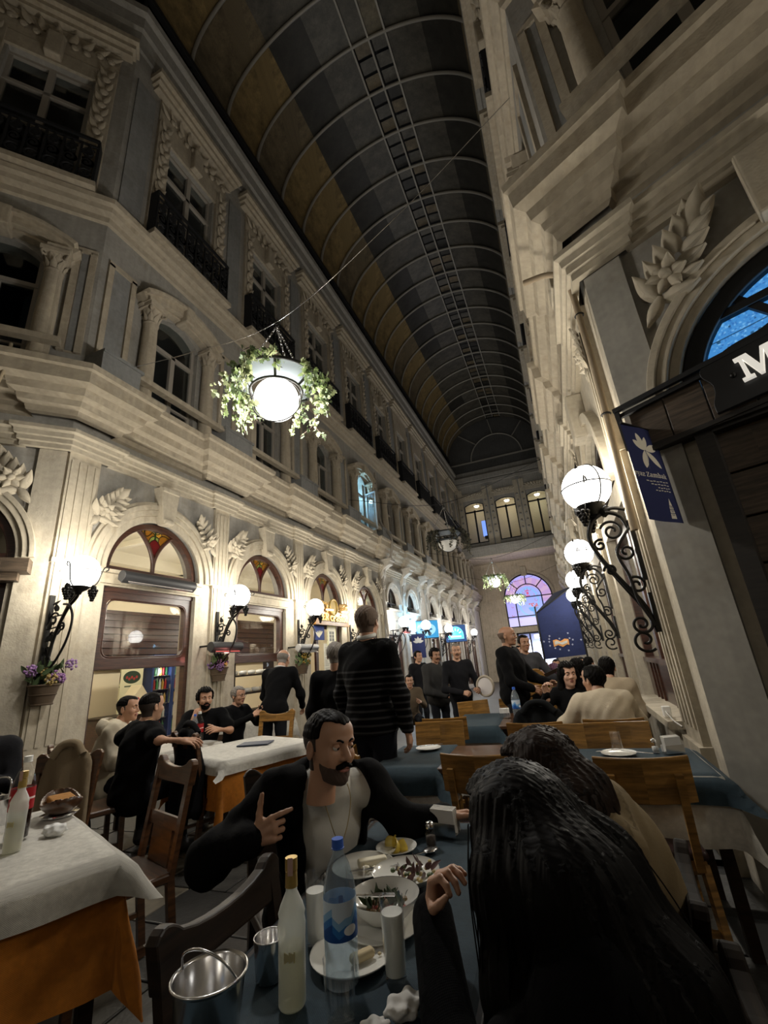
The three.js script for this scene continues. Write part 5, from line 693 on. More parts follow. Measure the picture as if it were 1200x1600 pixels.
function clothGeo(w, d, drop, y, wave = 0.02, sd = 1, gap = 0.012) {   // draped cloth: top plus hanging sides with folds
  const L = 0.05, nx = Math.ceil((w + 2 * drop) / L), nz = Math.ceil((d + 2 * drop) / L), pos = [], idx = [];
  for (let j = 0; j <= nz; j++) for (let i = 0; i <= nx; i++) {
    const x = -w / 2 - drop + (w + 2 * drop) * i / nx, z = -d / 2 - drop + (d + 2 * drop) * j / nz, ex = Math.max(0, Math.abs(x) - w / 2), ez = Math.max(0, Math.abs(z) - d / 2), sx = Math.sign(x), sz = Math.sign(z), e = Math.hypot(ex, ez);
    if (e < 1e-6) { pos.push(x, y + 0.001 * Math.sin(x * 20 + sd) * Math.cos(z * 17), z); continue; }
    const a = Math.atan2(ez, ex), q = ex > 0 && ez > 0 ? Math.sin(2 * a) : 0, tt = (ex > 0 ? z : x), f = wave * (e / drop) * Math.sin(tt * 17 + sd * 3 + (ex > 0 ? 0 : 1.3)) + gap + wave * (e / drop), r = Math.min(e, 0.015);
    const ox = ex > 0 ? Math.cos(a) * (f + q * 0.09 * e / drop) : 0, oz = ez > 0 ? Math.sin(a) * (f + q * 0.09 * e / drop) : 0;
    pos.push(clamp(x, -w / 2, w / 2) + sx * ox, y - Math.min(e, drop * (1 + 0.25 * q)) + (e < 0.02 ? 0.004 : 0), clamp(z, -d / 2, d / 2) + sz * oz);
  }
  for (let j = 0; j < nz; j++) for (let i = 0; i < nx; i++) { const a = j * (nx + 1) + i, b = a + nx + 1; idx.push(a, b, a + 1, b, b + 1, a + 1); }
  const g = new THREE.BufferGeometry(); g.setAttribute('position', new THREE.Float32BufferAttribute(pos, 3)); g.setIndex(idx); g.computeVertexNormals(); return g;
}
function table(label, pos, turn, w, d, cloths, mat = M.darkwood) {
  const t = thing('dining_table', label, 'table', pos, turn);
  obj('tabletop', rbox(w, 0.03, d, 0.006, 0, 0.725, 0), mat, t);
  for (const x of [-1, 1]) for (const z of [-1, 1]) obj('leg', bar([x * (w / 2 - 0.06), 0.71, z * (d / 2 - 0.06)], [x * (w / 2 - 0.05), 0, z * (d / 2 - 0.05)], 0.05), mat, t);
  obj('apron', [box(w - 0.12, 0.07, 0.02, 0, 0.675, d / 2 - 0.06), box(w - 0.12, 0.07, 0.02, 0, 0.675, -d / 2 + 0.06), box(0.02, 0.07, d - 0.12, w / 2 - 0.06, 0.675, 0), box(0.02, 0.07, d - 0.12, -w / 2 + 0.06, 0.675, 0)], mat, t);
  const res = [];
  cloths.forEach(([m, drop, lab, cw, cd, cx = 0, cz = 0], i) => { const c = obj('tablecloth', clothGeo((cw || w) + 0.01 + i * 0.012, (cd || d) + 0.01 + i * 0.012, drop, 0.743 + i * 0.004, i ? 0.008 : 0.014, i + w * 9, i ? 0.03 : 0.004), m); c.geometry.translate(cx, 0, cz); c.position.set(...pos); c.rotation.y = turn; tag(c, lab, 'tablecloth'); c.material = m; });
  return t;
}
for (const k of ['white_cloth', 'orange_cloth', 'teal_cloth']) M[k].side = THREE.DoubleSide;
const fy = (x, z) => [x, floorY(z), z];
// left side tables
table('near left table under white and orange cloths', [-2.57, 0, -1.43], -0.412, 1.2, 0.8, [[M.orange_cloth, 0.42, 'orange undercloth of the near left table'], [M.white_cloth, 0.13, 'white top cloth of the near left table']]);
table('middle left table under white and orange cloths', [-3.0, 0, -3.75], -0.35, 0.85, 0.9, [[M.orange_cloth, 0.36, 'orange undercloth of the middle left table'], [M.white_cloth, 0.1, 'white top cloth of the middle left table']]);
table('table of the seated men at the left under a white cloth', [-4.15, 0, -3.95], -0.35, 0.9, 0.7, [[M.white_cloth, 0.3, 'white cloth on the seated men\'s table at the left']]);
table('left rear table by the wall under a white cloth', [-4.6, 0, -6.0], 0, 0.8, 0.8, [[M.white_cloth, 0.3, 'white cloth on the left rear table where the waiter bends']]);
table('left far table in front of the shop door under a white cloth', fy(-3.4, -6.6), 0, 0.8, 0.8, [[M.white_cloth, 0.3, 'white cloth on the left far table near the white dressed guest']]);
// right side tables
table('front table with the half eaten meal', [-0.60, 0, -1.32], 0.06, 0.6, 1.55, [[M.teal_cloth, 0.16, 'dark blue cloth of the front table']]);
table('right table under blue and white cloths beside the right wall', [0.17, 0, -3.2], 0, 0.8, 0.66, [[M.white_cloth, 0.3, 'white undercloth of the right table beside the wall'], [M.teal_cloth, 0.12, 'dark blue top cloth of the right table beside the wall']]);
table('middle table of bare wood with a blue runner', [-0.95, 0, -3.35], 0.05, 0.8, 0.72, [[M.white_cloth, 0.34, 'white undercloth of the middle table', 0.4, 0.72, -0.2, 0], [M.teal_cloth, 0.14, 'dark blue runner of the middle table', 0.42, 0.74, -0.2, 0]], M.brownchair);
table('long table where the musicians stand', fy(-0.8, -5.25), 0.05, 0.95, 0.95, [[M.white_cloth, 0.3, 'white undercloth of the musicians\' table', 0.45, 0.95, -0.25, 0], [M.teal_cloth, 0.14, 'dark blue cloth of the musicians\' table', 0.47, 0.97, -0.25, 0]], M.brownchair);
table('table of the woman facing the viewer', fy(0.05, -4.7), 0, 0.75, 0.6, [[M.teal_cloth, 0.2, 'dark blue cloth of the table where the woman faces the viewer']]);
// chairs on the right
honeyChair('honey plywood chair nearest to the right wall, seen from behind', [0.2, 0, -2.9], PI + 0.05);
honeyChair('honey plywood chair facing the viewer at the far side of the right table, left one', [-0.22, 0, -3.47], 0.0);
honeyChair('honey plywood chair facing the viewer at the right table, beside the wall', [0.2, 0, -3.5], 0.0);
honeyChair('honey plywood chair just behind the dark haired women', [-0.58, 0, -2.98], PI - 0.1);
honeyChair('honey plywood chair at the striped waiter\'s hand, turned sideways', [-1.2, 0, -3.0], PI / 2 + 0.5);
honeyChair('honey plywood chair at the far side of the middle table', [-1.15, 0, -3.82], 0.1);
honeyChair('honey plywood chair in front of the clarinet player', fy(-1.25, -4.62), PI + 0.15);
honeyChair('honey plywood chair under the man in the cream sweater', fy(0.2, -4.18), PI);
honeyChair('honey plywood chair beside the standing musician', fy(-1.15, -5.9), 0.6);
honeyChair('honey plywood chair under the woman facing the viewer', fy(-0.06, -5.2), 0);
honeyChair('honey plywood chair behind the water bottle', fy(-0.75, -5.95), 0);
// chairs on the left
brownChair('brown wooden chair standing alone behind the near left table', [-2.36, 0, -1.95], -0.35);
brownChair('brown wooden chair behind the black shirted man', [-3.85, 0, -2.9], PI - 0.4);
brownChair('brown wooden chair behind the man in the cream hoodie', [-4.6, 0, -3.05], PI - 0.4);
brownChair('light brown wooden chair in front of the bending waiter', [-3.3, 0, -4.45], 0.1, M.honey);
brownChair('brown wooden chair of the bearded man', [-4.3, 0, -4.65], 0.3);
brownChair('brown wooden chair holding a black jacket at the middle left table', [-3.08, 0, -3.46], PI - 0.35);
brownChair('brown wooden chair left of the white dressed guest', fy(-2.75, -5.9), PI / 2);
brownChair('brown chair draped with a beige coat at the left', [-3.35, 0, -2.15], 0.4);
brownChair('dark carved chair of the man in the white shirt', [-1.16, 0, -1.9], PI / 2 - 0.7, M.darkwood);
brownChair('empty dark chair at the near left corner of the front table', [-0.69, 0, -1.15], PI / 2, M.darkwood).scale.y = 0.9;
brownChair('dark carved chair of the woman in the black coat', [-0.1, 0, -1.12], -PI / 2, M.dullwood).scale.y = 0.82;
brownChair('dark carved chair of the woman in the olive jacket', [-0.1, 0, -1.7], -PI / 2 - 0.1, M.dullwood).scale.y = 0.82;
// coats over chairs
function drapedCoat(label, pos, turn, col, w = 0.46, len = 0.62) {
  const t = thing('draped_coat', label, 'coat', pos, turn), m = phys(col, { roughness: 0.95, specularIntensity: 0.2, side: THREE.DoubleSide, bumpMap: clothB, bumpScale: 0.002 });
  const f = (x, y, z) => { const u = x / (w / 2), top = 0.06 * (1 - u * u), fold = 0.028 * Math.sin(x * 34 + y * 5) * clamp((0.1 - y) * 3, 0, 1.5); const hw = w / 2 * (0.92 + 0.16 * clamp(-y / len, 0, 1)); const dx = Math.abs(x) - hw, dy = Math.abs(y + len / 2 - top / 2) - (len + top) / 2, dz = Math.abs(z + fold - 0.04 * clamp(-y / len, 0, 1)) - 0.045 * (0.6 + 0.8 * clamp(-y / len, 0, 1)); return smax(smax(dx, dy, 0.08), dz, 0.06); };
  obj('coat_body', sdfMesh(f, [-w / 2 - 0.08, -len - 0.06, -0.16], [w / 2 + 0.08, 0.14, 0.2], 0.016), m, t); obj('collar', [tube([[-w * 0.28, 0.0, 0.04], [-w * 0.12, 0.07, 0.02], [w * 0.12, 0.07, 0.02], [w * 0.28, 0.0, 0.04]], 0.028, 20, 8)], m, t);
  return t;
}
drapedCoat('black jacket hung over a chair at the middle left table', [-3.17, 0.95, -3.2], PI - 0.35, [0.008, 0.008, 0.009], 0.44, 0.62);
drapedCoat('beige coat draped over a chair behind the near left table', [-3.42, 0.95, -2.38], 0.5, [0.22, 0.17, 0.11], 0.36, 0.6);
drapedCoat('black jacket hung over the chair behind the black shirted man', [-3.76, 0.82, -2.66], PI - 0.4, [0.008, 0.008, 0.009], 0.44, 0.55);
drapedCoat('dark jacket over the honey chair left of the cream sweater', fy(-0.35, -4.35).map((v, i) => i === 1 ? 0.88 : v), 0, [0.01, 0.011, 0.012], 0.5, 0.4);
honeyChair('honey plywood chair covered by a dark jacket', fy(-0.36, -4.1), PI);

// ───────── people ─────────
const skinM = { tan: phys([0.46, 0.25, 0.155], { roughness: 0.5, sheen: 0.2 }), fair: phys([0.56, 0.33, 0.23], { roughness: 0.5 }), deep: phys([0.33, 0.17, 0.10], { roughness: 0.5 }) };
const hairM = { black: phys([0.0045, 0.0037, 0.0033], { roughness: 0.55, specularIntensity: 0.12, bumpMap: hairB, bumpScale: 0.003 }), brown: phys([0.02, 0.012, 0.008], { roughness: 0.55, specularIntensity: 0.16, bumpMap: hairB, bumpScale: 0.003 }), grey: phys([0.16, 0.14, 0.12], { roughness: 0.6 }), purple: phys([0.07, 0.015, 0.05], { roughness: 0.5 }), stubble: phys([0.10, 0.065, 0.045], { roughness: 0.85 }), beard: phys([0.075, 0.045, 0.032], { roughness: 0.85 }), fade: phys([0.04, 0.028, 0.022], { roughness: 0.85 }) };
const eyeWhite = phys([0.55, 0.52, 0.48], { roughness: 0.15 }), irisM = phys([0.025, 0.014, 0.01], { roughness: 0.1 }), lipM = phys([0.36, 0.13, 0.10], { roughness: 0.4 });
const fabric = (c, o = {}) => phys(c, { roughness: 0.95, specularIntensity: 0.2, bumpMap: clothB, bumpScale: 0.0015, ...o });
const BLACK = [0.0045, 0.0045, 0.005];
// head in its own frame: centre between the ears, facing +z, about 0.235 high
const headF = (() => {
  const add = blend([ell([0, 0.032, -0.016], [0.077, 0.088, 0.097]), ell([0, -0.02, 0.028], [0.062, 0.088, 0.066]), ell([0, -0.082, 0.046], [0.040, 0.034, 0.042]), ell([0, 0.055, 0.05], [0.06, 0.05, 0.044])], 0.03);
  const brow = ell([0, 0.026, 0.082], [0.05, 0.011, 0.016]), nose = blend([cap([0, 0.018, 0.089], [0, -0.024, 0.112], 0.0075, 0.0125), ell([0.012, -0.029, 0.097], [0.01, 0.008, 0.01]), ell([-0.012, -0.029, 0.097], [0.01, 0.008, 0.01])], 0.008);
  const cheeks = [1, -1].map(s => ell([s * 0.04, -0.025, 0.066], [0.022, 0.024, 0.02])), lips = blend([ell([0, -0.055, 0.094], [0.023, 0.0055, 0.009]), ell([0, -0.066, 0.091], [0.02, 0.006, 0.009])], 0.004), chin = ell([0, -0.1, 0.074], [0.019, 0.015, 0.017]);
  const ears = [1, -1].map(s => ell([s * 0.08, -0.006, -0.012], [0.009, 0.032, 0.019])), holes = [1, -1].map(s => ell([s * 0.087, -0.004, -0.006], [0.006, 0.018, 0.009])), sock = [1, -1].map(s => ell([s * 0.032, 0.008, 0.103], [0.02, 0.013, 0.021])), neck = cap([0, -0.06, -0.03], [0, -0.19, -0.045], 0.048, 0.053);
  return (x, y, z) => { let d = add(x, y, z); d = smin(d, brow(x, y, z), 0.015); for (const c of cheeks) d = smin(d, c(x, y, z), 0.02); d = smin(d, chin(x, y, z), 0.02); for (const s of sock) d = smax(d, -s(x, y, z), 0.012); d = smin(d, nose(x, y, z), 0.010); d = smin(d, lips(x, y, z), 0.006); for (const e of ears) d = smin(d, e(x, y, z), 0.008); for (const e of holes) d = smax(d, -e(x, y, z), 0.006); return smin(d, neck(x, y, z), 0.03); };
})();
const headBase = blend([ell([0, 0.032, -0.016], [0.077, 0.088, 0.097]), ell([0, -0.02, 0.028], [0.062, 0.088, 0.066]), ell([0, -0.082, 0.046], [0.040, 0.034, 0.042]), ell([0, 0.055, 0.05], [0.06, 0.05, 0.044]), cap([0, -0.06, -0.03], [0, -0.19, -0.045], 0.048, 0.053)], 0.03);
const skull = ell([0, 0.034, -0.018], [0.077, 0.088, 0.097]), skullF = blend([skull, ell([0, 0.05, 0.045], [0.06, 0.05, 0.044])], 0.03);
const headFine = sdfMesh(headF, [-0.1, -0.19, -0.13], [0.1, 0.135, 0.135], 0.0034), headMid = sdfMesh(headF, [-0.1, -0.19, -0.13], [0.1, 0.135, 0.135], 0.0055);
const hairCut = (a, b, t, wob = 0.003) => (x, y, z) => { const n = wob * (Math.sin(x * 210 + z * 70) + Math.sin(y * 170 + x * 230 + z * 40) + 0.7 * Math.sin(z * 320 - x * 120)); const line = Math.min(a + 0.012 * clamp(Math.abs(x) / 0.045, 0, 1) - y + n * 0.4, Math.max(z - (b - 0.046), -0.010 - y), Math.max(z + 0.024, -0.078 - y)); const d = Math.min(skullF(x, y, z) - t - n * 0.5, headBase(x, y, z) - 0.0045); return smax(d, line, 0.005); };
const hairShort = sdfMesh(hairCut(0.075, 0.078, 0.010), [-0.11, -0.1, -0.14], [0.11, 0.16, 0.13], 0.005);
const hairFull = sdfMesh(hairCut(0.07, 0.085, 0.022, 0.006), [-0.12, -0.1, -0.15], [0.12, 0.17, 0.14], 0.006);
const hairFade = sdfMesh((x, y, z) => smax(hairCut(0.079, 0.078, 0.007, 0.002)(x, y, z), 0.028 + Math.max(0, z) * 0.25 - y, 0.008), [-0.11, -0.1, -0.14], [0.11, 0.16, 0.13], 0.004);
const fadeSides = sdfMesh((x, y, z) => smax(hairCut(0.068, 0.06, 0.0048, 0.0)(x, y, z), y - 0.05, 0.006), [-0.11, -0.1, -0.14], [0.11, 0.16, 0.13], 0.004);
const hairBald = sdfMesh((x, y, z) => smax(hairCut(0.05, 0.02, 0.008, 0.002)(x, y, z), y - 0.045, 0.008), [-0.11, -0.1, -0.14], [0.11, 0.16, 0.13], 0.005);
const beardG = sdfMesh((x, y, z) => { const n = 0.0012 * Math.sin(x * 300 + y * 260) * Math.sin(z * 280); let d = headF(x, y, z) - 0.0018 - n; d = smax(d, y + 0.050 + 0.55 * Math.max(0, 0.06 - Math.abs(x)) * 0.55 - (0.05 - z) * 0.25 * (z < 0.05 ? 1 : 0), 0.008); d = smax(d, 0.012 - z, 0.01); d = smax(d, -0.125 - y + Math.max(0, 0.06 - z) * 0.3, 0.01); const m = ell([0, -0.060, 0.1], [0.024, 0.012, 0.03])(x, y, z); return smax(d, -m, 0.004); }, [-0.1, -0.15, -0.01], [0.1, 0.02, 0.14], 0.0036);
const stache = sdfMesh((x, y, z) => { const a = Math.abs(x); return smax(headF(x, y, z) - 0.007, Math.max(Math.abs(y + 0.046 + a * 0.35) - 0.0075, a - 0.032, 0.06 - z), 0.004); }, [-0.05, -0.08, 0.05], [0.05, -0.02, 0.14], 0.003);
const browG = s => tube([[s * 0.012, 0.024, 0.0985], [s * 0.028, 0.031, 0.0955], [s * 0.046, 0.026, 0.083]], 0.0042, 12, 6);
const lipG = sdfMesh((x, y, z) => Math.max(blend([ell([0, -0.0555, 0.095], [0.024, 0.0055, 0.0095]), ell([0, -0.0665, 0.092], [0.021, 0.006, 0.0095])], 0.003)(x, y, z) - 0.0006, -ell([0, -0.0605, 0.104], [0.02, 0.0012, 0.01])(x, y, z)), [-0.03, -0.08, 0.07], [0.03, -0.04, 0.115], 0.0016);
// hand: wrist at origin, fingers +y, palm +z, thumb towards +x
function handGeo(curl, thumb, cell = 0.0032, spread = 0) {
  const K = [[0.033, 0.087], [0.011, 0.092], [-0.011, 0.089], [-0.031, 0.081]], Ln = [0.072, 0.079, 0.073, 0.057], palm = blend([cap([0.012, 0, 0], [0.03, 0.08, 0], 0.018, 0.013), cap([-0.012, 0, 0], [-0.028, 0.074, 0], 0.018, 0.012), cap([0, 0.0, 0.0], [0, 0.085, 0], 0.017, 0.013), cap([0.022, 0.02, 0.008], [0.034, 0.045, 0.012], 0.016, 0.012), cap([0, -0.05, 0], [0, 0.01, 0], 0.026, 0.024)], 0.014), fingers = [];
  let mx = 0.06, mxy = 0.12, mz = 0.05;
  K.forEach(([x, y], i) => { let p = [x, y - 0.004, 0], a = 0, dx = spread * (1.5 - i) * 0.1; const seg = [0.45, 0.3, 0.25], fs = []; for (let k = 0; k < 3; k++) { a += curl[i][k]; const l = Ln[i] * seg[k], q = [p[0] + dx * l, p[1] + Math.cos(a) * l, p[2] + Math.sin(a) * l]; fs.push(cap(p, q, 0.0094 - k * 0.0008 - (i === 3 ? 0.001 : 0), 0.0088 - k * 0.001 - (i === 3 ? 0.001 : 0))); p = q; } fingers.push(blend(fs, 0.004)); });
  const tp = [[0.028, 0.022, 0.008]]; for (const [vx, vy, vz, l] of thumb) { const b = tp[tp.length - 1], n = Math.hypot(vx, vy, vz); tp.push([b[0] + vx / n * l, b[1] + vy / n * l, b[2] + vz / n * l]); }
  const th = blend(tp.slice(1).map((q, k) => cap(tp[k], q, 0.0125 - k * 0.0015, 0.0112 - k * 0.0018)), 0.006);
  return sdfMesh((x, y, z) => { let d = smin(palm(x, y, z), th(x, y, z), 0.012); for (const f of fingers) d = smin(d, f(x, y, z), 0.0045); return d; }, [-0.065, -0.075, -0.04], [0.12, 0.185, 0.11], cell);
}
const TH = [[0.75, 0.6, 0.15, 0.035], [0.45, 0.85, 0.2, 0.03], [0.3, 0.95, 0.15, 0.024]];
const HANDS = { relaxed: handGeo([[0.3, 0.4, 0.25], [0.4, 0.45, 0.3], [0.45, 0.5, 0.3], [0.5, 0.5, 0.3]], TH), grip: handGeo([[0.9, 1.2, 0.7], [1.0, 1.2, 0.8], [1.05, 1.2, 0.8], [1.1, 1.2, 0.8]], [[0.6, 0.6, 0.5, 0.035], [0.1, 0.8, 0.7, 0.03], [-0.3, 0.8, 0.5, 0.024]]), point: handGeo([[0.22, 0.35, 0.15], [1.1, 1.5, 0.9], [1.2, 1.55, 0.9], [1.25, 1.5, 0.9]], [[0.95, 0.35, 0.05, 0.036], [0.9, 0.42, -0.05, 0.033], [0.85, 0.5, -0.1, 0.027]], 0.003), bent: handGeo([[0.75, 0.95, 0.5], [0.85, 1.0, 0.5], [0.75, 0.85, 0.5], [0.6, 0.7, 0.4]], [[0.6, 0.65, 0.5, 0.036], [0.25, 0.8, 0.6, 0.031], [0.0, 0.9, 0.5, 0.025]], 0.003, 1) };
const mirrorHand = g => { const h = g.clone(); h.scale(-1, 1, 1); const a = h.index.array; for (let i = 0; i < a.length; i += 3) { const t = a[i]; a[i] = a[i + 1]; a[i + 1] = t; } h.computeVertexNormals(); return h; };
// with palm +z, fingers +y and thumb +x the base hand is a right hand; mirrored it is a left one
function placeHand(kind, right, wrist, dir, palm, s = 1) { const g = right ? HANDS[kind].clone() : mirrorHand(HANDS[kind]); const F = V(...dir).normalize(), N = V(...palm); N.addScaledVector(F, -N.dot(F)).normalize(); const X = new THREE.Vector3().crossVectors(F, N); g.scale(s, s, s); g.applyMatrix4(new THREE.Matrix4().makeBasis(X, F, N).setPosition(...wrist)); return g; }
const sub = (a, b) => [a[0] - b[0], a[1] - b[1], a[2] - b[2]], mid = (a, b, t = 0.5) => [a[0] + (b[0] - a[0]) * t, a[1] + (b[1] - a[1]) * t, a[2] + (b[2] - a[2]) * t];
function standing(h = 1.72) { const s = h / 1.75, J = { pelvis: [0, 0.95, 0], chest: [0, 1.26, 0.0], neck: [0, 1.46, -0.02], head: [0, 1.635, 0.02], shL: [0.19, 1.42, -0.01], shR: [-0.19, 1.42, -0.01], elL: [0.25, 1.13, -0.03], elR: [-0.25, 1.13, -0.03], wrL: [0.26, 0.88, 0.05], wrR: [-0.26, 0.88, 0.05], hipL: [0.09, 0.92, 0], hipR: [-0.09, 0.92, 0], knL: [0.1, 0.5, 0.01], knR: [-0.1, 0.5, 0.01], anL: [0.1, 0.08, -0.02], anR: [-0.1, 0.08, -0.02] }; for (const k in J) J[k] = J[k].map(v => v * s); J.s = s; return J; }
function seated(top = 1.27, lean = 0.1) { const s = (top - 0.48) / 0.83, L = (y, z = 0, x = 0) => { const a = lean, dy = (y - 0.5) * s; return [x * s, 0.5 + dy * Math.cos(a) - z * Math.sin(a), dy * Math.sin(a) + z]; }; return { s: Math.min(1, s * 1.02), pelvis: [0, 0.52, 0], chest: L(0.86), neck: L(1.05, -0.01), head: L(1.215, 0.03), shL: L(1.01, 0, 0.185), shR: L(1.01, 0, -0.185), elL: L(0.76, 0.1, 0.25), elR: L(0.76, 0.1, -0.25), wrL: [0.14, 0.79, 0.36], wrR: [-0.14, 0.79, 0.36], hipL: [0.09, 0.52, 0.02], hipR: [-0.09, 0.52, 0.02], knL: [0.12, 0.52, 0.42], knR: [-0.12, 0.52, 0.42], anL: [0.12, 0.08, 0.4], anR: [-0.12, 0.08, 0.4] }; }
// builds one person; o: pose joints J, clothes, hair, etc.
function person(label, pos, yaw, J, o = {}) {
  const t = thing('person', label, 'person', pos, yaw), s = J.s || 1, fine = o.fine || 0, far = o.far, skin = skinM[o.skin || 'tan'], cell = far ? 0.024 : 0.017, b = o.build || 1;
  const hq = new THREE.Quaternion().setFromEuler(new THREE.Euler(o.pitch || 0, o.look || 0, o.tilt || 0, 'YXZ')), hm = new THREE.Matrix4().compose(V(...J.head), hq, V(s, s, s).multiplyScalar(o.headScale || 1));
  const arms = r => ['L', 'R'].flatMap(q => [cap(J['sh' + q], J['el' + q], r * 1.12, r), cap(J['el' + q], J['wr' + q], r * 0.95, r * 0.68)]);
  const torso = (e) => [ell(mid(J.chest, J.neck, 0.15), [(0.165 * b + e) * s, (0.2 + e) * s, (0.108 * b + e) * s]), cap(J.pelvis, J.chest, (0.125 * b + e) * s, (0.13 * b + e) * s), cap(mid(J.shL, J.neck, 0.1), mid(J.shR, J.neck, 0.1), (0.06 + e) * s, (0.06 + e) * s), cap([J.pelvis[0] - 0.06, J.pelvis[1], J.pelvis[2]], [J.pelvis[0] + 0.06, J.pelvis[1], J.pelvis[2]], (0.115 * b + e) * s)];
  const legs = r => ['L', 'R'].flatMap(q => [cap(J['hip' + q], J['kn' + q], r * 1.35 * b, r * 0.95), cap(J['kn' + q], J['an' + q], r * 0.95, r * 0.65)]);
  const pts = Object.values(J).filter(Array.isArray), bb = (list, e) => [[0, 1, 2].map(k => Math.min(...list.map(p => p[k])) - e), [0, 1, 2].map(k => Math.max(...list.map(p => p[k])) + e)];
  const upper = [J.pelvis, J.chest, J.neck, J.shL, J.shR, J.elL, J.elR, J.wrL, J.wrR];
  // body: one skin surface from head to feet
  const bodyF = blend([...torso(-0.015), cap(J.neck, mid(J.neck, J.head, 0.55), 0.058 * s, 0.05 * s), ...arms(0.034 * s), ...legs(0.05 * s)], 0.05);
  const [a0, a1] = bb(pts.filter(p => p !== J.head), 0.17);
  const parts = [sdfMesh(bodyF, a0, a1, far ? 0.03 : 0.022), (fine ? headFine : headMid).clone().applyMatrix4(hm)];
  for (const q of ['L', 'R']) { const H = o['hand' + q]; if (H === null) continue; const d = H && H.dir || sub(J['wr' + q], J['el' + q]); parts.push(placeHand(H && H.kind || 'relaxed', q === 'R', J['wr' + q], d, H && H.palm || (q === 'L' ? [-0.6, -0.4, -0.1] : [0.6, -0.4, -0.1]), s * (o.handScale || 1))); }
  obj('body', parts, skin, t);
  // clothes
  const wr = (k, a) => (x, y, z) => a * (Math.sin(x * 23 + y * 31 + k) * Math.sin(z * 27 - y * 17 + k) + 0.5 * Math.sin((x + z) * 55 + y * 40));
  const top = (e, r, ws, hem, color, name, sleeve = 1, extra) => {
    const A = ['L', 'R'].flatMap(q => sleeve >= 1 ? [cap(J['sh' + q], J['el' + q], r * 1.2, r * 1.05), cap(J['el' + q], mid(J['el' + q], J['wr' + q], 0.97), r * 1.02, r * 0.82)] : [cap(J['sh' + q], mid(J['sh' + q], J['el' + q], sleeve), r * 1.25, r * 1.25)]);
    const nk0 = J.neck, f0 = blend([...torso(e), ...A, ...(name === 'white_shirt' ? [1] : []).map(() => cap([nk0[0], nk0[1] - 0.03 * s, nk0[2] + 0.012], [nk0[0], nk0[1] + 0.045 * s, nk0[2] + 0.022], (0.074 + e * 0.5) * s, (0.066 + e * 0.4) * s))], 0.05), w = wr(J.chest[2] * 50 + pos[0] * 9, ws), hy = hem, nk = J.neck, nf = cap([nk[0], nk[1] + (name === 'white_shirt' ? 0.082 : 0.055), nk[2] + 0.03], [nk[0], nk[1] + 0.3, nk[2] + 0.04], 0.058 * s, 0.075 * s);
    const f = (x, y, z) => { let d = f0(x, y, z) + w(x, y, z); d = smax(d, hy - y, 0.02); d = smax(d, -nf(x, y, z), 0.01); return extra ? extra(d, x, y, z) : d; };
    const [m0, m1] = bb(upper, 0.2); return obj(name, sdfMesh(f, m0, m1, o.cell || cell), color.isMaterial ? color : fabric(color), t);
  };
  const c = o.top || { color: BLACK };
  if (c) top(c.e ?? 0.012, c.r ?? 0.05 * s, c.w ?? 0.004, c.hem ?? J.pelvis[1] - 0.16 * s, c.color, c.name || 'sweater', c.sleeve ?? 1, c.extra);
  if (o.under) top(0.0, 0.045 * s, 0.003, J.pelvis[1] - 0.1 * s, o.under.color, o.under.name || 'shirt', 0.3);
  if (o.legs !== null) { const f0 = blend(legs(0.062 * s).concat(torso(0.004).slice(3)), 0.04), w = wr(2, 0.004), [m0, m1] = bb([J.pelvis, J.hipL, J.hipR, J.knL, J.knR, J.anL, J.anR], 0.16); obj('trousers', sdfMesh((x, y, z) => smax(smax(f0(x, y, z) + w(x, y, z), 0.1 * s - y, 0.01), y - J.pelvis[1] - 0.09 * s, 0.01), m0, m1, far ? 0.026 : 0.02), fabric(o.legs || [0.012, 0.013, 0.016]), t);
    for (const q of ['L', 'R']) { const a = J['an' + q], kz = o.toe || [0, 1]; obj('shoe', sdfMesh((x, y, z) => smax(blend([cap([a[0], 0.05, a[2]], [a[0], 0.045, a[2] + 0.15], 0.045, 0.04), cap([a[0], 0.06, a[2]], [a[0], 0.12, a[2]], 0.045, 0.045)], 0.03)(x, y, z), -y, 0.005), [a[0] - 0.07, -0.02, a[2] - 0.07], [a[0] + 0.07, 0.19, a[2] + 0.22], 0.014), phys([0.012, 0.011, 0.01], { roughness: 0.4 }), t); } }
  const onHead = (name, g, m) => { const k = obj(name, g.clone(), m, t); k.geometry.applyMatrix4(hm); return k; };
  const hm0 = hairM[o.hairColor || 'black'];
  if (o.hair === 'fade') { onHead('hair', hairFade, hm0); onHead('hair_fade', fadeSides, hairM.fade); } else if (o.hair === 'full') onHead('hair', hairFull, hm0); else if (o.hair === 'bald') onHead('hair', hairBald, hm0); else if (o.hair !== null) onHead('hair', hairShort, hm0);
  if (o.face !== false) { for (const q of [-1, 1]) { const e = onHead('eye', ball(0.0125, q * 0.032, 0.008, 0.0805, [1, 1, 1], 14), eyeWhite); const ir = obj('iris', ball(0.0064, q * 0.032 + (o.gaze || 0), 0.006, 0.0902, [1, 1, 0.6], 10), irisM, e); ir.geometry.applyMatrix4(hm); onHead('eyebrow', browG(q), hm0); const lid = onHead('eyelid', xf(new THREE.SphereGeometry(0.0136, 14, 8, 0, 2 * PI, 0, PI * 0.42), q * 0.032, 0.008, 0.0803, 0.35), skin); } onHead('lips', lipG, lipM); }
  if (o.beard) onHead('beard', beardG, hairM[o.beard]); if (o.beard || o.stache) onHead('moustache', stache, hairM[o.stache || 'black']);
  t.userData.hm = undefined; delete t.userData.hm; return { t, hm, top, onHead, s };
}
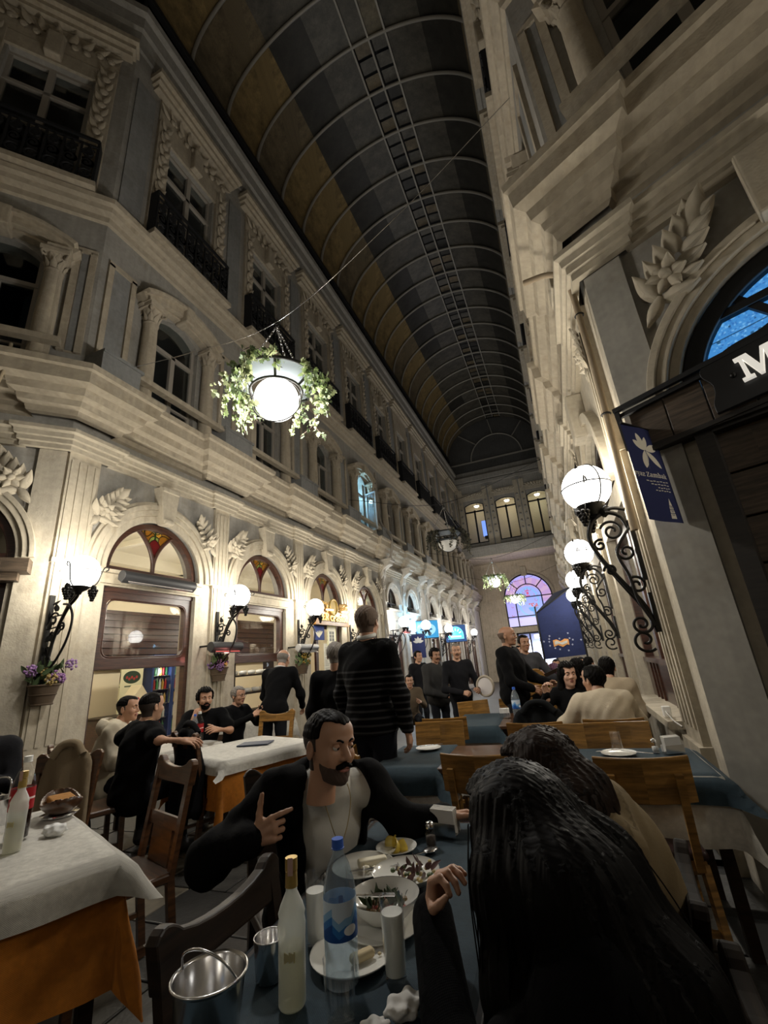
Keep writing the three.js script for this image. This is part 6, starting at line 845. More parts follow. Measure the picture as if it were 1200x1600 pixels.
const W2L = (pos, yaw) => { const m = new THREE.Matrix4().compose(V(...pos), new THREE.Quaternion().setFromEuler(new THREE.Euler(0, yaw, 0)), V(1, 1, 1)).invert(); return p => V(...p).applyMatrix4(m).toArray(); };
const dirL = yaw => d => V(...d).applyAxisAngle(V(0, 1, 0), -yaw).toArray();

// man in the foreground: open black jacket over a white T-shirt, right hand raised, index towards his chest
{
  const pos = [-1.1, 0, -1.82], yaw = 0.85, L = W2L(pos, yaw), D2 = dirL(yaw), J = seated(1.25, 0.2);
  Object.assign(J, { pelvis: L([-1.12, 0.52, -1.84]), chest: L([-1.03, 0.82, -1.76]), neck: L([-0.95, 0.99, -1.68]), head: L([-0.885, 1.122, -1.585]), shR: L([-1.12, 0.965, -1.60]), shL: L([-0.85, 0.935, -1.84]), elR: L([-1.31, 0.79, -1.45]), wrR: L([-1.115, 0.868, -1.45]), elL: L([-0.74, 0.78, -1.93]), wrL: L([-0.58, 0.79, -1.98]), hipL: L([-1.06, 0.52, -1.9]), hipR: L([-1.16, 0.52, -1.76]), knL: L([-0.74, 0.52, -1.62]), knR: L([-0.86, 0.52, -1.46]), anL: L([-0.74, 0.08, -1.64]), anR: L([-0.88, 0.08, -1.46]) }); J.s = 0.98;
  const open = (d, x, y, z) => { const hw = 0.10 + 0.05 * clamp((y - 0.6) * 2, 0, 1) - 0.05 * clamp((y - 0.93) * 8, 0, 1); return z > 0.02 + (y - 0.52) * 0.25 ? smax(d, -(Math.max(Math.abs(x - 0.02) - hw, 0.0 - (z - 0.02))), 0.012) : d; };
  const p = person('man in open black jacket and white shirt with raised hand at front table', pos, yaw, J, { fine: 1, look: 0.30, pitch: 0.04, tilt: -0.05, skin: 'tan', hair: 'fade', beard: 'beard', gaze: 0.002, legs: [0.01, 0.01, 0.012], under: { color: [0.62, 0.60, 0.55], name: 'white_shirt' }, top: { color: BLACK, name: 'jacket', e: 0.028, r: 0.062, w: 0.006, extra: open }, cell: 0.012, handR: { kind: 'point', dir: D2([0.86, 0.32, -0.12]), palm: D2([-0.1, -0.15, -1]) }, handL: { kind: 'relaxed' } });
  const n = J.neck; obj('necklace', tube([[n[0] - 0.05, n[1] + 0.02, n[2] + 0.03], [n[0] - 0.045, n[1] - 0.06, n[2] + 0.10], [n[0] - 0.005, n[1] - 0.17, n[2] + 0.125], [n[0] + 0.05, n[1] - 0.06, n[2] + 0.10], [n[0] + 0.055, n[1] + 0.02, n[2] + 0.03]], 0.0016, 40, 4), std([0.5, 0.38, 0.18], { metalness: 1, roughness: 0.3 }), p.t);
}
// woman in the black coat, back to the viewer, left hand raised
function longHair(p, J, mat, flow, n, name = 'hair') {
  // a mass over the skull plus strands that follow it down the back
  p.onHead('hair', hairFull, mat); const s = p.s, H = J.head, mass = blend([ell([H[0], H[1] + 0.03 * s, H[2] - 0.012], [0.092 * s, 0.1 * s, 0.11 * s]), ...flow.flatMap(c => c.slice(1).map((q, k) => cap(c[k].slice(0, 3), q.slice(0, 3), c[k][3], q[3])))], 0.05);
  const all = [...flow.flat(), [...H, 0.13]], m0 = [0, 1, 2].map(k => Math.min(...all.map(q => q[k] - q[3])) - 0.02), m1 = [0, 1, 2].map(k => Math.max(...all.map(q => q[k] + q[3])) + 0.02);
  const cutF = p.faceCut; obj('hair_length', sdfMesh((x, y, z) => { const a = Math.atan2(x - H[0], z - H[2]); let d = mass(x, y, z) + 0.002 * Math.sin(a * 46 + y * 6) + 0.0013 * Math.sin(a * 97 - y * 9); return cutF ? smax(d, -cutF(x, y, z), 0.02) : d; }, m0, m1, 0.007), mat, p.t);
  const st = []; for (let k = 0; k < n; k++) { const c = flow[k % flow.length], a = rr(-1, 1), b = rr(-1, 1); const pts = c.map((q, i) => [q[0] + a * q[3] * 0.98 + rr(-1, 1) * 0.006 * i, q[1] + (i ? rr(-0.01, 0.01) : 0), q[2] + b * q[3] * 0.98 + rr(-1, 1) * 0.006 * i]); st.push(tube(pts, 0.0015, 18, 4)); } const so = obj('hair_strands', st, mat, p.t); so.userData.kind = 'stuff';
}
{
  const pos = [-0.02, 0, -1.12], yaw = -PI / 2 - 0.25, L = W2L(pos, yaw), D2 = dirL(yaw), J = seated(1.2, 0.15);
  Object.assign(J, { pelvis: L([0.0, 0.5, -1.1]), chest: L([-0.03, 0.76, -1.12]), neck: L([-0.1, 0.91, -1.14]), head: L([-0.185, 1.025, -1.17]), shL: L([-0.06, 0.885, -0.94]), shR: L([-0.07, 0.885, -1.30]), elL: L([-0.30, 0.69, -0.93]), wrL: L([-0.405, 0.845, -1.19]), elR: L([-0.12, 0.64, -1.40]), wrR: L([-0.3, 0.58, -1.34]), hipL: L([-0.04, 0.5, -1.02]), hipR: L([-0.04, 0.5, -1.2]), knL: L([-0.42, 0.5, -1.0]), knR: L([-0.42, 0.5, -1.2]), anL: L([-0.42, 0.08, -1.0]), anR: L([-0.42, 0.08, -1.2]) }); J.s = 0.94;
  const p = person('woman in black coat with long black hair, back turned, hand raised', pos, yaw, J, { look: -0.15, pitch: 0.1, skin: 'tan', hair: null, top: { color: fabric([0.0035, 0.0035, 0.004]), name: 'coat', e: 0.03, r: 0.058, w: 0.006 }, cell: 0.012, handL: { kind: 'bent', dir: D2([0.30, 0.86, 0.1]), palm: D2([0.95, -0.25, 0.35]) }, handR: { kind: 'relaxed' } });
  const G = w => [...L(w.slice(0, 3)), w[3]];
  longHair(p, J, hairM.black, [[[-0.17, 1.07, -1.14, 0.08], [-0.05, 0.97, -1.05, 0.08], [0.05, 0.85, -1.0, 0.075], [0.1, 0.68, -0.98, 0.055], [0.12, 0.5, -0.97, 0.03]], [[-0.2, 1.06, -1.1, 0.065], [-0.2, 0.98, -1.02, 0.055], [-0.21, 0.84, -0.99, 0.042], [-0.22, 0.7, -0.985, 0.026]], [[-0.15, 1.07, -1.1, 0.075], [-0.09, 0.98, -1.0, 0.08], [-0.03, 0.84, -0.955, 0.07], [0.02, 0.68, -0.93, 0.05]], [[-0.14, 1.06, -1.2, 0.075], [-0.02, 0.96, -1.2, 0.07], [0.08, 0.8, -1.15, 0.06], [0.14, 0.62, -1.1, 0.04]]].map(c => c.map(G)), 170);
}
{
  const pos = [0.0, 0, -1.68], yaw = -PI / 2 - 0.1, L = W2L(pos, yaw), J = seated(1.2, 0.2);
  Object.assign(J, { pelvis: L([0.04, 0.5, -1.66]), chest: L([0.01, 0.78, -1.63]), neck: L([-0.06, 0.94, -1.61]), head: L([-0.155, 1.03, -1.60]), shL: L([0.0, 0.89, -1.43]), shR: L([-0.03, 0.89, -1.81]), elL: L([-0.06, 0.66, -1.38]), wrL: L([-0.26, 0.58, -1.52]), elR: L([-0.22, 0.68, -1.9]), wrR: L([-0.28, 0.58, -1.76]), hipL: L([-0.04, 0.5, -1.58]), hipR: L([-0.04, 0.5, -1.76]), knL: L([-0.42, 0.5, -1.55]), knR: L([-0.42, 0.5, -1.76]), anL: L([-0.42, 0.08, -1.55]), anR: L([-0.42, 0.08, -1.76]) }); J.s = 0.95;
  const p = person('woman in olive jacket with long dark hair, leaning to her neighbour', pos, yaw, J, { look: 0.2, pitch: 0.12, hair: null, top: { color: fabric([0.20, 0.15, 0.085]), name: 'jacket', e: 0.03, r: 0.056, w: 0.006 }, cell: 0.012 });
  const G = w => [...L(w.slice(0, 3)), w[3]];
  longHair(p, J, hairM.brown, [[[-0.14, 1.08, -1.58, 0.08], [-0.03, 1.01, -1.53, 0.06], [0.02, 0.9, -1.5, 0.04], [0.05, 0.78, -1.46, 0.02]], [[-0.14, 1.06, -1.55, 0.075], [-0.06, 0.98, -1.46, 0.065], [-0.01, 0.84, -1.41, 0.045], [0.02, 0.7, -1.37, 0.025]], [[-0.13, 1.06, -1.66, 0.075], [-0.05, 0.98, -1.66, 0.05], [0.0, 0.86, -1.63, 0.03]]].map(c => c.map(G)), 120);
  obj('bag_strap', tube([[-0.13, 0.93, -1.5], [-0.02, 0.86, -1.46], [0.1, 0.7, -1.5], [0.14, 0.55, -1.55]].map(q => V(...L(q))), 0.012, 24, 6), fabric(BLACK), p.t);
}
// waiter in the striped sweater
{
  const stripe = tex(256, (u, v) => { const y = v * 2, on = y < 1.36 && ((y * 100) % 4.6) < 1.5; const k = on ? 0.42 : 0.10; return [k, k, k * 1.02]; }, true, 0.5, 0.5); const m = phys([0.34, 0.34, 0.35], { map: stripe, specularIntensity: 0.2, roughness: 0.95, bumpMap: clothB, bumpScale: 0.002 });
  const J = standing(1.83); J.elR = [-0.29, 1.16, -0.02]; J.wrR = [-0.30, 0.93, 0.02]; J.elL = [0.31, 1.17, 0.02]; J.wrL = [0.33, 0.91, 0.1];
  const p = person('waiter in black sweater with grey stripes, standing with his back turned', [-1.47, 0, -3.3], PI - 0.25, J, { hair: 'short', hairColor: 'stubble', build: 1.2, top: { color: m, name: 'striped_sweater', e: 0.018, r: 0.058, hem: 0.90 }, legs: [0.012, 0.013, 0.018], look: 0.25, handL: { kind: 'grip' } });
  obj('white_collar', torus(0.064, 0.017, J.neck[0], J.neck[1] + 0.075, J.neck[2] + 0.015, PI / 2 - 0.2, 0, 0, 24, 8), fabric([0.65, 0.65, 0.62]), p.t);
}
// bending waiter at the left
{ const J = standing(1.72); const tip = (q, a = 0.42) => { const y = q[1] - 0.95, z = q[2]; return [q[0], 0.95 + y * Math.cos(a) - z * Math.sin(a), y * Math.sin(a) + z * Math.cos(a)]; }; for (const k of ['chest', 'neck', 'head', 'shL', 'shR']) J[k] = tip(J[k]); J.elL = [0.26, 1.08, 0.25]; J.elR = [-0.26, 1.08, 0.25]; J.wrL = [0.2, 0.92, 0.44]; J.wrR = [-0.2, 0.92, 0.44];
  const p = person('balding waiter in black bending over a table at the left', [-3.6, 0, -5.05], PI + 0.15, J, { hair: 'bald', hairColor: 'grey', pitch: 0.4, build: 1.05, top: { color: BLACK, name: 'sweater', hem: 0.86 } }); obj('white_collar', torus(0.07, 0.012, J.neck[0], J.neck[1] + 0.03, J.neck[2] + 0.01, PI / 2 + 0.35, 0, 0, 20, 8), fabric([0.65, 0.65, 0.62]), p.t); }
// man behind the striped waiter
person('grey haired man in black partly behind the striped waiter', [-2.0, 0, -3.75], PI + 0.3, standing(1.60), { hair: 'short', hairColor: 'grey', skin: 'deep', top: { color: BLACK, name: 'jacket' } });
// seated company at the left
{ const J = seated(1.28, 0.12); J.elL = [0.33, 0.92, 0.0]; J.wrL = [0.42, 0.86, 0.2]; J.elR = [-0.36, 0.94, 0.02]; J.wrR = [-0.56, 0.92, 0.14];
  const p = person('man in black short sleeved shirt seen from behind with arm on next chair', [-3.62, 0, -3.08], PI - 0.3, J, { hair: 'fade', skin: 'tan', build: 1.12, look: 0.2, top: { color: BLACK, name: 'tee_shirt', sleeve: 0.75, r: 0.062, e: 0.016 }, face: false }); obj('necklace', torus(0.066, 0.003, J.neck[0], J.neck[1] + 0.05, J.neck[2] + 0.008, PI / 2 - 0.25, 0, 0, 30, 5), std([0.7, 0.5, 0.2], { metalness: 1, roughness: 0.3 }), p.t); }
{ const p = person('man in cream hoodie beside the black shirted man', [-4.35, 0, -3.35], PI - 0.9, seated(1.27, 0.22), { hair: 'fade', look: -0.35, top: { color: [0.52, 0.46, 0.35], name: 'hoodie', e: 0.03, r: 0.062, w: 0.007 } }); const n = seated(1.27, 0.22).neck; obj('hood', sdfMesh((x, y, z) => smax(ell([0, n[1] + 0.0, n[2] - 0.09], [0.15, 0.1, 0.1])(x, y, z), -ell([0, n[1] + 0.07, n[2] - 0.03], [0.1, 0.09, 0.1])(x, y, z), 0.03), [-0.2, n[1] - 0.15, n[2] - 0.25], [0.2, n[1] + 0.16, n[2] + 0.1], 0.014), fabric([0.52, 0.46, 0.35]), p.t); }
{ const J = seated(1.25, 0.06); J.elR = [-0.22, 0.79, 0.25]; J.wrR = [-0.08, 0.98, 0.2]; J.elL = [0.3, 0.82, 0.16]; J.wrL = [0.2, 0.86, 0.36]; person('bearded man in black shirt resting his chin on his hand', [-3.98, 0, -4.28], 0.55, J, { hair: 'full', beard: 'black', look: 0.45, top: { color: BLACK, name: 'tee_shirt', sleeve: 0.7, r: 0.06 }, handR: { kind: 'grip', dir: [0.3, 0.9, -0.1], palm: [0.6, 0, -0.6] } }); }
{ const J = seated(1.22, 0.08); J.elL = [0.22, 0.8, 0.2]; J.wrL = [0.1, 0.93, 0.4]; J.elR = [-0.22, 0.8, 0.2]; J.wrR = [-0.08, 0.9, 0.4]; const p = person('man with glasses in a black sweater seated near the wall', [-4.15, 0, -4.95], PI / 2 - 0.1, J, { hair: 'short', hairColor: 'grey', top: { color: BLACK, name: 'sweater' }, pitch: 0.05 }); p.onHead('glasses', [torus(0.019, 0.0018, 0.032, 0.006, 0.102), torus(0.019, 0.0018, -0.032, 0.006, 0.102), tube([[0.05, 0.01, 0.1], [0.075, 0.012, 0.05], [0.08, 0.005, -0.01]], 0.0018, 12, 4), tube([[-0.05, 0.01, 0.1], [-0.075, 0.012, 0.05], [-0.08, 0.005, -0.01]], 0.0018, 12, 4), bar([-0.013, 0.01, 0.104], [0.013, 0.01, 0.104], 0.003)].reduce((a, g) => (a.push(g), a), []).length ? merge([torus(0.019, 0.0018, 0.032, 0.006, 0.102), torus(0.019, 0.0018, -0.032, 0.006, 0.102), tube([[0.05, 0.01, 0.1], [0.075, 0.012, 0.05], [0.08, 0.005, -0.01]], 0.0018, 12, 4), tube([[-0.05, 0.01, 0.1], [-0.075, 0.012, 0.05], [-0.08, 0.005, -0.01]], 0.0018, 12, 4)]) : null, M.iron); }
person('old man in a black jacket cut off at the left edge', [-4.5, 0, -2.42], 0.9, seated(1.27, 0.15), { hair: 'bald', hairColor: 'grey', skin: 'fair', top: { color: [0.014, 0.014, 0.016], name: 'jacket', e: 0.03, r: 0.06 }, face: true });
{ const J = seated(1.18, 0.1); const p = person('guest in a white blouse with dark hair in the left background', fy(-3.1, -6.15), -2.2, J, { hair: 'full', far: 1, top: { color: [0.6, 0.58, 0.53], name: 'blouse' } }); }
person('guest with tied dark hair at the far left table', fy(-3.75, -6.9), 0.6, seated(1.2, 0.1), { hair: 'full', far: 1, top: { color: [0.03, 0.03, 0.035], name: 'sweater' } });
// musicians
{ const J = standing(1.60); J.elL = [0.24, 1.0, 0.12]; J.wrL = [0.08, 1.06, 0.3]; J.elR = [-0.24, 0.98, 0.1]; J.wrR = [-0.02, 0.9, 0.32]; const pos = fy(-2.06, -7.3); person('moustached clarinet player in a grey jacket', pos, 0.75, J, { hair: 'full', stache: 'black', skin: 'deep', build: 1.1, top: { color: [0.035, 0.034, 0.033], name: 'jacket', e: 0.03, r: 0.058, hem: 0.72 }, pitch: 0.08, handL: { kind: 'grip' }, handR: { kind: 'grip' } });
  const c = thing('clarinet', 'black clarinet with silver keys held by the moustached player', 'clarinet', [pos[0] + 0.13, pos[1] + 1.4, pos[2] + 0.17], 0.75); const A = [0.0, 0, 0], B = [0.05, -0.68, 0.36]; obj('tube_body', [tube([A, mid(A, B), B], 0.018, 12, 8), tube([mid(A, B, 0.94), B, mid(A, B, 1.06)], 0.032, 6, 8)], std([0.02, 0.02, 0.02], { roughness: 0.25 }), c); obj('keys', Array.from({ length: 10 }, (_, k) => { const q = mid(A, B, 0.15 + k * 0.08); return box(0.034, 0.016, 0.016, q[0], q[1], q[2] + 0.017); }), M.chrome, c).userData.kind = 'stuff'; }
{ const J = standing(1.63); J.elL = [0.26, 1.02, 0.08]; J.wrL = [0.16, 0.98, 0.34]; J.elR = [-0.26, 1.0, 0.06]; J.wrR = [-0.06, 0.95, 0.3]; const pos = fy(-1.62, -6.95); person('grey haired tambourine player in a dark jacket', pos, 0.55, J, { hair: 'short', hairColor: 'grey', stache: 'stubble', top: { color: [0.012, 0.012, 0.014], name: 'jacket', hem: 0.75 }, look: -0.2, handL: { kind: 'grip' }, handR: { kind: 'grip' } });
  const d = thing('tambourine', 'pale tambourine held by the grey haired player', 'tambourine', [pos[0] + 0.42, pos[1] + 1.02, pos[2] + 0.24], -0.35); obj('drum_skin', cyl(0.125, 0.125, 0.012, 0, 0, 0, PI / 2, 0, 0, 28), phys([0.72, 0.68, 0.66], { roughness: 0.3 }), d); obj('hoop', torus(0.13, 0.018, 0, 0, 0, 0, 0, 0, 30, 8), std([0.42, 0.36, 0.28]), d); }
{ const J = standing(1.74); J.elL = [0.2, 1.12, 0.18]; J.wrL = [0.16, 1.04, 0.4]; J.elR = [-0.26, 1.1, 0.06]; J.wrR = [-0.12, 1.0, 0.26]; person('tall balding musician in black turned to the right', fy(-0.72, -6.0), 1.35, J, { hair: 'bald', hairColor: 'stubble', skin: 'deep', build: 1.15, look: 0.1, top: { color: BLACK, name: 'jacket', e: 0.025, r: 0.06, hem: 0.78 } }); }
{ const J = standing(1.66); J.elL = [0.3, 1.05, 0.1]; J.wrL = [0.42, 1.1, 0.24]; J.wrR = [-0.05, 0.95, 0.25]; J.elR = [-0.26, 1.0, 0.0]; const pos = fy(-0.6, -6.95); person('guitar player half hidden behind the tall musician', pos, 0.5, J, { hair: 'short', skin: 'deep', top: { color: [0.05, 0.05, 0.055], name: 'jacket' }, far: 1 });
  const gS = new THREE.Shape(); gS.moveTo(-0.2, 0); gS.bezierCurveTo(-0.22, 0.2, -0.02, 0.12, 0.05, 0.14); gS.bezierCurveTo(0.2, 0.18, 0.25, 0.1, 0.25, 0); gS.bezierCurveTo(0.25, -0.1, 0.2, -0.18, 0.05, -0.14); gS.bezierCurveTo(-0.02, -0.12, -0.22, -0.2, -0.2, 0); const g = thing('guitar', 'pale wooden guitar of the half hidden player', 'guitar', [pos[0] - 0.02, pos[1] + 1.02, pos[2] + 0.26], 0.5); obj('guitar_body', xf(ext(gS, 0.08, 0.008), 0, 0, 0, 0, 0, 0.3), M.honey, g); obj('guitar_neck', bar([0.2, 0.07, 0.06], [0.72, 0.24, 0.06], 0.045, 0.02), M.darkwood, g); }
// right hand company
{ const J = seated(1.24, 0.05); J.elR = [-0.3, 0.86, 0.22]; J.wrR = [-0.24, 1.0, 0.3]; const pos = fy(-0.06, -5.12); const p = person('dark haired woman in black facing the viewer, hand lifted', pos, 0.05, J, { hair: null, skin: 'fair', look: 0.25, top: { color: BLACK, name: 'sweater' }, handR: { kind: 'bent', dir: [-0.05, 0.95, 0.1], palm: [0.7, 0, 0.6] } }); p.faceCut = ell([J.head[0] + 0.035, J.head[1] - 0.035, J.head[2] + 0.12], [0.066, 0.12, 0.13]); const H = J.head; longHair(p, J, hairM.black, [[[H[0] + 0.065, H[1], H[2] - 0.03, 0.04], [H[0] + 0.085, H[1] - 0.13, H[2] - 0.02, 0.036], [H[0] + 0.11, H[1] - 0.28, H[2], 0.035]], [[H[0] - 0.065, H[1], H[2] - 0.03, 0.04], [H[0] - 0.085, H[1] - 0.13, H[2] - 0.03, 0.036], [H[0] - 0.1, H[1] - 0.28, H[2] - 0.02, 0.035]]], 30); }
{ const J = seated(1.24, 0.3); J.elL = [0.3, 0.78, 0.24]; J.wrL = [0.2, 0.79, 0.46]; J.elR = [-0.3, 0.78, 0.24]; J.wrR = [-0.2, 0.79, 0.46]; person('man in a cream sweater seen from behind', fy(0.22, -4.12), PI + 0.35, J, { hair: 'short', build: 1.15, look: 0.4, top: { color: [0.56, 0.48, 0.36], name: 'cream_sweater', e: 0.03, r: 0.062, w: 0.006 } }); }
person('man in a beige jacket behind the cream sweater', fy(0.32, -5.5), PI - 0.2, seated(1.28, 0.2), { hair: 'short', top: { color: [0.36, 0.29, 0.2], name: 'jacket', e: 0.025, r: 0.058 } });
person('dark haired man in black left of the beige jacket', fy(0.06, -6.2), PI + 0.1, seated(1.26, 0.1), { hair: 'full', top: { color: BLACK, name: 'jacket', e: 0.02 } });
person('guest with purple tinted hair and yellow jacket', fy(-0.22, -7.2), PI + 0.5, seated(1.2, 0.1), { hair: 'full', hairColor: 'purple', top: { color: [0.45, 0.34, 0.05], name: 'jacket', e: 0.02 }, headScale: 1.08 });
// people further down the passage
[[-1.3, -13.2, 1.7, 's', 0.2, [0.06, 0.06, 0.065], 'in a grey coat standing under the arched window'], [-0.5, -9.0, 1.25, 'd', 0.3, [0.02, 0.02, 0.03], 'with short dark hair in the crowd'], [0.05, -8.4, 1.26, 'd', PI, [0.05, 0.02, 0.02], 'in a dark red top in the crowd'], [0.25, -9.4, 1.27, 'd', 2.5, [0.1, 0.1, 0.11], 'in a grey top near the right wall'], [-0.3, -10.4, 1.27, 'd', 0, [0.3, 0.28, 0.25], 'in a pale top in the crowd'], [-0.85, -10.0, 1.25, 'd', 0.4, [0.03, 0.03, 0.05], 'in dark blue in the crowd'], [0.2, -11.5, 1.27, 'd', 0.2, [0.2, 0.12, 0.1], 'in a brown top in the crowd'], [-3.0, -9.3, 1.66, 's', 1.0, [0.012, 0.012, 0.014], 'in black walking behind the tambourine player'], [-2.75, -7.9, 1.2, 'd', 0.4, [0.12, 0.09, 0.06], 'in a brown top behind the clarinet player']].forEach(([x, z, h, k, yaw, col, s]) => person(`distant person ${s}`, fy(x, z), yaw, k === 's' ? standing(h) : seated(h, 0.08), { far: 1, hair: x % 0.2 > 0.1 ? 'full' : 'short', top: { color: col, name: 'jacket' } }));

// ───────── things on the tables ─────────
const TY = 0.749;
const clear = new THREE.MeshPhysicalMaterial({ color: 0xffffff, roughness: 0.03, transmission: 1, thickness: 0, ior: 1.45 });
const frosted = new THREE.MeshPhysicalMaterial({ color: rgb(0.86, 0.87, 0.82), roughness: 0.45, transmission: 0.75, thickness: 0 });
const milky = phys([0.72, 0.72, 0.67], { roughness: 0.4, transmission: 0.25, thickness: 0 });
const shell = (pts, mat, n, parent, name) => obj(name, lathe(pts, n || 28), mat, parent);
function plate(label, pos, r, deep = 0.012, mat = M.china) { const t = thing('plate', label, 'plate', pos); obj('dish', lathe([[0, 0.004], [r * 0.55, 0.004], [r * 0.62, 0.006], [r * 0.97, deep], [r, deep + 0.003], [r * 0.99, deep - 0.001], [r * 0.66, 0.0], [r * 0.6, -0.002], [0, -0.002]], 40), mat, t); return t; }
function bowl(label, pos, r, h) { const t = thing('bowl', label, 'bowl', pos); obj('dish', lathe([[0, 0.008], [r * 0.5, 0.01], [r * 0.85, h * 0.6], [r * 0.99, h], [r, h + 0.002], [r * 0.9, h * 0.62], [r * 0.5, 0.0], [r * 0.45, 0.0], [0, 0]], 40), M.china, t); return t; }
const labelT = canvasTex(512, 256, (c, w, h) => { const mount = (b, col) => { c.fillStyle = col; c.beginPath(); c.moveTo(0, h); for (let i = 0; i <= 16; i++) c.lineTo(i * 32, b + 40 * Math.sin(i * 1.1) + 22 * Math.sin(i * 2.7)); c.lineTo(w, h); c.fill(); }; c.fillStyle = '#cfdcea'; c.fillRect(0, 0, w, h); mount(90, '#86b4dd'); mount(140, '#2f74bd'); mount(190, '#134a93'); c.fillStyle = '#f2f6fa'; c.beginPath(); c.arc(90, 190, 34, 0, 7); c.fill(); c.font = 'bold 40px sans-serif'; c.fillText('1,5 L', 250, 238); c.fillStyle = '#1d4f93'; c.fillRect(280, 60, 22, 150); });
const redLabelT = canvasTex(128, 64, (c, w, h) => { c.fillStyle = '#9c1016'; c.fillRect(0, 0, w, h); c.strokeStyle = '#e8d8d4'; c.lineWidth = 6; c.beginPath(); c.moveTo(0, 44); c.bezierCurveTo(40, 10, 80, 60, 128, 20); c.stroke(); });
const petM = new THREE.MeshPhysicalMaterial({ color: rgb(0.72, 0.80, 0.86), roughness: 0.1, transmission: 0.88, thickness: 0, ior: 1.5 });
function waterBottle(label, pos, s = 1, mat = petM, cola = false) {
  const t = thing(cola ? 'cola_bottle' : 'water_bottle', label, 'bottle', pos); t.scale.setScalar(s);
  obj('bottle_body', lathe([[0, 0.006], [0.03, 0.0], [0.044, 0.008], [0.045, 0.05], [0.043, 0.06], [0.045, 0.07], [0.045, 0.2], [0.042, 0.225], [0.03, 0.265], [0.016, 0.29], [0.0145, 0.305]], 32), mat, t);
  obj('label_band', new THREE.CylinderGeometry(0.0458, 0.0458, 0.085, 32, 1, true).translate(0, cola ? 0.16 : 0.15, 0), new THREE.MeshStandardMaterial({ map: cola ? redLabelT : labelT, roughness: 0.4, side: THREE.DoubleSide }), t, true);
  obj('cap', [cyl(0.0165, 0.017, 0.022, 0, 0.315, 0, 0, 0, 0, 24), torus(0.0165, 0.002, 0, 0.303, 0, PI / 2, 0, 0, 24, 5)], phys(cola ? [0.7, 0.7, 0.68] : [0.04, 0.13, 0.55], { roughness: 0.35 }), t);
  if (cola) obj('cola_fill', lathe([[0, 0.008], [0.042, 0.012], [0.042, 0.2], [0, 0.2]], 24), phys([0.012, 0.005, 0.003], { roughness: 0.15 }), t);
  return t;
}
function rakiBottle(label, pos, s = 1) {
  const t = thing('spirit_bottle', label, 'bottle', pos, 0.4); t.scale.setScalar(s);
  obj('bottle_body', lathe([[0, 0.004], [0.03, 0], [0.034, 0.006], [0.0345, 0.13], [0.036, 0.165], [0.033, 0.18], [0.035, 0.19], [0.03, 0.205], [0.015, 0.235], [0.0135, 0.27], [0.0145, 0.275]], 32), frosted, t);
  obj('spirit', lathe([[0, 0.006], [0.031, 0.01], [0.0315, 0.12], [0, 0.12]], 24), new THREE.MeshPhysicalMaterial({ color: rgb(0.8, 0.78, 0.66), roughness: 0.1, transmission: 0.85, thickness: 0 }), t);
  obj('gold_sleeve', [cyl(0.0155, 0.0165, 0.035, 0, 0.262, 0, 0, 0, 0, 24), cyl(0.0165, 0.0165, 0.028, 0, 0.296, 0, 0, 0, 0, 24)], std([0.55, 0.38, 0.12], { metalness: 0.7, roughness: 0.35 }), t);
  obj('duty_strip', box(0.014, 0.04, 0.001, 0, 0.293, 0.0168), std([0.5, 0.32, 0.28]), t); obj('embossed_lettering', Array.from({ length: 7 }, (_, k) => box(0.003, 0.022 - (k % 3) * 0.004, 0.002, -0.012 + k * 0.004, 0.11, 0.034)), std([0.45, 0.4, 0.22]), t).userData.kind = 'stuff';
  return t;
}
function tumbler(label, pos, h = 0.12, r = 0.028, fill = null) { const t = thing('glass', label, 'glass', pos); obj('glass_wall', lathe([[0, 0.006], [r * 0.86, 0.006], [r, h], [r + 0.0015, h], [r * 0.9, 0.0], [0, 0]], 28), clear, t); if (fill) obj('drink', lathe([[0, 0.008], [r * 0.84, 0.008], [r * 0.935, h * fill[3] - 0.001], [r * 0.935, h * fill[3]], [r * 0.92, h * fill[3]], [0, h * fill[3]]], 24), milky, t); return t; }
function shaker(label, pos, content) { const t = thing('shaker', label, 'shaker', pos); obj('jar', lathe([[0, 0.002], [0.019, 0], [0.02, 0.04], [0.016, 0.055], [0.015, 0.06]], 20), clear, t); obj('filling', lathe([[0, 0.004], [0.017, 0.004], [0.0175, 0.03], [0, 0.032]], 16), std(content), t); obj('cap', lathe([[0.016, 0.056], [0.017, 0.068], [0.01, 0.076], [0, 0.077]], 20), M.chrome, t); return t; }
function napkins(label, pos, turn) { const t = thing('napkin_holder', label, 'napkin holder', pos, turn); for (let k = 0; k < 4; k++) obj('napkin', rbox(0.1, 0.085 - k * 0.003, 0.006, 0.002, 0, 0.05, -0.012 + k * 0.008, 0.05 * (k - 1.5), 0, 0), std([0.72, 0.70, 0.66]), t); obj('holder', [box(0.11, 0.008, 0.05, 0, 0.004, 0), box(0.11, 0.04, 0.003, 0, 0.024, 0.024), box(0.11, 0.04, 0.003, 0, 0.024, -0.024)], M.chrome, t); return t; }
function fork(label, pos, turn, tiltX = 0, knife = false) { const t = thing(knife ? 'knife' : 'fork', label, 'cutlery', pos, turn); t.rotation.x = 0; obj('handle', rbox(0.1, 0.003, 0.01, 0.0015, 0, 0.003, 0), M.chrome, t); obj(knife ? 'blade' : 'tines', knife ? [box(0.09, 0.0018, 0.014, 0.09, 0.003, 0)] : [box(0.03, 0.002, 0.02, 0.065, 0.004, 0), ...[-1.5, -0.5, 0.5, 1.5].map(k => box(0.035, 0.0018, 0.0026, 0.095, 0.005, k * 0.0055))], M.chrome, t); return t; }
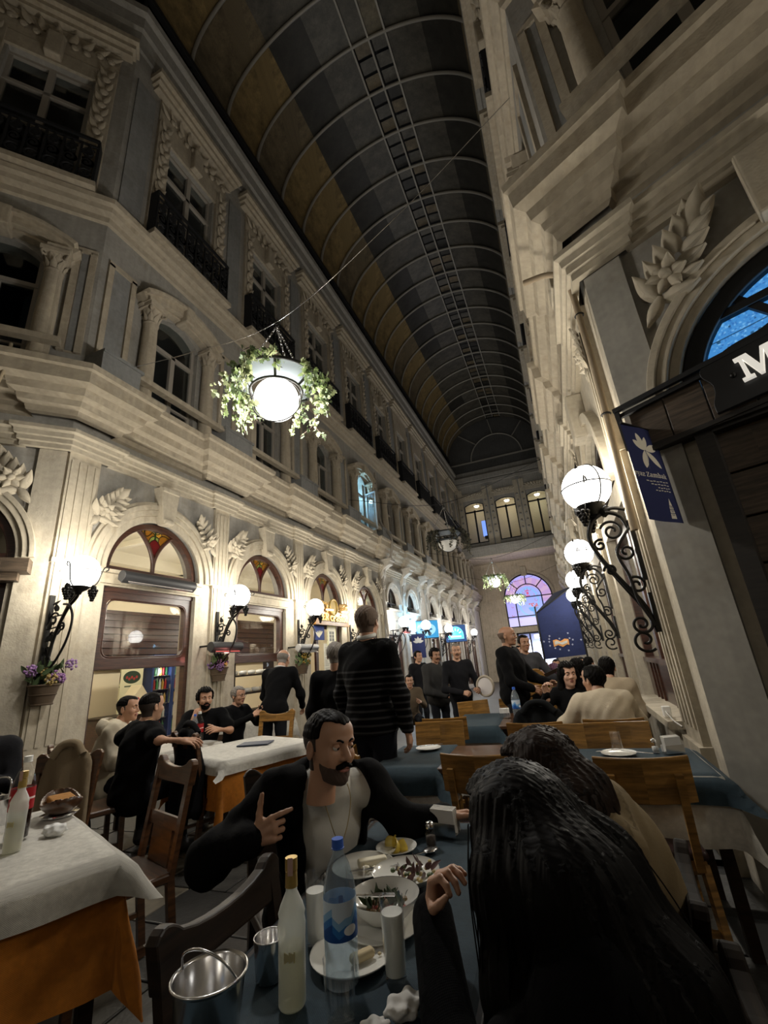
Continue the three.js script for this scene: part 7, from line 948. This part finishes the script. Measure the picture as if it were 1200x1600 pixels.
// front table
rakiBottle('tall frosted bottle with gold cap on the front table', [-0.665, TY, -1.0], 0.82);
waterBottle('large clear water bottle with blue cap and mountain label', [-0.59, TY, -1.08], 0.82);
tumbler('clear tumbler in front of the large water bottle', [-0.545, TY, -0.985], 0.1, 0.031);
tumbler('tall glass of cloudy white drink in front of the woman', [-0.485, TY, -1.13], 0.145, 0.026, [0, 0, 0, 0.8]);
tumbler('tall glass of cloudy white drink behind the frosted bottle', [-0.725, TY, -1.2], 0.145, 0.026, [0, 0, 0, 0.75]);
tumbler('small clear glass beside the cheese plate', [-0.70, TY, -1.38], 0.095, 0.027);
{ const p = [-0.72, TY, -1.76], t = plate('small plate of lemon wedges', p, 0.075), lm = phys([0.72, 0.52, 0.07], { roughness: 0.45 }), pulp = phys([0.78, 0.66, 0.22], { roughness: 0.3 }); for (let k = 0; k < 4; k++) { const a = k * 1.6, w = thing('lemon_wedge', `lemon wedge, ${ordinal[k]} around the small plate`, 'lemon', [p[0] + Math.cos(a) * 0.026, TY + 0.012, p[2] + Math.sin(a) * 0.026], a + 0.7, 'lemon wedges on the small plate'); obj('peel', xf(new THREE.SphereGeometry(0.027, 14, 10, 0, PI * 0.62), 0, 0.01, 0, 0.5, 0, 0, [1, 0.8, 1.1]), lm, w); obj('pulp', xf(new THREE.SphereGeometry(0.0245, 14, 10, 0, PI * 0.62), 0, 0.0105, 0, 0.5, 0, 0, [1, 0.8, 1.1]), pulp, w); } }
{ const p = [-0.78, TY, -1.60]; plate('white plate with a piece of cheese on the front table', p, 0.105); const c = thing('cheese_piece', 'piece of white cheese on the plate near the man', 'cheese', [p[0] + 0.03, TY + 0.008, p[2] - 0.01], 0.6); obj('cheese', rbox(0.1, 0.022, 0.035, 0.008, 0, 0.011, 0), phys([0.72, 0.66, 0.5], { roughness: 0.6 }), c); obj('crumb', [ball(0.012, -0.03, 0.008, 0.035, [1.4, 0.7, 1], 7), ball(0.009, 0.0, 0.006, 0.04, [1, 0.7, 1.2], 6)], phys([0.72, 0.66, 0.5]), c).userData.kind = 'stuff'; fork('fork across the cheese plate', [p[0] + 0.03, TY + 0.016, p[2] + 0.05], 0.5); }
function salad(label, p, r, cols, n, h) { const t = thing('salad', label, 'salad', p); cols.forEach((c, q) => { const g = []; for (let k = 0; k < n; k++) { const a = rnd() * 6.3, d = Math.sqrt(rnd()) * r; g.push(q === 0 ? xf(leaf(rr(0.02, 0.045), 0.009, 0.002, 0.8), Math.cos(a) * d, rr(0.004, h), Math.sin(a) * d, rr(-1, 1), rr(0, 6), rr(-1, 1)) : ball(rr(0.004, 0.009), Math.cos(a) * d, rr(0.003, h), Math.sin(a) * d, [1, 0.7, 1.2], 6)); } obj(['greens', 'tomato_bits', 'onion_bits'][q], g, std(c, { roughness: 0.5, side: THREE.DoubleSide }), t).userData.kind = 'stuff'; }); }
{ bowl('white oval salad dish behind the chopped salad bowl', [-0.60, TY, -1.53], 0.105, 0.035); salad('leafy red and green salad in the oval dish', [-0.57, TY + 0.014, -1.53], 0.07, [[0.09, 0.035, 0.03], [0.45, 0.34, 0.12], [0.07, 0.10, 0.03]], 16, 0.03); plate('saucer under the chopped salad bowl', [-0.585, TY, -1.30], 0.105); bowl('deep white bowl of chopped salad', [-0.585, TY + 0.008, -1.32], 0.095, 0.055); salad('chopped salad in the deep bowl', [-0.58, TY + 0.022, -1.32], 0.055, [[0.03, 0.05, 0.015], [0.26, 0.05, 0.03], [0.22, 0.14, 0.06]], 30, 0.02); fork('fork resting in the chopped salad bowl', [-0.66, TY + 0.062, -1.29], 0.2); }
plate('used white plate behind the large water bottle', [-0.61, TY, -1.17], 0.1); { const t = thing('bread_crust', 'pale bread crust on the used plate', 'bread', [-0.575, TY + 0.008, -1.15], 0.9); obj('crust', rbox(0.06, 0.018, 0.025, 0.008, 0, 0.009, 0), std([0.55, 0.44, 0.26]), t); obj('crumbs', [ball(0.005, 0.04, 0.004, 0.01, [1, 0.6, 1], 5)], std([0.55, 0.44, 0.26]), t); }
shaker('salt shaker with chrome cap behind the lemon plate', [-0.735, TY, -1.9], [0.75, 0.75, 0.72]); shaker('pepper shaker in front of the napkin holder', [-0.605, TY, -1.82], [0.05, 0.035, 0.025]);
napkins('white paper napkins in a holder at the far end of the front table', [-0.58, TY, -1.93], -0.2);
{ const t = thing('spoon', 'large dark spoon beside the pepper shaker', 'cutlery', [-0.63, TY, -1.72], 0.9); obj('bowl_of_spoon', ball(0.022, 0.06, 0.006, 0, [1.4, 0.35, 1], 12), M.chrome, t); obj('handle', rbox(0.12, 0.003, 0.008, 0.001, -0.02, 0.006, 0), M.chrome, t); }
{ const t = thing('ice_bucket', 'steel ice bucket with wire handle at the near corner of the front table', 'bucket', [-0.78, TY, -0.885]); obj('pail', lathe([[0.0, 0.0], [0.055, 0.0], [0.058, 0.004], [0.068, 0.09], [0.073, 0.094], [0.074, 0.098], [0.071, 0.1], [0.066, 0.094], [0.054, 0.008], [0, 0.006]], 44), M.chrome, t); obj('wire_handle', tube([[-0.07, 0.092, 0], [-0.05, 0.13, 0.02], [0, 0.148, 0.03], [0.05, 0.13, 0.02], [0.07, 0.092, 0]], 0.0026, 30, 6), M.chrome, t); }
{ const t = thing('metal_cup', 'dark steel cup left of the frosted bottle', 'cup', [-0.765, TY, -1.06]); obj('cup_wall', lathe([[0, 0.003], [0.03, 0], [0.036, 0.075], [0.034, 0.075], [0.028, 0.006], [0, 0.006]], 28), M.chrome, t); obj('rim', torus(0.035, 0.002, 0, 0.075, 0, PI / 2), M.chrome, t); }
for (let k = 0; k < 2; k++) { const t = obj('crumpled_napkin', sdfMesh((x, y, z) => ell([0, 0.02, 0], [0.05, 0.022, 0.035])(x, y, z) + 0.009 * Math.sin(x * 120 + k) * Math.sin(y * 140) * Math.sin(z * 110 + k), [-0.07, -0.01, -0.06], [0.07, 0.06, 0.06], 0.005), std([0.72, 0.7, 0.66])); t.position.set(k ? -0.43 : -0.465, TY, k ? -1.03 : -0.97); t.scale.setScalar(k ? 0.8 : 0.6); t.rotation.y = k; tag(t, k ? 'crumpled white napkin beside the woman\'s sleeve' : 'crumpled white napkin at the near end of the front table', 'napkin'); }
{ const t = thing('handbag', 'black handbag with a curved handle beside the woman in black', 'bag', [-0.42, 0.45, -0.80], 0.2); obj('bag_body', rbox(0.26, 0.2, 0.1, 0.03, 0, 0.12, 0, 0, 0, 0, 3), fabric(BLACK), t); obj('bag_handle', tube([[-0.09, 0.2, 0], [-0.085, 0.31, 0], [0, 0.37, 0], [0.085, 0.31, 0], [0.09, 0.2, 0]], 0.012, 30, 8), phys([0.008, 0.008, 0.008], { roughness: 0.35 }), t); const st = thing('stool', 'small dark stool under the black handbag', 'stool', [-0.42, 0, -0.80]); obj('stool_seat', cyl(0.15, 0.15, 0.03, 0, 0.455, 0, 0, 0, 0, 28), M.darkwood, st); for (let k = 0; k < 3; k++) obj('leg', bar([Math.cos(k * 2.1) * 0.1, 0.45, Math.sin(k * 2.1) * 0.1], [Math.cos(k * 2.1) * 0.16, 0, Math.sin(k * 2.1) * 0.16], 0.028), M.darkwood, st); }
// near left table
rakiBottle('frosted spirit bottle on the near left table', [-2.4, TY, -1.47], 1.0); waterBottle('cola bottle with red label behind the spirit bottle', [-2.55, TY, -1.57], 1.08, clear, true);
{ const p = [-2.72, TY, -1.88], t = thing('bread_basket', 'wooden boat shaped basket of sliced bread', 'basket', [p[0], TY + 0.03, p[2]], -0.5); obj('basket_shell', sdfMesh((x, y, z) => Math.max(smax(ell([0, 0.06, 0], [0.17, 0.075, 0.1])(x, y, z), -ell([0, 0.075, 0], [0.16, 0.07, 0.09])(x, y, z), 0.005), y - 0.045 - x * x * 1.6), [-0.19, -0.03, -0.12], [0.19, 0.12, 0.12], 0.006), M.brownchair, t); obj('foot_dish', lathe([[0, -0.03], [0.07, -0.03], [0.09, -0.012], [0, -0.01]], 28), M.chrome, t); for (let k = 0; k < 5; k++) { const b = thing('bread_slice', `bread slice, ${ordinal[k]} in the boat shaped basket`, 'bread', [p[0] - 0.07 + k * 0.035, TY + 0.065, p[2] - 0.03 + k * 0.016], -0.5, 'bread slices in the basket'); obj('crust', xf(rbox(0.02, 0.055, 0.11, 0.01, 0, 0, 0), 0, 0.01, 0, 0, 0, -0.7), std([0.42, 0.2, 0.05]), b); obj('crumb', xf(rbox(0.021, 0.046, 0.1, 0.009, 0, 0, 0), 0.001, 0.0115, 0, 0, 0, -0.7), std([0.66, 0.5, 0.28]), b); } }
{ const t = thing('ice_bucket', 'steel ice bucket with arched handle behind the bread basket', 'bucket', [-2.98, TY, -1.72]); obj('pail', lathe([[0, 0], [0.06, 0], [0.075, 0.12], [0.078, 0.125], [0.07, 0.12], [0, 0.01]], 32), M.chrome, t); obj('handle', tube([[-0.075, 0.12, 0], [-0.07, 0.2, 0], [0.07, 0.21, 0], [0.075, 0.12, 0]], 0.005, 24, 6), M.chrome, t); }
{ const t = obj('crumpled_napkin', sdfMesh((x, y, z) => ell([0, 0.02, 0], [0.06, 0.026, 0.04])(x, y, z) + 0.01 * Math.sin(x * 100) * Math.sin(y * 130) * Math.sin(z * 120), [-0.08, -0.01, -0.06], [0.08, 0.06, 0.06], 0.006), std([0.74, 0.74, 0.72])); t.position.set(-2.42, TY, -1.66); tag(t, 'crumpled white napkins beside the spirit bottle at the left', 'napkin'); }
tumbler('clear glass at the left edge of the near left table', [-2.75, TY, -1.62], 0.11, 0.03);
// middle left and seated men's tables
{ const t = obj('menu_folder', [rbox(0.3, 0.012, 0.2, 0.003, 0, 0.006, 0)], std([0.02, 0.03, 0.06], { roughness: 0.5 })); t.position.set(-2.95, TY + 0.003, -3.85); t.rotation.y = 0.3; tag(t, 'dark blue menu folder on the middle left table', 'menu'); }
waterBottle('small water bottle with blue label on the seated men\'s table', [-3.88, TY, -4.02], 0.85); waterBottle('cola bottle with red label on the seated men\'s table', [-3.72, TY, -3.92], 0.95, clear, true);
tumbler('small glass beside the cola bottle of the seated men', [-3.8, TY, -3.8], 0.1, 0.028);
// right and middle tables
plate('white plate under an upturned glass on the right table', [0.16, TY + 0.004, -3.3], 0.1); { const t = tumbler('upturned glass on the plate of the right table', [0.16, TY + 0.13, -3.3], 0.1, 0.032); t.rotation.x = PI; } fork('fork beside the upturned glass, left', [0.08, TY + 0.022, -3.3], 0.4); fork('knife beside the upturned glass, right', [0.22, TY + 0.022, -3.28], -0.5, 0, true);
shaker('salt shaker beside the right wall', [0.37, TY + 0.004, -3.36], [0.7, 0.7, 0.68]); napkins('white napkin holder beside the right wall', [0.46, TY + 0.004, -3.34], 0.4);
plate('white plate on the middle table beside the striped waiter', [-1.12, TY + 0.004, -3.52], 0.095); fork('knife across the plate of the middle table', [-1.14, TY + 0.024, -3.52], 0.6, 0, true);
const C3 = (x, z, dy = 0) => [x, floorY(z) + TY + 0.004 + dy, z];
waterBottle('water bottle with blue cap beside the napkins in the middle distance', C3(-0.62, -5.1), 0.95); tumbler('clear tumbler left of the middle distance water bottle', C3(-0.75, -5.05), 0.13, 0.036); napkins('white napkins right of the middle distance water bottle', C3(-0.48, -5.1), 0.2); napkins('white napkins behind the middle distance water bottle', C3(-0.78, -5.3), 0);
{ const t = thing('bread_basket', 'round wicker bread basket in the middle distance', 'basket', C3(-0.5, -4.92)); obj('basket_shell', lathe([[0, 0.004], [0.08, 0.004], [0.11, 0.04], [0.115, 0.04], [0.085, 0], [0, 0]], 32), std([0.3, 0.15, 0.05], { side: THREE.DoubleSide }), t); obj('bread', [ball(0.04, 0.02, 0.03, 0, [1.3, 0.6, 0.8], 10), ball(0.04, -0.03, 0.03, 0.02, [1.2, 0.6, 0.9], 10)], std([0.55, 0.35, 0.14]), t); }
plate('white plate in front of the woman facing the viewer', C3(-0.05, -4.6), 0.1); plate('white plate beside the cream sweater', C3(0.25, -4.75), 0.09);
{ const t = thing('wall_socket', 'small white socket box with cable on the right window sill', 'socket', [0.66, 0.78, -4.6]); obj('housing', rbox(0.06, 0.08, 0.06, 0.006, 0, 0.04, 0), std([0.72, 0.7, 0.66]), t); obj('cable', tube([[0, 0.03, 0.03], [-0.02, 0.05, 0.1], [0.0, 0.0, 0.2], [0.02, -0.02, 0.4]], 0.006, 24, 5), std([0.6, 0.58, 0.54]), t); }
renderer.render(scene, camera);
